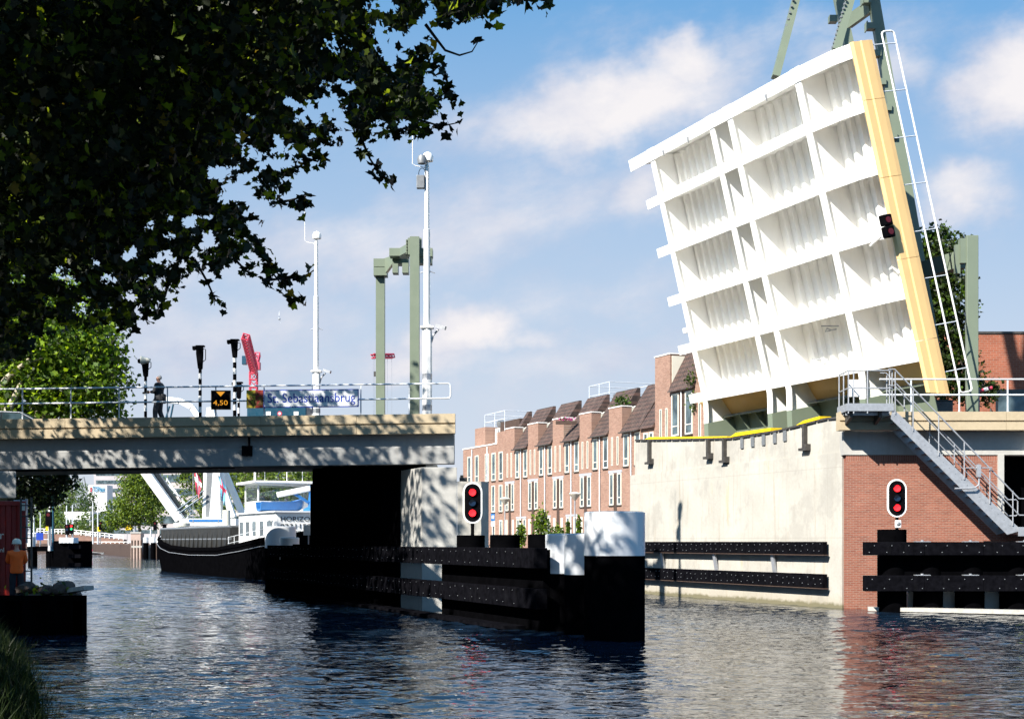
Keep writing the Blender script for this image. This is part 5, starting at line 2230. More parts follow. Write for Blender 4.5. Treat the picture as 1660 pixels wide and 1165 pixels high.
for k in range(5):
    b.ball(BP(3.5 + .1 * math.sin(k * 2), -1.15 + .07 * math.cos(k * 3), 4.43 + k * .24), .2, .2, .19, 10, 6)
b.build('cloth', M['purple'], pu, smooth=True)
sc_ = car('small_car', BP(4.6, -2.1, 4.25), math.atan2(BD.y, BD.x), 'small grey car parked on the barge roof beside the dark pier', plain('grey_car_paint', (.25, .24, .24), .3))
b = MB()
for y in (-.68, .68):
    b.box(-2.17, -2.12, y - .12, y + .12, .72, .92)
b.build('tail_light', M['cranered'], sc_, local=True)
# flags
def flag(base, h, col1, col2, label, size):
    t = thing('flag', base, label, 'flag')
    b = MB()
    base = Vector(base)
    b.tube(base, base + Vector((0, 0, h)), .03, 6)
    b.build('flagpole', M['galv'], t)
    b = MB()
    vs, fs = [], []
    nx_, nz_ = 5, 12
    for j in range(nz_ + 1):
        for i in range(nx_ + 1):
            q, w = j / nz_, i / nx_
            vs.append(base + Vector((w * size * (.35 + .15 * math.sin(q * 5)) + q * size * .25, .08 * math.sin(w * 7 + q * 5), h - .05 - q * size * 1.8 - w * size * .5)))
    for j in range(nz_):
        for i in range(nx_):
            a = j * (nx_ + 1) + i
            fs.append((a, a + 1, a + nx_ + 2, a + nx_ + 1))
    b.add(vs, fs)
    for k in range(len(b.mi)):
        j, i = divmod(k, nx_)
        b.mi[k] = 1 if (abs(i - 2) < 1 or 4 <= j <= 5) else 0
    b.build('cloth', [col1, col2], t, smooth=True)
    return t


q = P(313, 832, 119)
flag((q.x, q.y, 3.2), P(0, 768, 119).z - 3.2 + .6, M['cranered'], M['white'], 'red flag with white marks hanging above the barge hold', 1.2)
q = P(354, 838, 135)
flag((q.x, q.y, 2.8), P(0, 774, 135).z - 2.8 + .3, plain('light_blue_cloth', (.14, .45, .62), .7), M['cranered'], 'light blue flag with red patches beside the white drawbridge pylon', 1.3)

# ================================================================== WHITE DRAWBRIDGE further along
YD = 152.0
db = thing('white_drawbridge', P(350, 850, YD), 'raised white drawbridge with pylon and slanting arms beyond the barge', 'drawbridge')


def D(px, py, dy=0.0):
    return P(px, py, YD + dy)


def dbar(name, p, q, w, dep, dy=0.0, mat='white'):
    b = MB()
    b.beam(D(*p, dy), D(*q, dy), dep, w, up=(0, 1, 0))
    return b.build(name, M[mat], db)


b = MB()
b.prism([D(328, 842), D(357, 842), D(355, 700), D(345, 660), D(335, 660), D(331, 700)], (0, 1.6, 0))
b.build('pylon', M['white'], db)
b = MB()
b.prism([D(335, 760, -.02), D(345, 760, -.02), D(339, 838, -.02), D(333, 838, -.02)], (0, .03, 0))
b.build('pylon_recess', M['galv_dark'], db)
b = MB()
for (p, q, w) in (((224, 748), (292, 842), 1.5),):
    b.beam(D(*p), D(*q), .9, 1.1, up=(0, 1, 0))
b.build('leaf_beam', M['white'], db)
b = MB()
b.beam(D(250, 760, 1.0), D(299, 836, 1.0), .5, .9, up=(0, 1, 0))
b.build('leaf_side', M['carpaint'], db)
b = MB()
pts = [(268, 648), (292, 650), (312, 660), (332, 690), (352, 735), (374, 788), (397, 842)]
for i in range(len(pts) - 1):
    b.beam(D(*pts[i], 3), D(*pts[i + 1], 3), .6, 1.0, up=(0, 1, 0))
b.build('balance_arm', M['white'], db)
b = MB()
pts = [(352, 742), (362, 790), (378, 838)]
for i in range(2):
    b.beam(D(*pts[i], 1), D(*pts[i + 1], 1), .6, .9, up=(0, 1, 0))
b.build('balance_arm', M['white'], db)
b = MB()
for k in range(2):
    b.beam(D(270, 775 + k * 8, 5), D(310 + k * 6, 832, 5), .1, .25, up=(0, 1, 0))
for k in range(7):
    f_ = k / 6
    b.tube(D(272 + 40 * f_, 775 + 55 * f_, 5), D(262 + 40 * f_, 795 + 45 * f_, 5), .06, 5)
b.build('lattice', M['whitestain'], db)
for (p, q) in (((286, 828), (330, 795)), ((290, 832), (330, 803)), ((275, 658), (262, 700)), ((281, 655), (272, 700))):
    b = MB()
    b.tube(D(*p, -.5), D(*q, -.5), .10, 6)
    b.build('tie_rod', M['teal'], db)
b = MB()
a, c = D(291, 852, -1), D(382, 840, -1)
b.box(a.x, c.x, YD - 1, YD + 5, a.z, c.z)
b.build('deck', M['white'], db)
b = MB()
b.box(a.x + 1, c.x - 1, YD - 1.05, YD - 1.001, c.z - .35, c.z - .1)
b.build('blue_stripe', M['blue'], db)
b = MB()
a, c = D(364, 846, -2), D(377, 827, -2)
b.lathe((( a.x + c.x) / 2, YD - 3, 1.0), [(.42, 0), (.42, c.z - 1.0)], 16)
b.build('round_pillar', M['cream'], db, smooth=True)
# ================================================================== PEOPLE
def skinned(name, joints, edges, mat, parent, sub=2, loc=None):
    """one continuous surface grown over a skeleton: joints = {key: ((x, y, z), rx, ry)}"""
    me = bpy.data.meshes.new(name)
    keys = list(joints)
    ix = {k: i for i, k in enumerate(keys)}
    me.from_pydata([joints[k][0] for k in keys], [(ix[a], ix[b_]) for a, b_ in edges], [])
    o = bpy.data.objects.new(name, me)
    COL.objects.link(o)
    m_ = o.modifiers.new('skin', 'SKIN')
    m_.use_smooth_shade = True
    sv = me.skin_vertices[0].data if me.skin_vertices else None
    if sv is None:
        lay = bmesh.new()
        lay.from_mesh(me)
        lay.verts.layers.skin.verify()
        lay.to_mesh(me)
        lay.free()
        sv = me.skin_vertices[0].data
    for k in keys:
        r = joints[k][1:]
        sv[ix[k]].radius = (r[0], r[1] if len(r) > 1 else r[0])
        sv[ix[k]].use_root = False
    sv[0].use_root = True
    s = o.modifiers.new('smooth', 'SUBSURF')
    s.levels = sub
    s.render_levels = sub
    bpy.context.view_layer.update()
    new = bpy.data.meshes.new_from_object(o.evaluated_get(bpy.context.evaluated_depsgraph_get()))
    bpy.data.objects.remove(o)
    new.name = name
    new.materials.clear()
    new.materials.append(mat)
    new.polygons.foreach_set('use_smooth', [True] * len(new.polygons))
    o = bpy.data.objects.new(name, new)
    COL.objects.link(o)
    o.parent = parent
    return o


def person(label, loc, rz, scale, pose, mats, jacket_len=.86, hat=None, stripes=False):
    t = thing('person', loc, label, 'person', None, rz)
    t.scale = (scale,) * 3
    J = {}
    J['pelvis'] = ((0, 0, .95), .13, .10)
    J['waist'] = ((0, .01, 1.10), .125, .095)
    J['chest'] = ((0, .0, 1.30), .15, .105)
    J['upper'] = ((0, -.01, 1.42), .13, .085)
    J['neck'] = ((0, .0, 1.51), .055, .055)
    J['chin'] = ((0, .035, 1.575), .062, .07)
    J['skull'] = ((0, .015, 1.665), .075, .092)
    J['crown'] = ((0, .005, 1.72), .055, .065)
    J['nose'] = ((0, .118, 1.625), .013, .013)
    E = [('pelvis', 'waist'), ('waist', 'chest'), ('chest', 'upper'), ('upper', 'neck'), ('neck', 'chin'), ('chin', 'skull'), ('skull', 'crown'), ('skull', 'nose')]
    for sname, sg in (('l', -1), ('r', 1)):
        e, w = Vector(pose['elbow_' + sname]), Vector(pose['wrist_' + sname])
        J['sh_' + sname] = ((sg * .185, -.01, 1.40), .06, .06)
        J['el_' + sname] = (tuple(e), .043, .043)
        J['wr_' + sname] = (tuple(w), .028, .028)
        fd = (w - e).normalized()
        hd = (fd + Vector(pose.get('hand_bend', (0, 0, -.2)))).normalized()
        pm = w + hd * .07
        J['pm_' + sname] = (tuple(pm), .036, .02)
        E += [('upper', 'sh_' + sname), ('sh_' + sname, 'el_' + sname), ('el_' + sname, 'wr_' + sname), ('wr_' + sname, 'pm_' + sname)]
        side = hd.cross(Vector((0, 0, 1)))
        side = side.normalized() if side.length > .1 else Vector((1, 0, 0))
        curl = Vector((0, 0, -1)) if abs(hd.z) < .7 else Vector((0, 1, 0))
        for k, (of, ln) in enumerate(((-.030, .060), (-.010, .072), (.011, .068), (.031, .052))):
            a = pm + hd * .03 + side * of
            m1 = a + hd * ln * .55 + curl * .01
            m2 = m1 + (hd * .4 + curl * .8).normalized() * ln * .5
            for nm, p, r in ((f'f{k}a', a, .010), (f'f{k}b', m1, .009), (f'f{k}c', m2, .0075)):
                J[nm + sname] = (tuple(p), r, r)
            E += [('pm_' + sname, f'f{k}a' + sname), (f'f{k}a' + sname, f'f{k}b' + sname), (f'f{k}b' + sname, f'f{k}c' + sname)]
        a = w + hd * .03 - side * sg * .035
        b_ = a + (hd * .6 - side * sg * .7).normalized() * .04
        J['th1' + sname] = (tuple(a), .012, .012)
        J['th2' + sname] = (tuple(b_), .010, .010)
        E += [('wr_' + sname, 'th1' + sname), ('th1' + sname, 'th2' + sname)]
        hp = Vector((sg * .095, 0, .90))
        kn, an = Vector(pose['knee_' + sname]), Vector(pose['ankle_' + sname])
        J['hip_' + sname] = (tuple(hp), .085, .085)
        J['kn_' + sname] = (tuple(kn), .055, .055)
        J['an_' + sname] = (tuple(an), .038, .038)
        J['toe_' + sname] = ((an.x + sg * .01, an.y + .15, an.z - .045), .038, .028)
        E += [('pelvis', 'hip_' + sname), ('hip_' + sname, 'kn_' + sname), ('kn_' + sname, 'an_' + sname), ('an_' + sname, 'toe_' + sname)]
    skinned('body', J, E, mats['skin'], t)
    # jacket over trunk and arms
    K = {'waist': ((0, .01, 1.02), .20, .17), 'hem': ((0, .0, jacket_len), .20, .17), 'chest': ((0, 0, 1.28), .22, .18), 'upper': ((0, -.01, 1.425), .17, .13), 'collar': ((0, -.002, 1.50), .085, .082)}
    EK = [('waist', 'hem'), ('waist', 'chest'), ('chest', 'upper'), ('upper', 'collar')]
    for sname, sg in (('l', -1), ('r', 1)):
        e, w = Vector(pose['elbow_' + sname]), Vector(pose['wrist_' + sname])
        K['sh' + sname] = ((sg * .19, -.01, 1.395), .10, .10)
        K['el' + sname] = (tuple(e), .085, .085)
        K['wr' + sname] = (tuple(e.lerp(w, .93)), .048, .048)
        EK += [('upper', 'sh' + sname), ('sh' + sname, 'el' + sname), ('el' + sname, 'wr' + sname)]
    jk = skinned('jacket', K, EK, mats['jacket'], t)
    Tt = {'pelvis': ((0, 0, .955), .17, .145), 'wb': ((0, 0, 1.02), .17, .14)}
    ET = [('pelvis', 'wb')]
    for sname, sg in (('l', -1), ('r', 1)):
        kn, an = Vector(pose['knee_' + sname]), Vector(pose['ankle_' + sname])
        Tt['h' + sname] = ((sg * .098, 0, .86), .125, .125)
        Tt['k' + sname] = (tuple(kn), .098, .098)
        Tt['a' + sname] = (tuple(an + Vector((0, 0, .02))), .082, .085)
        ET += [('pelvis', 'h' + sname), ('h' + sname, 'k' + sname), ('k' + sname, 'a' + sname)]
    skinned('trousers', Tt, ET, mats['trouser'], t)
    for sname, sg in (('l', -1), ('r', 1)):
        an = Vector(pose['ankle_' + sname])
        skinned('shoe', {'a': ((an.x, an.y - .03, an.z - .04), .05, .045), 'b': ((an.x, an.y + .06, an.z - .05), .052, .04), 'c': ((an.x + sg * .012, an.y + .17, an.z - .06), .045, .03)}, [('a', 'b'), ('b', 'c')], M['black'], t)
    # ears and eyes
    for sg in (-1, 1):
        b = MB()
        b.ball((sg * .083, .005, 1.64), .012, .025, .034, 8, 6)
        b.build('ear', mats['skin'], t, smooth=True, local=True)
        b = MB()
        b.ball((sg * .032, .098, 1.648), .012, .010, .009, 8, 6)
        b.build('eye', M['signwhite'], t, smooth=True, local=True)
    b = MB()
    b.ball((0, .101, 1.575), .024, .008, .006, 8, 6)
    b.build('mouth', M['signred'], t, smooth=True, local=True)
    if hat:
        b = MB()
        prof = [(.135, 1.665), (.132, 1.70), (.115, 1.765), (.07, 1.81), (.01, 1.825)]
        b.lathe((0, 0, 0), prof, 20)
        b.prism([(-.11, .05, 1.668), (.11, .05, 1.668), (.09, .17, 1.66), (-.09, .17, 1.66)], (0, 0, .012))
        b.build('helmet', hat, t, smooth=True, local=True)
    else:
        skinned('hair', {'a': ((0, -.06, 1.60), .07, .04), 'b': ((0, -.04, 1.69), .088, .075), 'c': ((0, .0, 1.75), .065, .04)}, [('a', 'b'), ('b', 'c')], mats['hair'], t)
    if stripes:
        for z in (1.03, 1.13):
            b = MB()
            b.lathe((0, 0.005, 0), [(.178, z), (.18, z + .06)], 24)
            for i, v_ in enumerate(b.v):
                b.v[i] = (v_[0] * 1.04, v_[1] * .84, v_[2])
            b.build('reflective_stripe', mats['stripe'], t, local=True)
    return t


walk = dict(elbow_l=(-.25, .08, 1.14), wrist_l=(-.10, .29, 1.16), elbow_r=(.25, .06, 1.14), wrist_r=(.09, .30, 1.17),
            knee_l=(-.10, .11, .50), ankle_l=(-.10, .10, .09), knee_r=(.10, .02, .48), ankle_r=(.10, -.13, .10))
zf = zt(-12.5) - .13
pm_ = P(258, 690, 50.5)
person('man in a black jacket and grey trousers walking along the bridge holding a camera', (pm_.x, 50.5, zf), R(82), 1.0, walk,
       dict(skin=M['skin'], jacket=M['jacket'], trouser=M['trouser'], hair=M['hair_grey']))
cam_t = thing('photo_camera', (pm_.x - .37, 50.45, zf + 1.13), 'black photo camera held by the man on the bridge', 'camera')
b = MB()
b.box(pm_.x - .44, pm_.x - .36, 50.40, 50.54, zf + 1.11, zf + 1.21)
b.build('camera_body', M['rubber'], cam_t, bevel=.01)
b = MB()
b.tube((pm_.x - .44, 50.47, zf + 1.155), (pm_.x - .58, 50.47, zf + 1.12), .036, 14)
b.build('lens', M['rubber'], cam_t, smooth=True)
bag = thing('shoulder_bag', (pm_.x + .2, 50.32, zf + .9), 'black shoulder bag hanging on the back of the walking man', 'bag')
b = MB()
b.box(pm_.x + .13, pm_.x + .27, 50.20, 50.46, zf + .74, zf + 1.08)
b.build('bag_body', M['jacket'], bag, bevel=.04)
b = MB()
b.path([(pm_.x + .18, 50.28, zf + 1.06), (pm_.x + .14, 50.3, zf + 1.3), (pm_.x + .02, 50.36, zf + 1.50)], .014, 6)
b.build('strap', M['jacket'], bag)

# ================================================================== LEFT BANK WORKS
YC = 38.0
q1, q0 = P(42, 812, YC), P(42, 985, YC)
z0, z1 = .78, q1.z
ct = thing('site_container', (q1.x, YC, .78), 'dark red corrugated site container at the left edge, dappled with sun', 'container', None, R(21.8))
b = MB()
vs, fs = [], []
x = q1.x - .1
k = 0
prof = []
while x > q1.x - 6.0:
    prof += [(x, YC + .02), (x - .11, YC + .02), (x - .14, YC + .07), (x - .25, YC + .07)]
    x -= .28
n = len(prof)
vs = [(px_, y_, z0 + .12) for px_, y_ in prof] + [(px_, y_, z1 - .12) for px_, y_ in prof]
b.add(vs, [(i + 1, i, n + i, n + i + 1) for i in range(n - 1)])
b.box(q1.x - 6, q1.x - .02, YC + .09, YC + 2.4, z0 + .1, z1 - .05)
b.build('corrugated_wall', M['redpaint'], ct)
b = MB()
b.box(q1.x - 6, q1.x - .101, YC - .01, YC + .12, z0, z0 + .14)
b.box(q1.x - 6, q1.x - .101, YC - .01, YC + .12, z1 - .12, z1)
b.box(q1.x - .1, q1.x, YC - .015, YC + .14, z0, z1)
b.build('frame', M['redpaint'], ct, bevel=.01)
b = MB()
b.box(q1.x - .12, q1.x - .02, YC - .035, YC - .016, z1 - .25, z1 - .05)
b.build('label_plate', M['cream'], ct)
q = P(-1, 893, YC - .02)
text('lettering', '.nl', M['cream'], ct, .17, (q.x, YC - .03, q.z - .02))
q = P(1, 873, YC - .02)
text('lettering', 'r', M['cream'], ct, .3, (q.x, YC - .03, q.z))
ld = thing('ladder', P(42, 930, YC - .3), 'dark ladder standing beside the red container', 'ladder')
b = MB()
a, c = P(40, 935, YC - .25), P(40, 806, YC - .25)
for dx in (0, .28):
    b.tube((a.x + dx - .1, a.y, .78), (c.x + dx - .1, c.y, c.z), .028, 8)
b.build('side_rail', M['steel_dark'], ld)
for k in range(9):
    b = MB()
    z = 1.0 + k * .29
    b.tube((a.x - .1, a.y, z), (a.x + .18, a.y, z), .018, 6)
    b.build('rung', M['steel_dark'], ld)
pole_h = thing('scaffold_gantry', P(30, 812, YC + 1), 'thin steel gantry bars above the red container', 'scaffold')
b = MB()
for y_ in (812, 820):
    b.tube(P(22, y_, YC + 2.6), P(43, y_, YC + 2.6), .035, 8)
b.tube(P(43, 880, YC + 2.6), P(43, 808, YC + 2.6), .04, 8)
b.build('bars', M['galv'], pole_h)
stand = dict(elbow_l=(-.24, .10, 1.15), wrist_l=(-.13, .32, 1.12), elbow_r=(.24, .08, 1.15), wrist_r=(.12, .32, 1.10),
             knee_l=(-.11, .03, .50), ankle_l=(-.12, .0, .09), knee_r=(.11, .04, .50), ankle_r=(.12, .02, .09))
q = P(27, 960, 36.9)
person('construction worker in an orange safety jacket and white helmet before the red container', (q.x, 36.9, .80), R(20), .90, stand,
       dict(skin=M['skin'], jacket=M['orange'], trouser=M['navy'], hair=M['hair_grey'], stripe=M['steel_dark']), jacket_len=.80, hat=M['cream'], stripes=True)
# sheet pile wall
sp = thing('sheet_pile_wall', (-11.4, 35.9, 0), 'black sheet pile bank wall with a concrete top left of the water', 'wall')
b = MB()
prof = []
x = -10.86
up = 0
while x > -24:
    prof += [(x, 35.9), (x - .22, 35.9), (x - .32, 36.05), (x - .54, 36.05)]
    x -= .64
n = len(prof)
b.add([(a, c, -1.5) for a, c in prof] + [(a, c, .86) for a, c in prof], [(i + 1, i, n + i, n + i + 1) for i in range(n - 1)])
b.build('sheet_piles', M['tar2'], sp)
b = MB()
b.prism([(-10.9, 35.89, .862), (-10.85, 36.3, .862), (-24, 36.3, .862), (-24, 35.88, .862)], (0, 0, .13))
b.prism([(-10.85, 35.9, -1.5), (-10.85, 36.3, -1.5), (-15.0, 47.0, -1.5), (-15.3, 47.0, -1.5), (-11.15, 36.3, -1.5), (-11.15, 35.9, -1.5)], (0, 0, 2.36))
b.build('cap_beam', M['tar2'], sp)
tp = thing('timber_plank', P(118, 958, 35.5), 'weathered timber plank lying out over the corner of the bank', 'plank')
b = MB()
a, c = P(88, 968, 37.0), P(144, 954, 35.75)
b.beam((a.x, a.y, 1.03), (c.x, c.y, 1.20), .28, .11)
b.build('plank', M['wood_grey'], tp)
stone = plain('rubble_stone_face', (.085, .06, .05), .9, var=.4, scale=3, bump=.5, bscale=12)
rr = random.Random(12)
slab = [('flat', 1)]
GRS = 'rubble stones heaped beside the container'
for k in range(16):
    px = 46 + (k % 8) * 9.5 + rr.uniform(-3, 3)
    Y = 36.5 + (k // 8) * .9 + rr.uniform(-.2, .2)
    c = P(px, 940, Y)
    s = rr.uniform(.14, .27)
    zc = .84 + (.22 if k < 8 and k % 3 == 0 else .0)
    t = thing('rubble_stone', (c.x, Y, zc), 'grey brown rubble stone in the heap beside the red container', 'stone', GRS)
    bm_ = bmesh.new()
    bmesh.ops.create_icosphere(bm_, subdivisions=2, radius=1)
    for v_ in bm_.verts:
        v_.co *= rr.uniform(.75, 1.1)
        v_.co.z = max(v_.co.z, -.55)
    bmesh.ops.rotate(bm_, verts=bm_.verts, cent=(0, 0, 0), matrix=Matrix.Rotation(rr.uniform(-.6, .6), 3, 'X') @ Matrix.Rotation(rr.uniform(0, 6), 3, 'Z'))
    me = bpy.data.meshes.new('stone_body')
    bm_.to_mesh(me)
    bm_.free()
    me.materials.append(stone)
    for v_ in me.vertices:
        v_.co = Vector((v_.co.x * s * rr.uniform(1.0, 1.05) * 1.35, v_.co.y * s * 1.1, v_.co.z * s * .9 + s * .35))
    o = bpy.data.objects.new('stone_body', me)
    COL.objects.link(o)
    o.parent = t

# ================================================================== MIDDLE DISTANCE under the bridge
YM = 139.0
gf = thing('timber_guide', P(107, 915, YM), 'black guide piles with white caps in mid water left of the barge', 'fender')
b = MB()
a, c = P(85, 868, YM), P(130, 917, YM)
b.box(a.x, c.x, YM + .3, YM + 4, -1, a.z - .5)
b.build('pile_cluster', M['tar2'], gf)
for k, px in enumerate((99, 105, 111, 117.5, 122)):
    q = P(px, 878, YM)
    b = MB()
    b.lathe((q.x, YM + .2, 0), [(.26, 2.25), (.26, 2.72), (.22, 2.77)], 12)
    b.build('white_cap', M['whitestain'], gf, smooth=True)
for y_ in (883, 898, 912):
    b = MB()
    q0, q1 = P(111, y_, YM - .3), P(131, y_ + 1, YM - .3)
    b.box(q0.x, q1.x, YM - .4, YM + .25, q0.z - .35, q0.z)
    b.build('guide_beam', M['tar'], gf)
b = MB()
q0, q1 = P(44, 885, YM + 2), P(90, 886, YM + 2)
b.box(q0.x, q1.x, YM + 2, YM + 3, q0.z - .5, q0.z)
b.build('walkway', M['tar2'], gf)
for px in (53, 82, 88):
    b = MB()
    q = P(px, 886, YM + 2.5)
    b.lathe((q.x, YM + 2.5, 0), [(.45, -1), (.45, 1.9)], 14)
    b.build('pile', M['tar2'], gf, smooth=True)
b = MB()
q = P(51, 876, YM + 2)
b.lathe((q.x, YM + 2, 0), [(.4, 1.9), (.4, 2.85)], 14)
b.build('white_cap', M['whitestain'], gf, smooth=True)
b = MB()
for z in (2.6, 3.2):
    b.tube((P(44, 0, YM + 2.2).x, YM + 2.2, z), (P(90, 0, YM + 2.2).x, YM + 2.2, z), .03, 6)
b.build('railing', M['rail'], gf)
t = thing('blue_notice_sign', P(64, 885, YM + 1), 'square blue notice sign on the far guide walkway', 'sign')
b = MB()
q = P(64.5, 869, YM + 1)
b.cbox(q, .7, .06, .72)
b.build('board', M['signblue'], t)
b = MB()
b.tube((q.x, q.y + .06, 1.9), (q.x, q.y + .06, q.z + .2), .05, 8)
b.build('post', M['galv'], t)


def pole(name, px, ytop, Y, r, zbase, label, cat, mat='galv', arm=None, group=None, head=None):
    q = P(px, ytop, Y)
    t = thing(name, (q.x, Y, zbase), label, cat, group)
    b = MB()
    b.lathe((q.x, Y, 0), [(r, zbase), (r * .6, q.z)], 10)
    b.build('pole', M[mat], t, smooth=True)
    if arm:
        b = MB()
        b.beam((q.x - arm / 2, Y, q.z + .02), (q.x + arm / 2, Y, q.z + .05), .35, .14)
        b.build('lamp_head', M['galv'], t)
    return t


def signal(px, yc, Y, s, lit, label, group=None, zbase=1.5):
    q = P(px, yc, Y)
    t = thing('traffic_signal', (q.x, Y, zbase), label, 'traffic light', group)
    b = MB()
    b.cbox(q, .55 * s, .3, 1.3 * s)
    b.build('signal_head', M['black'], t, bevel=.06)
    for k, mm in enumerate(lit):
        b = MB()
        c = q + Vector((0, -.17, (.38 - .38 * k) * s))
        b.prism([(c.x + .15 * s * math.cos(a), c.y, c.z + .15 * s * math.sin(a)) for a in [2 * math.pi * j / 14 for j in range(14)]], (0, .03, 0))
        b.build('lamp', M[mm], t)
    b = MB()
    b.tube((q.x, Y + .1, zbase), (q.x, Y + .1, q.z), .07, 8)
    b.build('post', M['galv_dark'], t)
    return t


pole('camera_mast', 80.5, 786, 137, .16, 1.5, 'thin white mast with a black signal rising from the far black guide piles', 'mast', 'white')
pole('dark_mast', 86, 795, 141, .15, 1.5, 'thin dark mast beside the white mast on the far guide piles', 'mast', 'teal')
signal(79, 841, 136.6, 1.1, ['red_off'], 'black signal head hanging at the white mast above the far guide piles', None, 2.0)
signal(109, 858, 190, 1.05, ['red_off', 'blue_off'], 'dark double signal left of the lit red and green signal', None)
signal(116.2, 857, 188, 1.0, ['red_on', 'green_on'], 'far signal showing red above green', None)
signal(163, 852, 250, 1.1, ['red_off'], 'dark far signal in front of the big bright tree', None, 1.9)
signal(251.5, 852, 240, 1.1, ['red_off'], 'dark far signal just left of the barge bow', None, 1.9)
for (px, yt, Y, lab) in ((55, 822, 300, 'thin far lamp post near the container ladder'), (65.5, 832, 305, 'thin far lamp post second from the container'),
                         (108, 819, 290, 'thin far lamp post above the dark double signal'), (117.5, 818, 295, 'thin far lamp post above the red and green signal'),
                         (150.5, 814, 310, 'thin far lamp post in front of the white office tower'), (158.5, 828, 300, 'thin far lamp post right of the white office tower foot'),
                         (244.5, 842, 260, 'short far lamp post beside the leaning white beam')):
    pole('lamp_post', px, yt, Y, .18, 1.9, lab, 'lamp post', 'rail', None, 'thin far lamp posts')
pole('lamp_post', 218.5, 791, 270, .30, 1.9, 'tall grey lamp post with a short flat head in front of the big bright tree', 'lamp post', 'galv', 2.6)
# mooring piles right of the big tree
for (px, lab) in ((236.5, 'far white topped black mooring pile nearest the brick pillar'), (248.5, 'far white topped black mooring pile in the middle of the row'), (258.5, 'far white topped black mooring pile partly behind the barge bow')):
    dolphin('mooring_pile', Vector((P(px, 893, 205).x, 205, 0)), .38, 3.0, 2.25, lab, 'mooring post', 'far mooring piles beside the barge bow', True)
t = thing('brick_pillar', P(220, 890, 215), 'square pinkish pillar at the water beside the far mooring piles', 'pillar')
b = MB()
a, c = P(212, 893, 215), P(228, 864, 215)
b.box(a.x, c.x, 215, 217, -1, c.z)
b.build('shaft', plain('pale_pink_stone', (.42, .31, .26), .8, var=.15), t)
b = MB()
b.box(a.x - .1, c.x + .1, 214.9, 217.1, c.z + .002, c.z + .2)
b.build('cap', M['conc_plain'], t)
t = thing('jetty', P(222, 893, 212), 'low timber jetty with white rails at the pinkish pillar', 'jetty')
b = MB()
a, c = P(213, 884, 209), P(230, 881, 209)
b.box(a.x, c.x, 209, 214, a.z - .3, a.z)
b.build('deck', M['wood_grey'], t)
b = MB()
for px in (214, 219, 224, 229):
    q = P(px, 890, 209.2)
    b.tube((q.x, 209.2, -1), (q.x, 209.2, 2.6), .12, 8)
tag(b.build('piles', M['wood_dark'], t), kind='stuff')
# far quay
fq = thing('far_quay_wall', P(130, 890, FARY - 1), 'reddish far quay wall below white railings at the end of the canal', 'wall')
b = MB()
a, c = P(-60, 893, FARY - 2), P(560, 880, FARY - 2)
b.box(a.x, c.x, FARY - 2, FARY - .02, -1, 2.0)
b.build('quay_face', plain('dark_quay_brick', (.09, .06, .05), .9, var=.3, scale=.5), fq)
rq = thing('side_quay_wall', (edge_right(150), 150, 0), 'dark brick quay wall running along the right side of the far canal', 'wall')
b = MB()
for (ya_, yb_) in ((70, 140), (140, 230), (230, FARY - 2.2)):
    b.prism([(edge_right(ya_) - .35, ya_, -1), (edge_right(yb_) - .35, yb_, -1), (edge_right(yb_) + .01, yb_, -1), (edge_right(ya_) + .01, ya_, -1)], (0, 0, 2.85))
b.build('wall_face', M['wood_dark'], rq)
ramp = thing('brick_ramp', P(160, 880, FARY + 8), 'sloping brown brick ramp on the far quay with a white railing', 'ramp')
b = MB()
pts = [P(60, 884, 338), P(200, 884, 338), P(200, 874, 338), P(120, 866, 338), P(60, 864, 338)]
b.prism(pts, (0, 3, 0))
b.build('ramp_wall', plain('brown_ramp_brick', (.22, .13, .10), .9, var=.3, scale=.4), ramp)


def white_rail(name, pts, h, label, n, parent=None, r=.09):
    t = thing(name, pts[0], label, 'railing')
    b = MB()
    for f_ in (1.0, .5):
        b.path([p + Vector((0, 0, h * f_)) for p in pts], r, 5)
    b.build('rail', M['white'], t)
    for k in range(n):
        q = k / (n - 1) * (len(pts) - 1)
        i = min(int(q), len(pts) - 2)
        p = pts[i].lerp(pts[i + 1], q - i)
        b = MB()
        b.box(p.x - r, p.x + r, p.y - .05, p.y + .05, p.z, p.z + h)
        b.build('rail_post', M['white'], t)
    return t


white_rail('white_railing', [P(60, 864, 337.9), P(120, 866, 337.9), P(200, 875, 337.9)], 1.1, 'white railing sloping down along the far brick ramp', 22)
white_rail('white_railing', [P(122, 885, 328.3), P(215, 885, 328.3)], 1.0, 'lower white railing at the water along the far quay', 14)
t = thing('pontoon', P(150, 889, 322), 'dark floating pontoon at the far quay', 'pontoon')
b = MB()
a, c = P(118, 889, 321), P(172, 886.5, 321)
b.box(a.x, c.x, 321, 325, -.2, a.z + .35)
b.build('float', M['tar'], t)


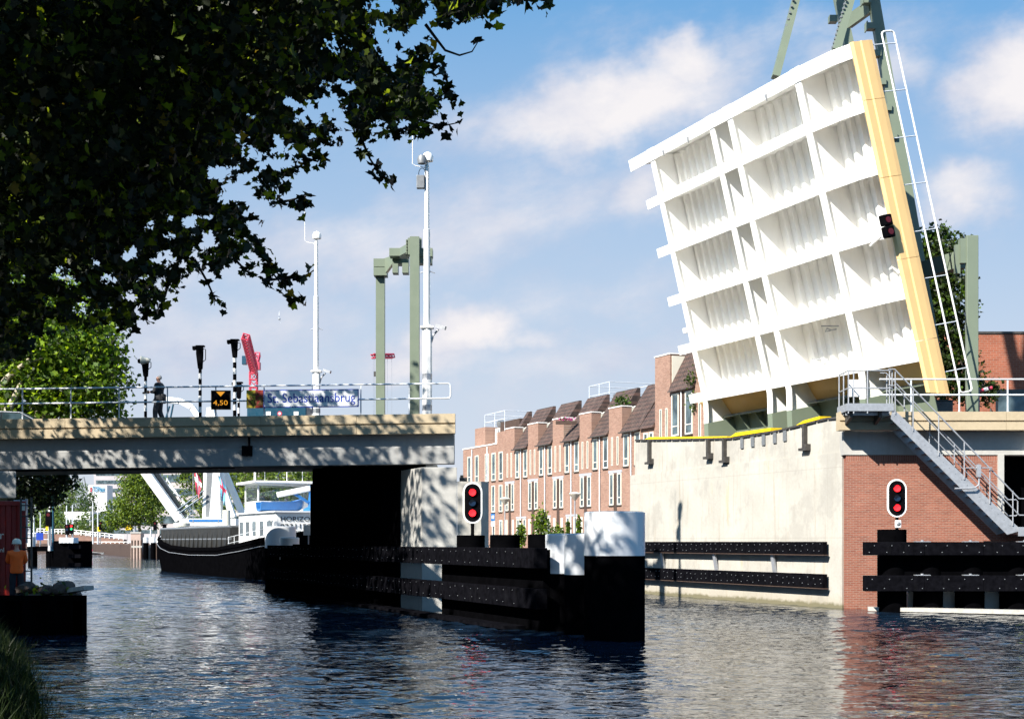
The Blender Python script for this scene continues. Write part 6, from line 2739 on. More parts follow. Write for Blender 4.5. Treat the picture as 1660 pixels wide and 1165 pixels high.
def small_boat(loc, L, label, col, cabin):
    t = thing('motor_boat', loc, label, 'boat')
    b = MB()
    vs, fs = [], []
    prof = [(-.5, .16), (-.2, .18), (.15, .17), (.38, .09), (.5, .01)]
    for x, w in prof:
        for (yy, zz) in ((-w * .7, -.03), (-w, .10), (w, .10), (w * .7, -.03)):
            vs.append((loc[0] + x * L, loc[1] + yy * L, loc[2] + zz * L + (.03 * L if x > .3 and zz > 0 else 0)))
    for i in range(len(prof) - 1):
        for j in range(4):
            fs.append((i * 4 + j, i * 4 + (j + 1) % 4, (i + 1) * 4 + (j + 1) % 4, (i + 1) * 4 + j))
    fs += [(0, 1, 2, 3), tuple(range((len(prof) - 1) * 4, len(prof) * 4))]
    b.add(vs, fs)
    b.build('hull', M[col], t)
    if cabin:
        b = MB()
        b.prism([(loc[0] - .25 * L, loc[1] - .12 * L, loc[2] + .1 * L), (loc[0] + .22 * L, loc[1] - .12 * L, loc[2] + .1 * L), (loc[0] + .10 * L, loc[1] - .12 * L, loc[2] + .26 * L), (loc[0] - .25 * L, loc[1] - .12 * L, loc[2] + .27 * L)], (0, .24 * L, 0))
        b.build('cabin', M['white'], t)
        b = MB()
        b.box(loc[0] - .2 * L, loc[0] + .06 * L, loc[1] - .124 * L, loc[1] - .121 * L, loc[2] + .16 * L, loc[2] + .23 * L)
        b.build('window', M['glass'], t)
    return t


small_boat((P(180, 890, 300).x, 300, .1), 4.5, 'small white cabin boat moored at the far quay', 'white', True)
small_boat((P(196, 888, 310).x, 310, .1), 5.5, 'long white covered boat moored beside the small cabin boat', 'whitestain', True)
small_boat((P(203, 893, 270).x, 270, .1), 5.0, 'low dark boat moored in front of the white covered boat', 'tar', False)
q = P(148, 895, 262)
t = thing('rowing_skiff', (q.x, 262, .1), 'narrow rowing skiff with spread oars in the far water', 'boat')
b = MB()
b.add([(q.x - .3, 255, .35), (q.x + .3, 255, .35), (q.x + .3, 268, .35), (q.x - .3, 268, .35), (q.x, 251, .35), (q.x, 272, .35), (q.x, 256, 0), (q.x, 267, 0)],
      [(0, 1, 2, 3), (0, 4, 1), (3, 2, 5), (4, 6, 1), (4, 0, 6), (1, 6, 7, 2), (0, 3, 7, 6), (2, 7, 5), (3, 5, 7)])
b.build('hull', M['cream'], t)
for sg in (-1, 1):
    b = MB()
    b.tube((q.x, 261, .6), (q.x + sg * 2.6, 260.2, .25), .04, 6)
    b.box(q.x + sg * 2.6 - .25, q.x + sg * 2.6 + .25, 260.1, 260.3, .1, .4)
    b.build('oar', M['galv_dark'], t)
sit = dict(elbow_l=(-.26, .22, 1.12), wrist_l=(-.16, .45, 1.05), elbow_r=(.26, .22, 1.12), wrist_r=(.16, .45, 1.05),
           knee_l=(-.14, .40, 1.05), ankle_l=(-.12, .70, .82), knee_r=(.14, .40, 1.05), ankle_r=(.12, .70, .82))
person('rower in a red top sitting in the narrow skiff', (q.x, 262, -.45), R(180), 1.0, sit,
       dict(skin=M['skin'], jacket=M['cranered'], trouser=M['navy'], hair=M['hair_grey']))
# signs of the road works at the far street
for (px, py, Y, lab) in ((77, 856, 260, 'yellow road works sign near the far guide mast'), (160.5, 857, 262, 'yellow road works sign before the big tree'),
                         (206, 855, 255, 'left of two yellow signs under the big bright tree'), (212.5, 855, 255, 'right of two yellow signs under the big bright tree')):
    q = P(px, py, Y)
    t = thing('yellow_sign', (q.x, Y, 1.9), lab, 'sign', 'yellow road works signs')
    b = MB()
    b.cbox(q, .62, .06, .85)
    b.build('plate', M['yellow'], t)
    b = MB()
    b.tube((q.x, Y + .06, 1.9), (q.x, Y + .06, q.z + .3), .05, 6)
    b.build('post', M['galv'], t)
# office buildings
of = thing('office_tower', P(155, 870, 560), 'white office block with a red and blue name on its end wall', 'building')
a, c = P(143, 870, 560), P(173.5, 786, 560)
b = MB()
b.box(a.x, c.x, 560, 568, 1.9, c.z)
b.build('wall', plain('white_office_wall', (.62, .62, .62), .7, var=.05, scale=.1), of)
b = MB()
e = P(134.5, 790, 560)
for k in range(7):
    z0_ = 4 + k * 3.1
    b.prism([(a.x, 560.2, z0_), (e.x, 566, z0_), (e.x, 566, z0_ + 1.9), (a.x, 560.2, z0_ + 1.9)], (0, .3, 0))
b.prism([(a.x - .01, 560.6, 1.9), (e.x, 566.4, 1.9), (e.x, 566.4, c.z - 1), (a.x - .01, 560.6, c.z - 1)], (0, .3, 0))
b.build('glazed_side', M['carpaint'], of)
q = P(150, 799, 559.8)
text('lettering', 'TOPdesk', plain('teal_letters', (.01, .20, .36), .5), of, 3.1, (q.x, 559.7, q.z + .6), width=4.9, depth=.05, bold=.03)
b = MB()
q = P(144.5, 796, 559.8)
for dz in (0, .9):
    b.prism([(q.x + .3, 559.75, q.z - .2 + dz), (q.x + 1.1, 559.75, q.z - .2 + dz), (q.x + 1.1, 559.75, q.z + .5 + dz), (q.x + .55, 559.75, q.z + .75 + dz)], (0, -.05, 0))
b.build('logo_mark', M['cranered'], of)
b = MB()
q = P(140, 787, 565)
b.tube((q.x, 565, q.z - 1), (q.x - 1.0, 565, q.z + 3.5), .25, 6)
b.build('roof_mast', M['galv_dark'], of)
of = thing('office_block', P(185, 870, 620), 'pale pinkish office block behind the big bright tree', 'building')
a, c = P(152, 870, 620), P(262, 742, 620)
b = MB()
b.box(a.x, c.x, 620, 660, 1.9, c.z)
b.build('wall', plain('pinkish_office_wall', (.40, .37, .38), .7, var=.1, scale=.15), of)
for k in range(8):
    b = MB()
    b.box(a.x + 1, c.x - 1, 619.9, 619.99, 6 + k * 3.6, 7.6 + k * 3.6)
    b.build('window_band', M['glass'], of)
of = thing('white_pavilion', P(125, 870, 400), 'low white pavilion with large windows behind the far quay', 'building')
a, c = P(104, 870, 400), P(146, 829, 400)
b = MB()
b.box(a.x, c.x, 400, 420, 1.9, c.z)
b.build('wall', M['white'], of)
for k in range(6):
    b = MB()
    x = a.x + .5 + k * 1.15
    b.box(x, x + .85, 399.93, 399.99, 5.6, 8.6)
    b.build('window', M['glass'], of)
of = thing('grey_office', P(320, 850, 300), 'grey office block with window bands behind the white drawbridge', 'building')
a, c = P(255, 870, 300), P(420, 752, 300)
b = MB()
b.box(a.x, c.x, 300, 330, 1.9, c.z)
b.build('wall', plain('grey_office_wall', (.42, .38, .37), .8, var=.15, scale=.3), of)
for k in range(5):
    b = MB()
    b.box(a.x + .5, c.x - .5, 299.9, 299.98, 3.4 + k * 2.9, 4.9 + k * 2.9)
    b.build('window_band', M['glass'], of)

# ================================================================== CRANES
def lattice(b, a, c, w, seg, r, up=Vector((0, 1, 0))):
    a, c = Vector(a), Vector(c)
    dv = (c - a).normalized()
    s = dv.cross(up).normalized()
    u_ = s.cross(dv).normalized()
    cor = [(s * x + u_ * y) * w / 2 for x, y in ((-1, -1), (1, -1), (1, 1), (-1, 1))]
    for k in cor:
        b.tube(a + k, c + k, r, 5)
    for i in range(seg):
        p, q = a.lerp(c, i / seg), a.lerp(c, (i + 1) / seg)
        for j in range(4):
            k0, k1 = cor[j], cor[(j + 1) % 4]
            b.tube(p + k0, q + k1, r * .7, 4)
            b.tube(q + k1, p + k1 + (k0 - k1) * 0, r * .0 + r * .5, 4)
            b.tube(q + k0, q + k1, r * .7, 4)


YK = 420.0
kr = thing('tower_crane', P(411, 870, YK), 'red tower crane with a steep jib rising behind the bridge railing', 'crane')
b = MB()
q = P(411, 603, YK)
lattice(b, (q.x, YK, 1.9), (q.x, YK, q.z), 2.1, 22, .17)
b.build('tower', M['cranered'], kr)
b = MB()
lattice(b, P(412, 600, YK - 2), P(398, 546, YK - 25), 1.7, 12, .24)
b.build('jib', M['cranered'], kr)
b = MB()
lattice(b, P(412, 600, YK + 1), P(418, 574, YK + 6), 1.3, 4, .2)
b.box(P(408, 0, YK).x, P(417, 0, YK).x, YK - 1.2, YK + 1.2, P(0, 606, YK).z, P(0, 598, YK).z)
b.box(P(414, 0, YK).x, P(420, 0, YK).x, YK + .5, YK + 3, P(0, 598, YK).z, P(0, 586, YK).z)
b.build('machinery', M['cranered'], kr)
b = MB()
a, c = P(393, 591, YK - 1), P(400, 577, YK - 1)
b.box(a.x, c.x, YK - 2, YK, a.z, c.z)
b.build('cab', M['teal'], kr, bevel=.1)
YK2 = 560.0
kr = thing('tower_crane', P(617, 870, YK2), 'far red crane jib with hanging cables behind the green portal', 'crane')
b = MB()
q = P(617, 580, YK2)
lattice(b, (q.x, YK2, 1.9), (q.x, YK2, q.z), 1.6, 20, .14)
b.build('tower', M['cranered'], kr)
b = MB()
a, c = P(604, 577, YK2 - 30), P(637, 577, YK2 - 18)
lattice(b, a, c, 1.3, 6, .28)
b.build('jib', M['cranered'], kr)
b = MB()
for px in (605, 607, 628, 635):
    a = P(px, 580, YK2 - 29 + (px - 604) * .35)
    b.tube(a, (a.x, a.y, 5), .05, 4)
b.build('hoist_cable', M['galv'], kr)
b = MB()
q = P(608, 606, YK2 - 28)
b.cbox(q, .9, .9, 1.8)
b.build('hook_block', M['steel_dark'], kr)
# gull in flight
q = P(453, 517, 90)
t = thing('gull', q, 'tiny white gull flying left of the white camera mast', 'bird')
b = MB()
b.ball(q, .07, .22, .07, 10, 8)
b.add([q + Vector((0, .1, 0)), q + Vector((-.05, .02, .32)), q + Vector((.02, -.1, .5)), q + Vector((0, -.1, 0))], [(0, 1, 2, 3)])
b.add([q + Vector((0, .1, 0)), q + Vector((.04, .02, -.22)), q + Vector((.10, -.1, -.30)), q + Vector((0, -.1, 0))], [(0, 1, 2, 3)])
b.build('body', M['whitestain'], t, smooth=True)
# ================================================================== FOLIAGE
PLANE = np.array([(0, 0), (.26, -.10), (.30, .10), (.54, .20), (.40, .34), (.30, .46), (.16, .50), (0, .84), (-.16, .50), (-.30, .46), (-.40, .34), (-.54, .20), (-.30, .10), (-.26, -.10)])
PLANE = PLANE - np.array([0, .3])
DIAMOND = np.array([(0, -.5), (.34, -.05), (0, .55), (-.34, -.05)])
LONG = np.array([(0, -.6), (.16, 0), (0, .6), (-.16, 0)])


def leafcloud(name, pts, size, tmpl, mats, probs, parent, flat=0.35, local_off=None):
    """many leaf-sized faces, each turned its own way"""
    N, K = len(pts), len(tmpl)
    nrm = RNG.normal(size=(N, 3))
    nrm /= np.linalg.norm(nrm, axis=1)[:, None] + 1e-9
    nrm = nrm * (1 - flat) + np.array([0, 0, 1.0]) * flat * np.sign(RNG.random((N, 1)) + .2)
    nrm /= np.linalg.norm(nrm, axis=1)[:, None] + 1e-9
    ref = RNG.normal(size=(N, 3))
    a = np.cross(nrm, ref)
    a /= np.linalg.norm(a, axis=1)[:, None] + 1e-9
    b_ = np.cross(nrm, a)
    sz = np.asarray(size) * RNG.uniform(.6, 1.25, N)
    off = np.array(WL[parent.name]) if parent is not None else np.zeros(3)
    vs = (pts - off)[:, None, :] + sz[:, None, None] * (tmpl[None, :, 0:1] * a[:, None, :] + tmpl[None, :, 1:2] * b_[:, None, :])
    # a slight fold along the midrib
    vs += sz[:, None, None] * nrm[:, None, :] * (np.abs(tmpl[None, :, 0:1]) * .35)
    me = bpy.data.meshes.new(name)
    me.vertices.add(N * K)
    me.vertices.foreach_set('co', vs.reshape(-1).astype(np.float32))
    me.loops.add(N * K)
    me.loops.foreach_set('vertex_index', np.arange(N * K, dtype=np.int32))
    me.polygons.add(N)
    me.polygons.foreach_set('loop_start', np.arange(0, N * K, K, dtype=np.int32))
    me.polygons.foreach_set('loop_total', np.full(N, K, dtype=np.int32))
    for m_ in mats:
        me.materials.append(m_)
    me.polygons.foreach_set('material_index', RNG.choice(len(mats), N, p=probs).astype(np.int32))
    me.update()
    o = bpy.data.objects.new(name, me)
    COL.objects.link(o)
    if parent is not None:
        o.parent = parent
        WL[o.name] = WL[parent.name].copy()
    return o


def inpoly(x, y, poly):
    x, y = np.asarray(x), np.asarray(y)
    ins = np.zeros(x.shape, bool)
    n = len(poly)
    for i in range(n):
        x1, y1 = poly[i]
        x2, y2 = poly[(i + 1) % n]
        cond = ((y1 > y) != (y2 > y)) & (x < (x2 - x1) * (y - y1) / (y2 - y1 + 1e-12) + x1)
        ins ^= cond
    return ins


LEAF_D = leafmat('plane_leaf_dark', (.012, .019, .005), .15, .4)  # shade inside the crown is put into this near-black leaf colour
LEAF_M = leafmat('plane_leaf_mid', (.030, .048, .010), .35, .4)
LEAF_L = leafmat('plane_leaf_light', (.12, .17, .02), .55, .3)  # sun catching single leaves, put into a lighter leaf colour
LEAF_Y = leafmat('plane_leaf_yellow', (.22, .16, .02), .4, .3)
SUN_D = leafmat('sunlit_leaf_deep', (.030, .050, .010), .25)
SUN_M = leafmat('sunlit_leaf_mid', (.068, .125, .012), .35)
SUN_L = leafmat('sunlit_leaf_light', (.19, .29, .028), .4)  # bright sun on the leaves is put into this colour
FAR_D = leafmat('far_leaf_deep', (.045, .075, .016), .2)
FAR_M = leafmat('far_leaf_mid', (.10, .155, .026), .3)
FAR_L = leafmat('far_leaf_light', (.19, .26, .04), .35)
BLUE_M = leafmat('bluish_leaf', (.085, .135, .085), .2)

# outline of the overhanging crown against the sky, measured in the photo and used as a limit for the real volume
OUTL = [(-400, -500), (930, -500), (880, -30), (845, 2), (795, 10), (770, 28), (738, 26), (712, 55), (690, 62), (706, 105), (722, 118), (708, 128), (722, 158), (700, 186), (672, 208), (640, 210), (612, 236), (588, 226), (560, 232), (528, 236), (515, 264), (492, 258), (470, 286), (455, 290), (478, 322), (462, 336), (432, 345), (420, 375), (430, 412), (404, 428), (378, 420), (360, 452), (330, 430), (300, 442), (280, 470), (262, 478), (244, 506), (226, 490), (205, 520), (170, 512), (140, 528), (100, 530), (60, 560), (0, 590), (-400, 600)]
HOLES = [(545, 72, 34, 20, .85), (590, 50, 20, 12, .6), (370, 285, 40, 20, .8), (400, 300, 25, 14, .8), (560, 165, 24, 12, .5), (250, 420, 18, 10, .4), (640, 120, 22, 12, .4), (395, 380, 26, 14, .6), (330, 400, 22, 12, .5)]

_r = random.Random(4)
for _k in range(150):
    _i = _r.randrange(6, len(OUTL) - 3)
    _t = _r.random()
    _x = OUTL[_i][0] + (OUTL[_i + 1][0] - OUTL[_i][0]) * _t
    _y = OUTL[_i][1] + (OUTL[_i + 1][1] - OUTL[_i][1]) * _t
    _s = _r.uniform(5, 15)
    _in = _r.random() ** 1.3 * 130
    HOLES.append((_x - _in * .8, _y - _in * .6, _s * 1.3, _s, .92))


def proj(p):
    return CX + F * p[:, 0] / p[:, 1], HY - F * (p[:, 2] - EYE) / p[:, 1]


def keep_in_outline(p, jitter=7):
    px, py = proj(p)
    j = RNG.normal(size=(2, len(p))) * jitter
    infr = (px > -60) & (py > -60) & (px < 1750)
    ok = inpoly(px + j[0], py + j[1], OUTL)
    for (hx, hy, hr, hs, pr_) in HOLES:
        h_ = ((px - hx) / hr) ** 2 + ((py - hy) / hs) ** 2 < 1
        ok &= ~(h_ & (RNG.random(len(p)) < pr_))
    return np.where(infr, ok, px < 900)


def clumps(n, lo, hi, test, per, spread):
    """leaf positions in loose clumps through a volume"""
    out = []
    tot = 0
    while tot < n:
        c = RNG.uniform(lo, hi, size=(4000, 3))
        c = c[test(c)]
        k = RNG.integers(per[0], per[1], len(c))
        rep = np.repeat(np.arange(len(c)), k)
        q = c[rep] + RNG.normal(size=(len(rep), 3)) * np.array([spread, spread, spread * .8])
        out.append(q)
        tot += len(q)
    return np.concatenate(out)[:n]


def limb(b, pts, r0, r1, n=8):
    m_ = len(pts)
    b.path(pts, [r0 + (r1 - r0) * i / (m_ - 1) for i in range(m_)], n)


# --- the big plane tree overhead
ta = thing('plane_tree', (-13.2, 19.0, .8), 'large dark plane tree whose leafy boughs hang over the top left of the view', 'tree')
b = MB()
limb(b, [(-13.2, 19, .4), (-13.0, 19, 3), (-12.4, 19.2, 6), (-11.5, 19.5, 9), (-10.2, 19.5, 13)], .5, .22, 12)
for tgt in ((-4.5, 18, 9.6), (-3.0, 20, 11.5), (-6.5, 16, 9.0), (-5.5, 22, 10.5), (-8, 14, 12), (-2.0, 16.5, 12.5), (-7.5, 20.5, 7.6)):
    st_ = Vector((-12.2, 19.2, 6.5 + RNG.random() * 3))
    e = Vector(tgt)
    mid = st_.lerp(e, .5) + Vector((0, 0, .9))
    limb(b, [st_, st_.lerp(mid, .5) + Vector((0, 0, .3)), mid, mid.lerp(e, .5) + Vector((0, 0, .2)), e], .16, .025, 7)
b.build('trunk', M['bark_dark'], ta, smooth=True)


def testA(c):
    px, py = proj(c)
    e = ((c[:, 0] + 9.5) / 12.5) ** 2 + ((c[:, 1] - 17.5) / 8.5) ** 2 + ((c[:, 2] - 11.5) / 7.5) ** 2 < 1.0
    fr = (px > -60) & (py > -60)
    return e & fr & keep_in_outline(c, 4)


def edge_filter(p, jit=5):
    return p[keep_in_outline(p, jit)]


def sun_gap(p, c, rad, pr_):
    """leaves thinned about one line of sunlight, cut to light a chosen spot"""
    d_ = np.array(LDIR)
    w = p - np.array(c)
    w = w - (w @ d_)[:, None] * d_
    return p[(np.linalg.norm(w, axis=1) > rad) | (RNG.random(len(p)) > pr_)]


pA = edge_filter(clumps(108000, (-11, 11.5, 4.5), (1.2, 25.5, 14), testA, (8, 24), .24))
pA = sun_gap(pA, (2.2, 34.0, 2.6), 1.0, .7)
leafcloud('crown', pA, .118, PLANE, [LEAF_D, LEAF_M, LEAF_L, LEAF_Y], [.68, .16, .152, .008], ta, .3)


def testAup(c):
    px, py = proj(c)
    e = ((c[:, 0] + 10) / 13) ** 2 + ((c[:, 1] - 12) / 13) ** 2 + ((c[:, 2] - 13) / 7.5) ** 2 < 1.0
    e |= ((c[:, 0] + 21) / 7) ** 2 + ((c[:, 1] - 28) / 6.5) ** 2 + ((c[:, 2] - 12) / 6.0) ** 2 < 1.0
    return e & ((px < -20) | (py < -20)) & (c[:, 2] > 5.5)


pU = clumps(8000, (-28, -1, 6), (2, 35, 20), testAup, (18, 44), .85)  # unseen oversized leaves, added to shade the visible crown and the bank


def testAside(c):
    return ((c[:, 0] + 21) / 7) ** 2 + ((c[:, 1] - 28) / 6.5) ** 2 + ((c[:, 2] - 12) / 6.0) ** 2 < 1.0


pU = np.concatenate([pU, clumps(5000, (-28, 21, 6), (-14, 35, 18), testAside, (18, 44), .7)])  # more leaves added out of view to shade the left bank
pU = pU[(proj(pU)[1] < -75) | (proj(pU)[0] < -60)]


pU = sun_gap(pU, (2.2, 34.0, 2.6), 1.3, .8)
pU = sun_gap(pU, (-12.4, 36.8, 1.4), .7, .75)
pS = clumps(26000, (-14, 5, 7), (2, 25, 17), testAup, (12, 30), .4)  # smaller leaves added just above the view to darken the crown below
pS = pS[(proj(pS)[1] < -10) & (proj(pS)[1] > -700)]
leafcloud('unseen_upper_crown', pS, .30, PLANE, [LEAF_D, LEAF_M], [.7, .3], ta, .45)
leafcloud('unseen_upper_crown', pU, .72, PLANE, [LEAF_D, LEAF_M], [.7, .3], ta, .45)

# hanging sprigs at the rim of the crown
sprig = []
for (pts, Y, lf) in (
        ([(412, 380), (432, 415), (440, 440), (462, 468), (485, 492)], 19.5, 46),
        ([(425, 455), (455, 452), (488, 450), (510, 438)], 19.5, 14),
        ([(575, 200), (590, 235), (600, 258), (618, 285), (634, 292)], 18, 34),
        ([(640, 180), (680, 195), (715, 205), (748, 198)], 18, 24),
        ([(655, 150), (700, 168), (722, 150), (738, 150)], 18.5, 22),
        ([(690, 40), (705, 60), (722, 82), (745, 90), (765, 84), (776, 66)], 17, 2),
        ([(640, 110), (680, 98), (712, 108), (722, 118)], 17.5, 26),
        ([(620, 215), (660, 208), (690, 212)], 18.5, 24),
        ([(720, 10), (760, 12), (800, 14), (812, 22)], 16.5, 30),
        ([(830, -20), (860, -4), (890, 4)], 16.5, 18),
        ([(315, 420), (335, 455), (350, 488), (362, 492)], 20, 16),
        ([(440, 330), (470, 325), (496, 318), (485, 335)], 19.5, 26),
        ([(230, 480), (238, 505), (244, 515)], 20.5, 14),
        ([(180, 500), (200, 520), (212, 535)], 21, 14),
        ([(490, 255), (515, 262), (522, 250)], 19, 20),
        ([(380, 420), (400, 440), (420, 428)], 20, 16),
        ([(275, 450), (268, 480), (250, 512)], 20.5, 20)):
    w = [P(px, py, Y + (i * .12)) for i, (px, py) in enumerate(pts)]
    b = MB()
    b.path(w, [.022 - .016 * i / (len(w) - 1) for i in range(len(w))], 5)
    b.build('twig', M['bark_dark'], ta)
    for k in range(lf):
        q = (k + RNG.random()) / lf * (len(w) - 1)
        i = min(int(q), len(w) - 2)
        p = w[i].lerp(w[i + 1], q - i)
        sprig.append((p.x + RNG.normal() * .06, p.y + RNG.normal() * .1, p.z + RNG.normal() * .06 - .02))
leafcloud('sprig_leaves', np.array(sprig), .165, PLANE, [LEAF_D, LEAF_M, LEAF_L, LEAF_Y], [.55, .30, .12, .03], ta, .1)

# --- second plane tree, whose shade falls across the bridge
tb = thing('plane_tree', (-19.5, 41, .8), 'second dark plane tree standing on the bank just before the bridge', 'tree')
b = MB()
limb(b, [(-19.5, 41, .4), (-19.3, 41, 4), (-18.8, 41.2, 8), (-18.0, 41.4, 13)], .5, .2, 12)
for tgt in ((-11, 42, 14), (-13, 40, 15.5), (-24, 42, 14), (-16, 44, 15), (-21, 38, 16), (-12, 43, 12)):
    st_ = Vector((-19, 41.1, 7 + RNG.random() * 3))
    e = Vector(tgt)
    mid = st_.lerp(e, .5) + Vector((0, 0, 1.2))
    limb(b, [st_, mid, e], .17, .04, 7)
b.build('trunk', M['bark_dark'], tb, smooth=True)


def testB(c):
    e = ((c[:, 0] + 19.5) / 12.0) ** 2 + ((c[:, 1] - 41.0) / 6.5) ** 2 + ((c[:, 2] - 13.5) / 6.5) ** 2 < 1.0
    return e & keep_in_outline(c, 6)


pB = edge_filter(clumps(17000, (-32, 34.5, 7), (-7.0, 47.5, 20), testB, (40, 100), .75))
pB = sun_gap(pB, (-2.4, 48.3, 3.2), 1.8, .55)
for _x in (-8.2, -7.2, -6.2, -5.2):
    pB = sun_gap(pB, (_x, 48.9, 7.3), .75, .38)
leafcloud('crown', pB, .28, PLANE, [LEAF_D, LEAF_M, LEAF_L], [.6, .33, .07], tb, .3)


def tree(name, label, base, trunk_h, blobs, n, leaf, mats, probs, tmpl=DIAMOND, per=(10, 30), spread=.4, group=None, bark='bark', r=.3, shell=.55, tipr=.05):
    t = thing(name, base, label, 'tree', group)
    base = Vector(base)
    b = MB()
    c0 = Vector(blobs[0][0])
    top = Vector((c0.x, c0.y, c0.z))
    limb(b, [base, base.lerp(top, .3) + Vector((r * .4, 0, 0)), base.lerp(top, .65), top], r, r * .35, 9)
    for (c, rad) in blobs:
        c = Vector(c)
        for k in range(3):
            e = c + Vector((RNG.normal() * rad[0] * .4, RNG.normal() * rad[1] * .4, RNG.normal() * rad[2] * .35))
            s_ = base.lerp(top, .45 + .4 * RNG.random())
            limb(b, [s_, s_.lerp(e, .5) + Vector((0, 0, rad[2] * .12)), e], r * .35, tipr, 6)
    b.build('trunk', M[bark], t, smooth=True)
    vol = np.array([rad[0] * rad[1] * rad[2] for c, rad in blobs]) ** (2 / 3)
    cnt = (n * vol / vol.sum()).astype(int)
    allp = []
    for (c, rad), m_ in zip(blobs, cnt):
        k = max(4, m_ // 18)
        d_ = RNG.normal(size=(k, 3))
        d_ /= np.linalg.norm(d_, axis=1)[:, None]
        rr_ = shell + (1.08 - shell) * RNG.random(k) ** .6
        cc_ = np.array(c) + d_ * rr_[:, None] * np.array(rad)
        kk = RNG.integers(per[0], per[1], k)
        rep = np.repeat(np.arange(k), kk)
        allp.append(cc_[rep] + RNG.normal(size=(len(rep), 3)) * spread)
    leafcloud('crown', np.concatenate(allp), leaf, tmpl, mats, probs, t, .25)
    return t


def blob(px, py, Y, rx, ry, rz):
    return (tuple(P(px, py, Y)), (rx, ry, rz))


# sunlit tree behind the left end of the bridge
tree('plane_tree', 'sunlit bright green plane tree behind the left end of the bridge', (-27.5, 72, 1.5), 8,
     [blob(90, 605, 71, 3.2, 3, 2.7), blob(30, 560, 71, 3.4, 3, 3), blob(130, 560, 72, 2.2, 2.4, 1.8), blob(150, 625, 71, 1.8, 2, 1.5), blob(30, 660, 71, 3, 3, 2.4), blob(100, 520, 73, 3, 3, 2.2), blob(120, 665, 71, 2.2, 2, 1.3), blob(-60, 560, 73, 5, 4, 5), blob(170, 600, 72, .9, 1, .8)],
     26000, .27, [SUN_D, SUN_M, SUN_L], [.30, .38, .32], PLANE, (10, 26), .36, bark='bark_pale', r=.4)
b = MB()
LT = COL.objects[-1].parent
limb(b, [P(-10, 640, 69), P(12, 612, 69), P(30, 597, 69), P(44, 588, 69)], .17, .12, 8)
limb(b, [P(44, 588, 69), P(50, 572, 69), P(56, 560, 69.2)], .10, .05, 8)
limb(b, [P(40, 590, 69), P(56, 584, 69), P(72, 580, 69.5)], .09, .04, 8)
limb(b, [P(4, 680, 69), P(18, 655, 69), P(28, 635, 69), P(34, 620, 69.3)], .22, .10, 8)
b.build('limb', M['bark_pale'], LT, smooth=True)
# dark low boughs seen under the bridge
tree('dark_tree', 'dark leafy boughs hanging beyond the bridge on the left bank, above the far street', (-30, 78, 1.5), 5,
     [blob(40, 775, 76, 2.2, 2, 1.3), blob(78, 780, 76, 1.2, 1.4, 1.1), blob(-10, 800, 77, 2.2, 2, 2), blob(100, 772, 76, .6, .8, .5), blob(55, 800, 76, 1.3, 1.2, .8)],
     5200, .26, [LEAF_D, SUN_D], [.8, .2], PLANE, (8, 22), .3, bark='bark_dark', r=.3)
# far trees
tree('maple_tree', 'big bright green round crowned tree at the far street left of the barge', (P(227, 868, 250).x, 250, 1.9), 6,
     [blob(222, 815, 250, 3.4, 3, 3.6), blob(200, 832, 250, 2.8, 3, 2.6), blob(245, 825, 250, 2.4, 3, 3), blob(228, 785, 250, 2.8, 3, 2.6), blob(182, 845, 249, 1.7, 2, 1.3), blob(215, 775, 251, 2.4, 3, 2.5), blob(250, 790, 251, 2.2, 2, 2.5)],
     16000, .42, [FAR_D, FAR_M, FAR_L], [.28, .42, .30], DIAMOND, (8, 24), .42, r=.35)
FARG = 'trees along the far street'
for (px, py, Y, rx, rz, lab) in ((70, 830, 430, 4.5, 5.5, 'round green far tree nearest the container ladder'), (92, 822, 460, 5, 6.5, 'light green far tree behind the thin white mast'),
                                 (112, 812, 480, 6, 8, 'tall bluish green far tree left of the white office tower'), (130, 815, 490, 5, 7, 'bluish green far tree touching the white office tower'),
                                 (78, 850, 380, 4, 3.5, 'low dark far tree above the black guide piles'), (148, 845, 340, 2.4, 3.4, 'small dark tree in front of the white pavilion'),
                                 (131, 852, 350, 1.6, 2.4, 'smallest young tree before the white pavilion'), (168, 848, 345, 2.4, 3, 'small tree between the office tower and the big bright tree'),
                                 (98, 852, 370, 3, 3, 'bushy low far tree behind the dark double signal')):
    q = P(px, py, Y)
    tree('street_tree', lab, (q.x, Y, 1.9), 5, [((q.x, Y, q.z), (rx, rx, rz)), ((q.x + rx * .5, Y, q.z - rz * .35), (rx * .6, rx * .6, rz * .5)), ((q.x - rx * .55, Y, q.z - rz * .3), (rx * .6, rx * .6, rz * .5))],
         2600 if rx > 3 else 1300, .7 if rx > 3 else .45, [FAR_D, FAR_M, BLUE_M], [.3, .3, .4] if px in (112, 130) else [.45, .45, .1], DIAMOND, (8, 22), .6 if rx > 3 else .35, FARG, r=.3)
BG = 'dense trees behind the barge'
for (px, py, Y, rx, rz, lab) in ((330, 800, 205, 3.4, 4.2, 'dense green tree left of the white pylon, behind the red flag'), (392, 795, 190, 3.6, 4.5, 'dense green tree right of the white pylon'), (430, 790, 185, 3.8, 4.5, 'dense green tree above the barge wheelhouse'), (470, 785, 180, 3.6, 4.6, 'dense green tree behind the wheelhouse antennas'), (506, 790, 175, 3.4, 4.6, 'dense green tree beside the dark pier, rightmost of its row')):
    q = P(px, py, Y)
    tree('dense_tree', lab, (q.x, Y, 1.6), 5, [((q.x, Y, q.z), (rx, 3, rz)), ((q.x - rx * .4, Y, q.z + rz * .6), (rx * .7, 2.4, rz * .6)), ((q.x + rx * .5, Y, q.z - rz * .4), (rx * .7, 2.4, rz * .6)), ((q.x, Y, q.z + rz * 1.1), (rx * .8, 2, rz * .6))],
         4200, .42, [FAR_D, FAR_M, FAR_L], [.45, .4, .15], DIAMOND, (8, 22), .4, BG, r=.28)
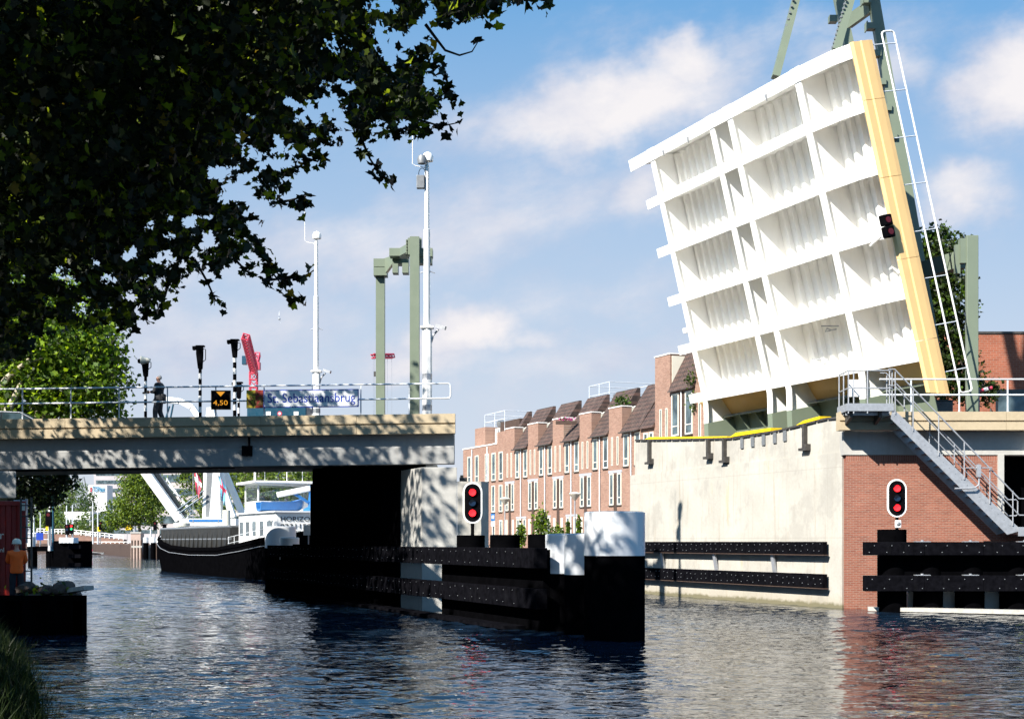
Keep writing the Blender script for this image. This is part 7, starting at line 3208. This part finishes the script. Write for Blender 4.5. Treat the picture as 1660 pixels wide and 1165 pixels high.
# trees behind the leaf on the right
tree('dark_tree', 'dark green tree standing between the leaf railing and the right green post', (P(1530, 600, 66).x, 66.5, 6.5), 6,
     [blob(1528, 400, 66, 1.0, 1.0, .8), blob(1520, 440, 66, 1.0, 1.0, 1.3), blob(1535, 490, 66, 1.2, 1.0, 1.3), blob(1525, 550, 66, 1.2, 1.0, 1.5), blob(1540, 600, 66, 1.3, 1.0, 1.2), blob(1585, 635, 66, .9, .8, .5), blob(1515, 500, 66, 1, 1, 1.6), blob(1522, 625, 66, 1.6, 1, .9)],
     15000, .2, [SUN_D, LEAF_D, SUN_M], [.6, .25, .15], PLANE, (8, 20), .2, bark='bark_dark', r=.16)
# shrubs at the houses
for (px, py, Y, rx, rz, lab, base) in ((877, 852, 100, .6, 1.35, 'tall narrow green shrub climbing by a terrace house door', 885), (901, 868, 97, .7, .65, 'round green bush beside the tall narrow shrub', 885), (845, 868, 104, .35, .9, 'small olive green shrub left of the tall narrow shrub', 885), (921, 868, 97, .18, 1.0, 'thin climbing plant left of the nearer street lamp', 885), (938, 862, 96, .2, 1.1, 'thin climbing plant right of the nearer street lamp', 885)):
    q = P(px, py, Y)
    t = thing('shrub', (q.x, Y, STREET), lab, 'shrub')
    b = MB()
    for k in range(4):
        b.path([(q.x + .05 * k, Y, STREET), (q.x + RNG.normal() * rx * .3, Y, q.z), (q.x + RNG.normal() * rx * .4, Y, q.z + rz * .7)], [.03, .02, .008], 5)
    b.build('stem', M['bark'], t)
    k = int(500 * rx * rz) + 180
    d_ = RNG.normal(size=(k, 3))
    d_ /= np.linalg.norm(d_, axis=1)[:, None]
    pts = np.array(q) + d_ * (RNG.random((k, 1)) ** .4) * np.array([rx, rx, rz]) * (1 + .15 * RNG.normal(size=(k, 1)))
    pts = pts[pts[:, 2] > STREET]
    leafcloud('foliage', pts, .24, DIAMOND, [SUN_D, SUN_M, SUN_L], [.35, .4, .25], t, .2)
q = P(1008, 650, 101)
t = thing('roof_plant', (q.x, q.y, q.z - .7), 'green potted plant on the roof terrace beside the tall house', 'plant')
pts = np.array(q) + RNG.normal(size=(140, 3)) * np.array([.28, .25, .2])
leafcloud('foliage', pts, .26, DIAMOND, [SUN_D, SUN_M], [.5, .5], t, .2)
b = MB()
b.lathe((q.x, q.y, q.z - .9), [(.25, 0), (.33, .5)], 12)
b.build('pot', M['tile'], t)
for k, (px, py, lab) in enumerate(((1119, 613, 'upper ivy tuft on the tall house by the raised leaf'), (1124, 650, 'lower ivy tuft on the tall house by the raised leaf'))):
    q = P(px, py, 89.6)
    t = thing('ivy', q, lab, 'plant')
    leafcloud('foliage', np.array(q) + RNG.normal(size=(90, 3)) * np.array([.2, .12, .3]), .2, DIAMOND, [SUN_D, SUN_M], [.5, .5], t, .1)
pk = thing('flower_box', P(918, 679, 108), 'box of pink flowers on the terrace roof edge', 'flower box')
q = P(918, 680, 107.5)
b = MB()
b.box(q.x - .8, q.x + .8, q.y - .15, q.y + .15, q.z - .35, q.z - .1)
b.build('box', M['wood_dark'], pk)
leafcloud('flowers', np.array(q) + RNG.normal(size=(120, 3)) * np.array([.4, .1, .08]), .14, DIAMOND, [plain('pink_petal', (.55, .06, .28), .7), SUN_M], [.7, .3], pk, .1)
# plants by the rubble
q = P(80, 948, 36.4)
t = thing('weed_plant', (q.x, 36.4, .85), 'leafy weed growing among the rubble stones', 'plant')
leafcloud('foliage', np.array([q.x, 36.4, 1.02]) + RNG.normal(size=(160, 3)) * np.array([.35, .2, .12]), .13, DIAMOND, [LEAF_M, LEAF_L], [.6, .4], t, .2)
# grass on the near bank
pts = []
n = 12000
Y = RNG.uniform(7, 33.5, n) ** 1.0
ex = np.where(Y < 24, .75 - .352 * Y, -7.70 - .39 * (Y - 24))
dx = RNG.random(n) ** 1.5 * 6.0 + .1
zg = -.25 + np.minimum(.95, dx * .75) + .02 * dx
h = RNG.uniform(.12, .38, n)
ang = RNG.uniform(0, 2 * np.pi, n)
lean = RNG.normal(size=(n, 2)) * .5
vs = np.zeros((n, 3, 3))
basep = np.stack([ex - dx, Y, zg - .03], 1)
wv = np.stack([np.cos(ang), np.sin(ang), np.zeros(n)], 1) * .007
vs[:, 0] = basep - wv
vs[:, 1] = basep + wv
vs[:, 2] = basep + np.stack([lean[:, 0] * h, lean[:, 1] * h, h], 1)
me = bpy.data.meshes.new('bank_grass')
me.from_pydata(vs.reshape(-1, 3).tolist(), [], [(3 * i, 3 * i + 1, 3 * i + 2) for i in range(n)])
me.materials.append(leafmat('bank_grass_blade', (.018, .030, .007), .25))
o = bpy.data.objects.new('bank_grass', me)
COL.objects.link(o)
tag(o, kind='stuff')
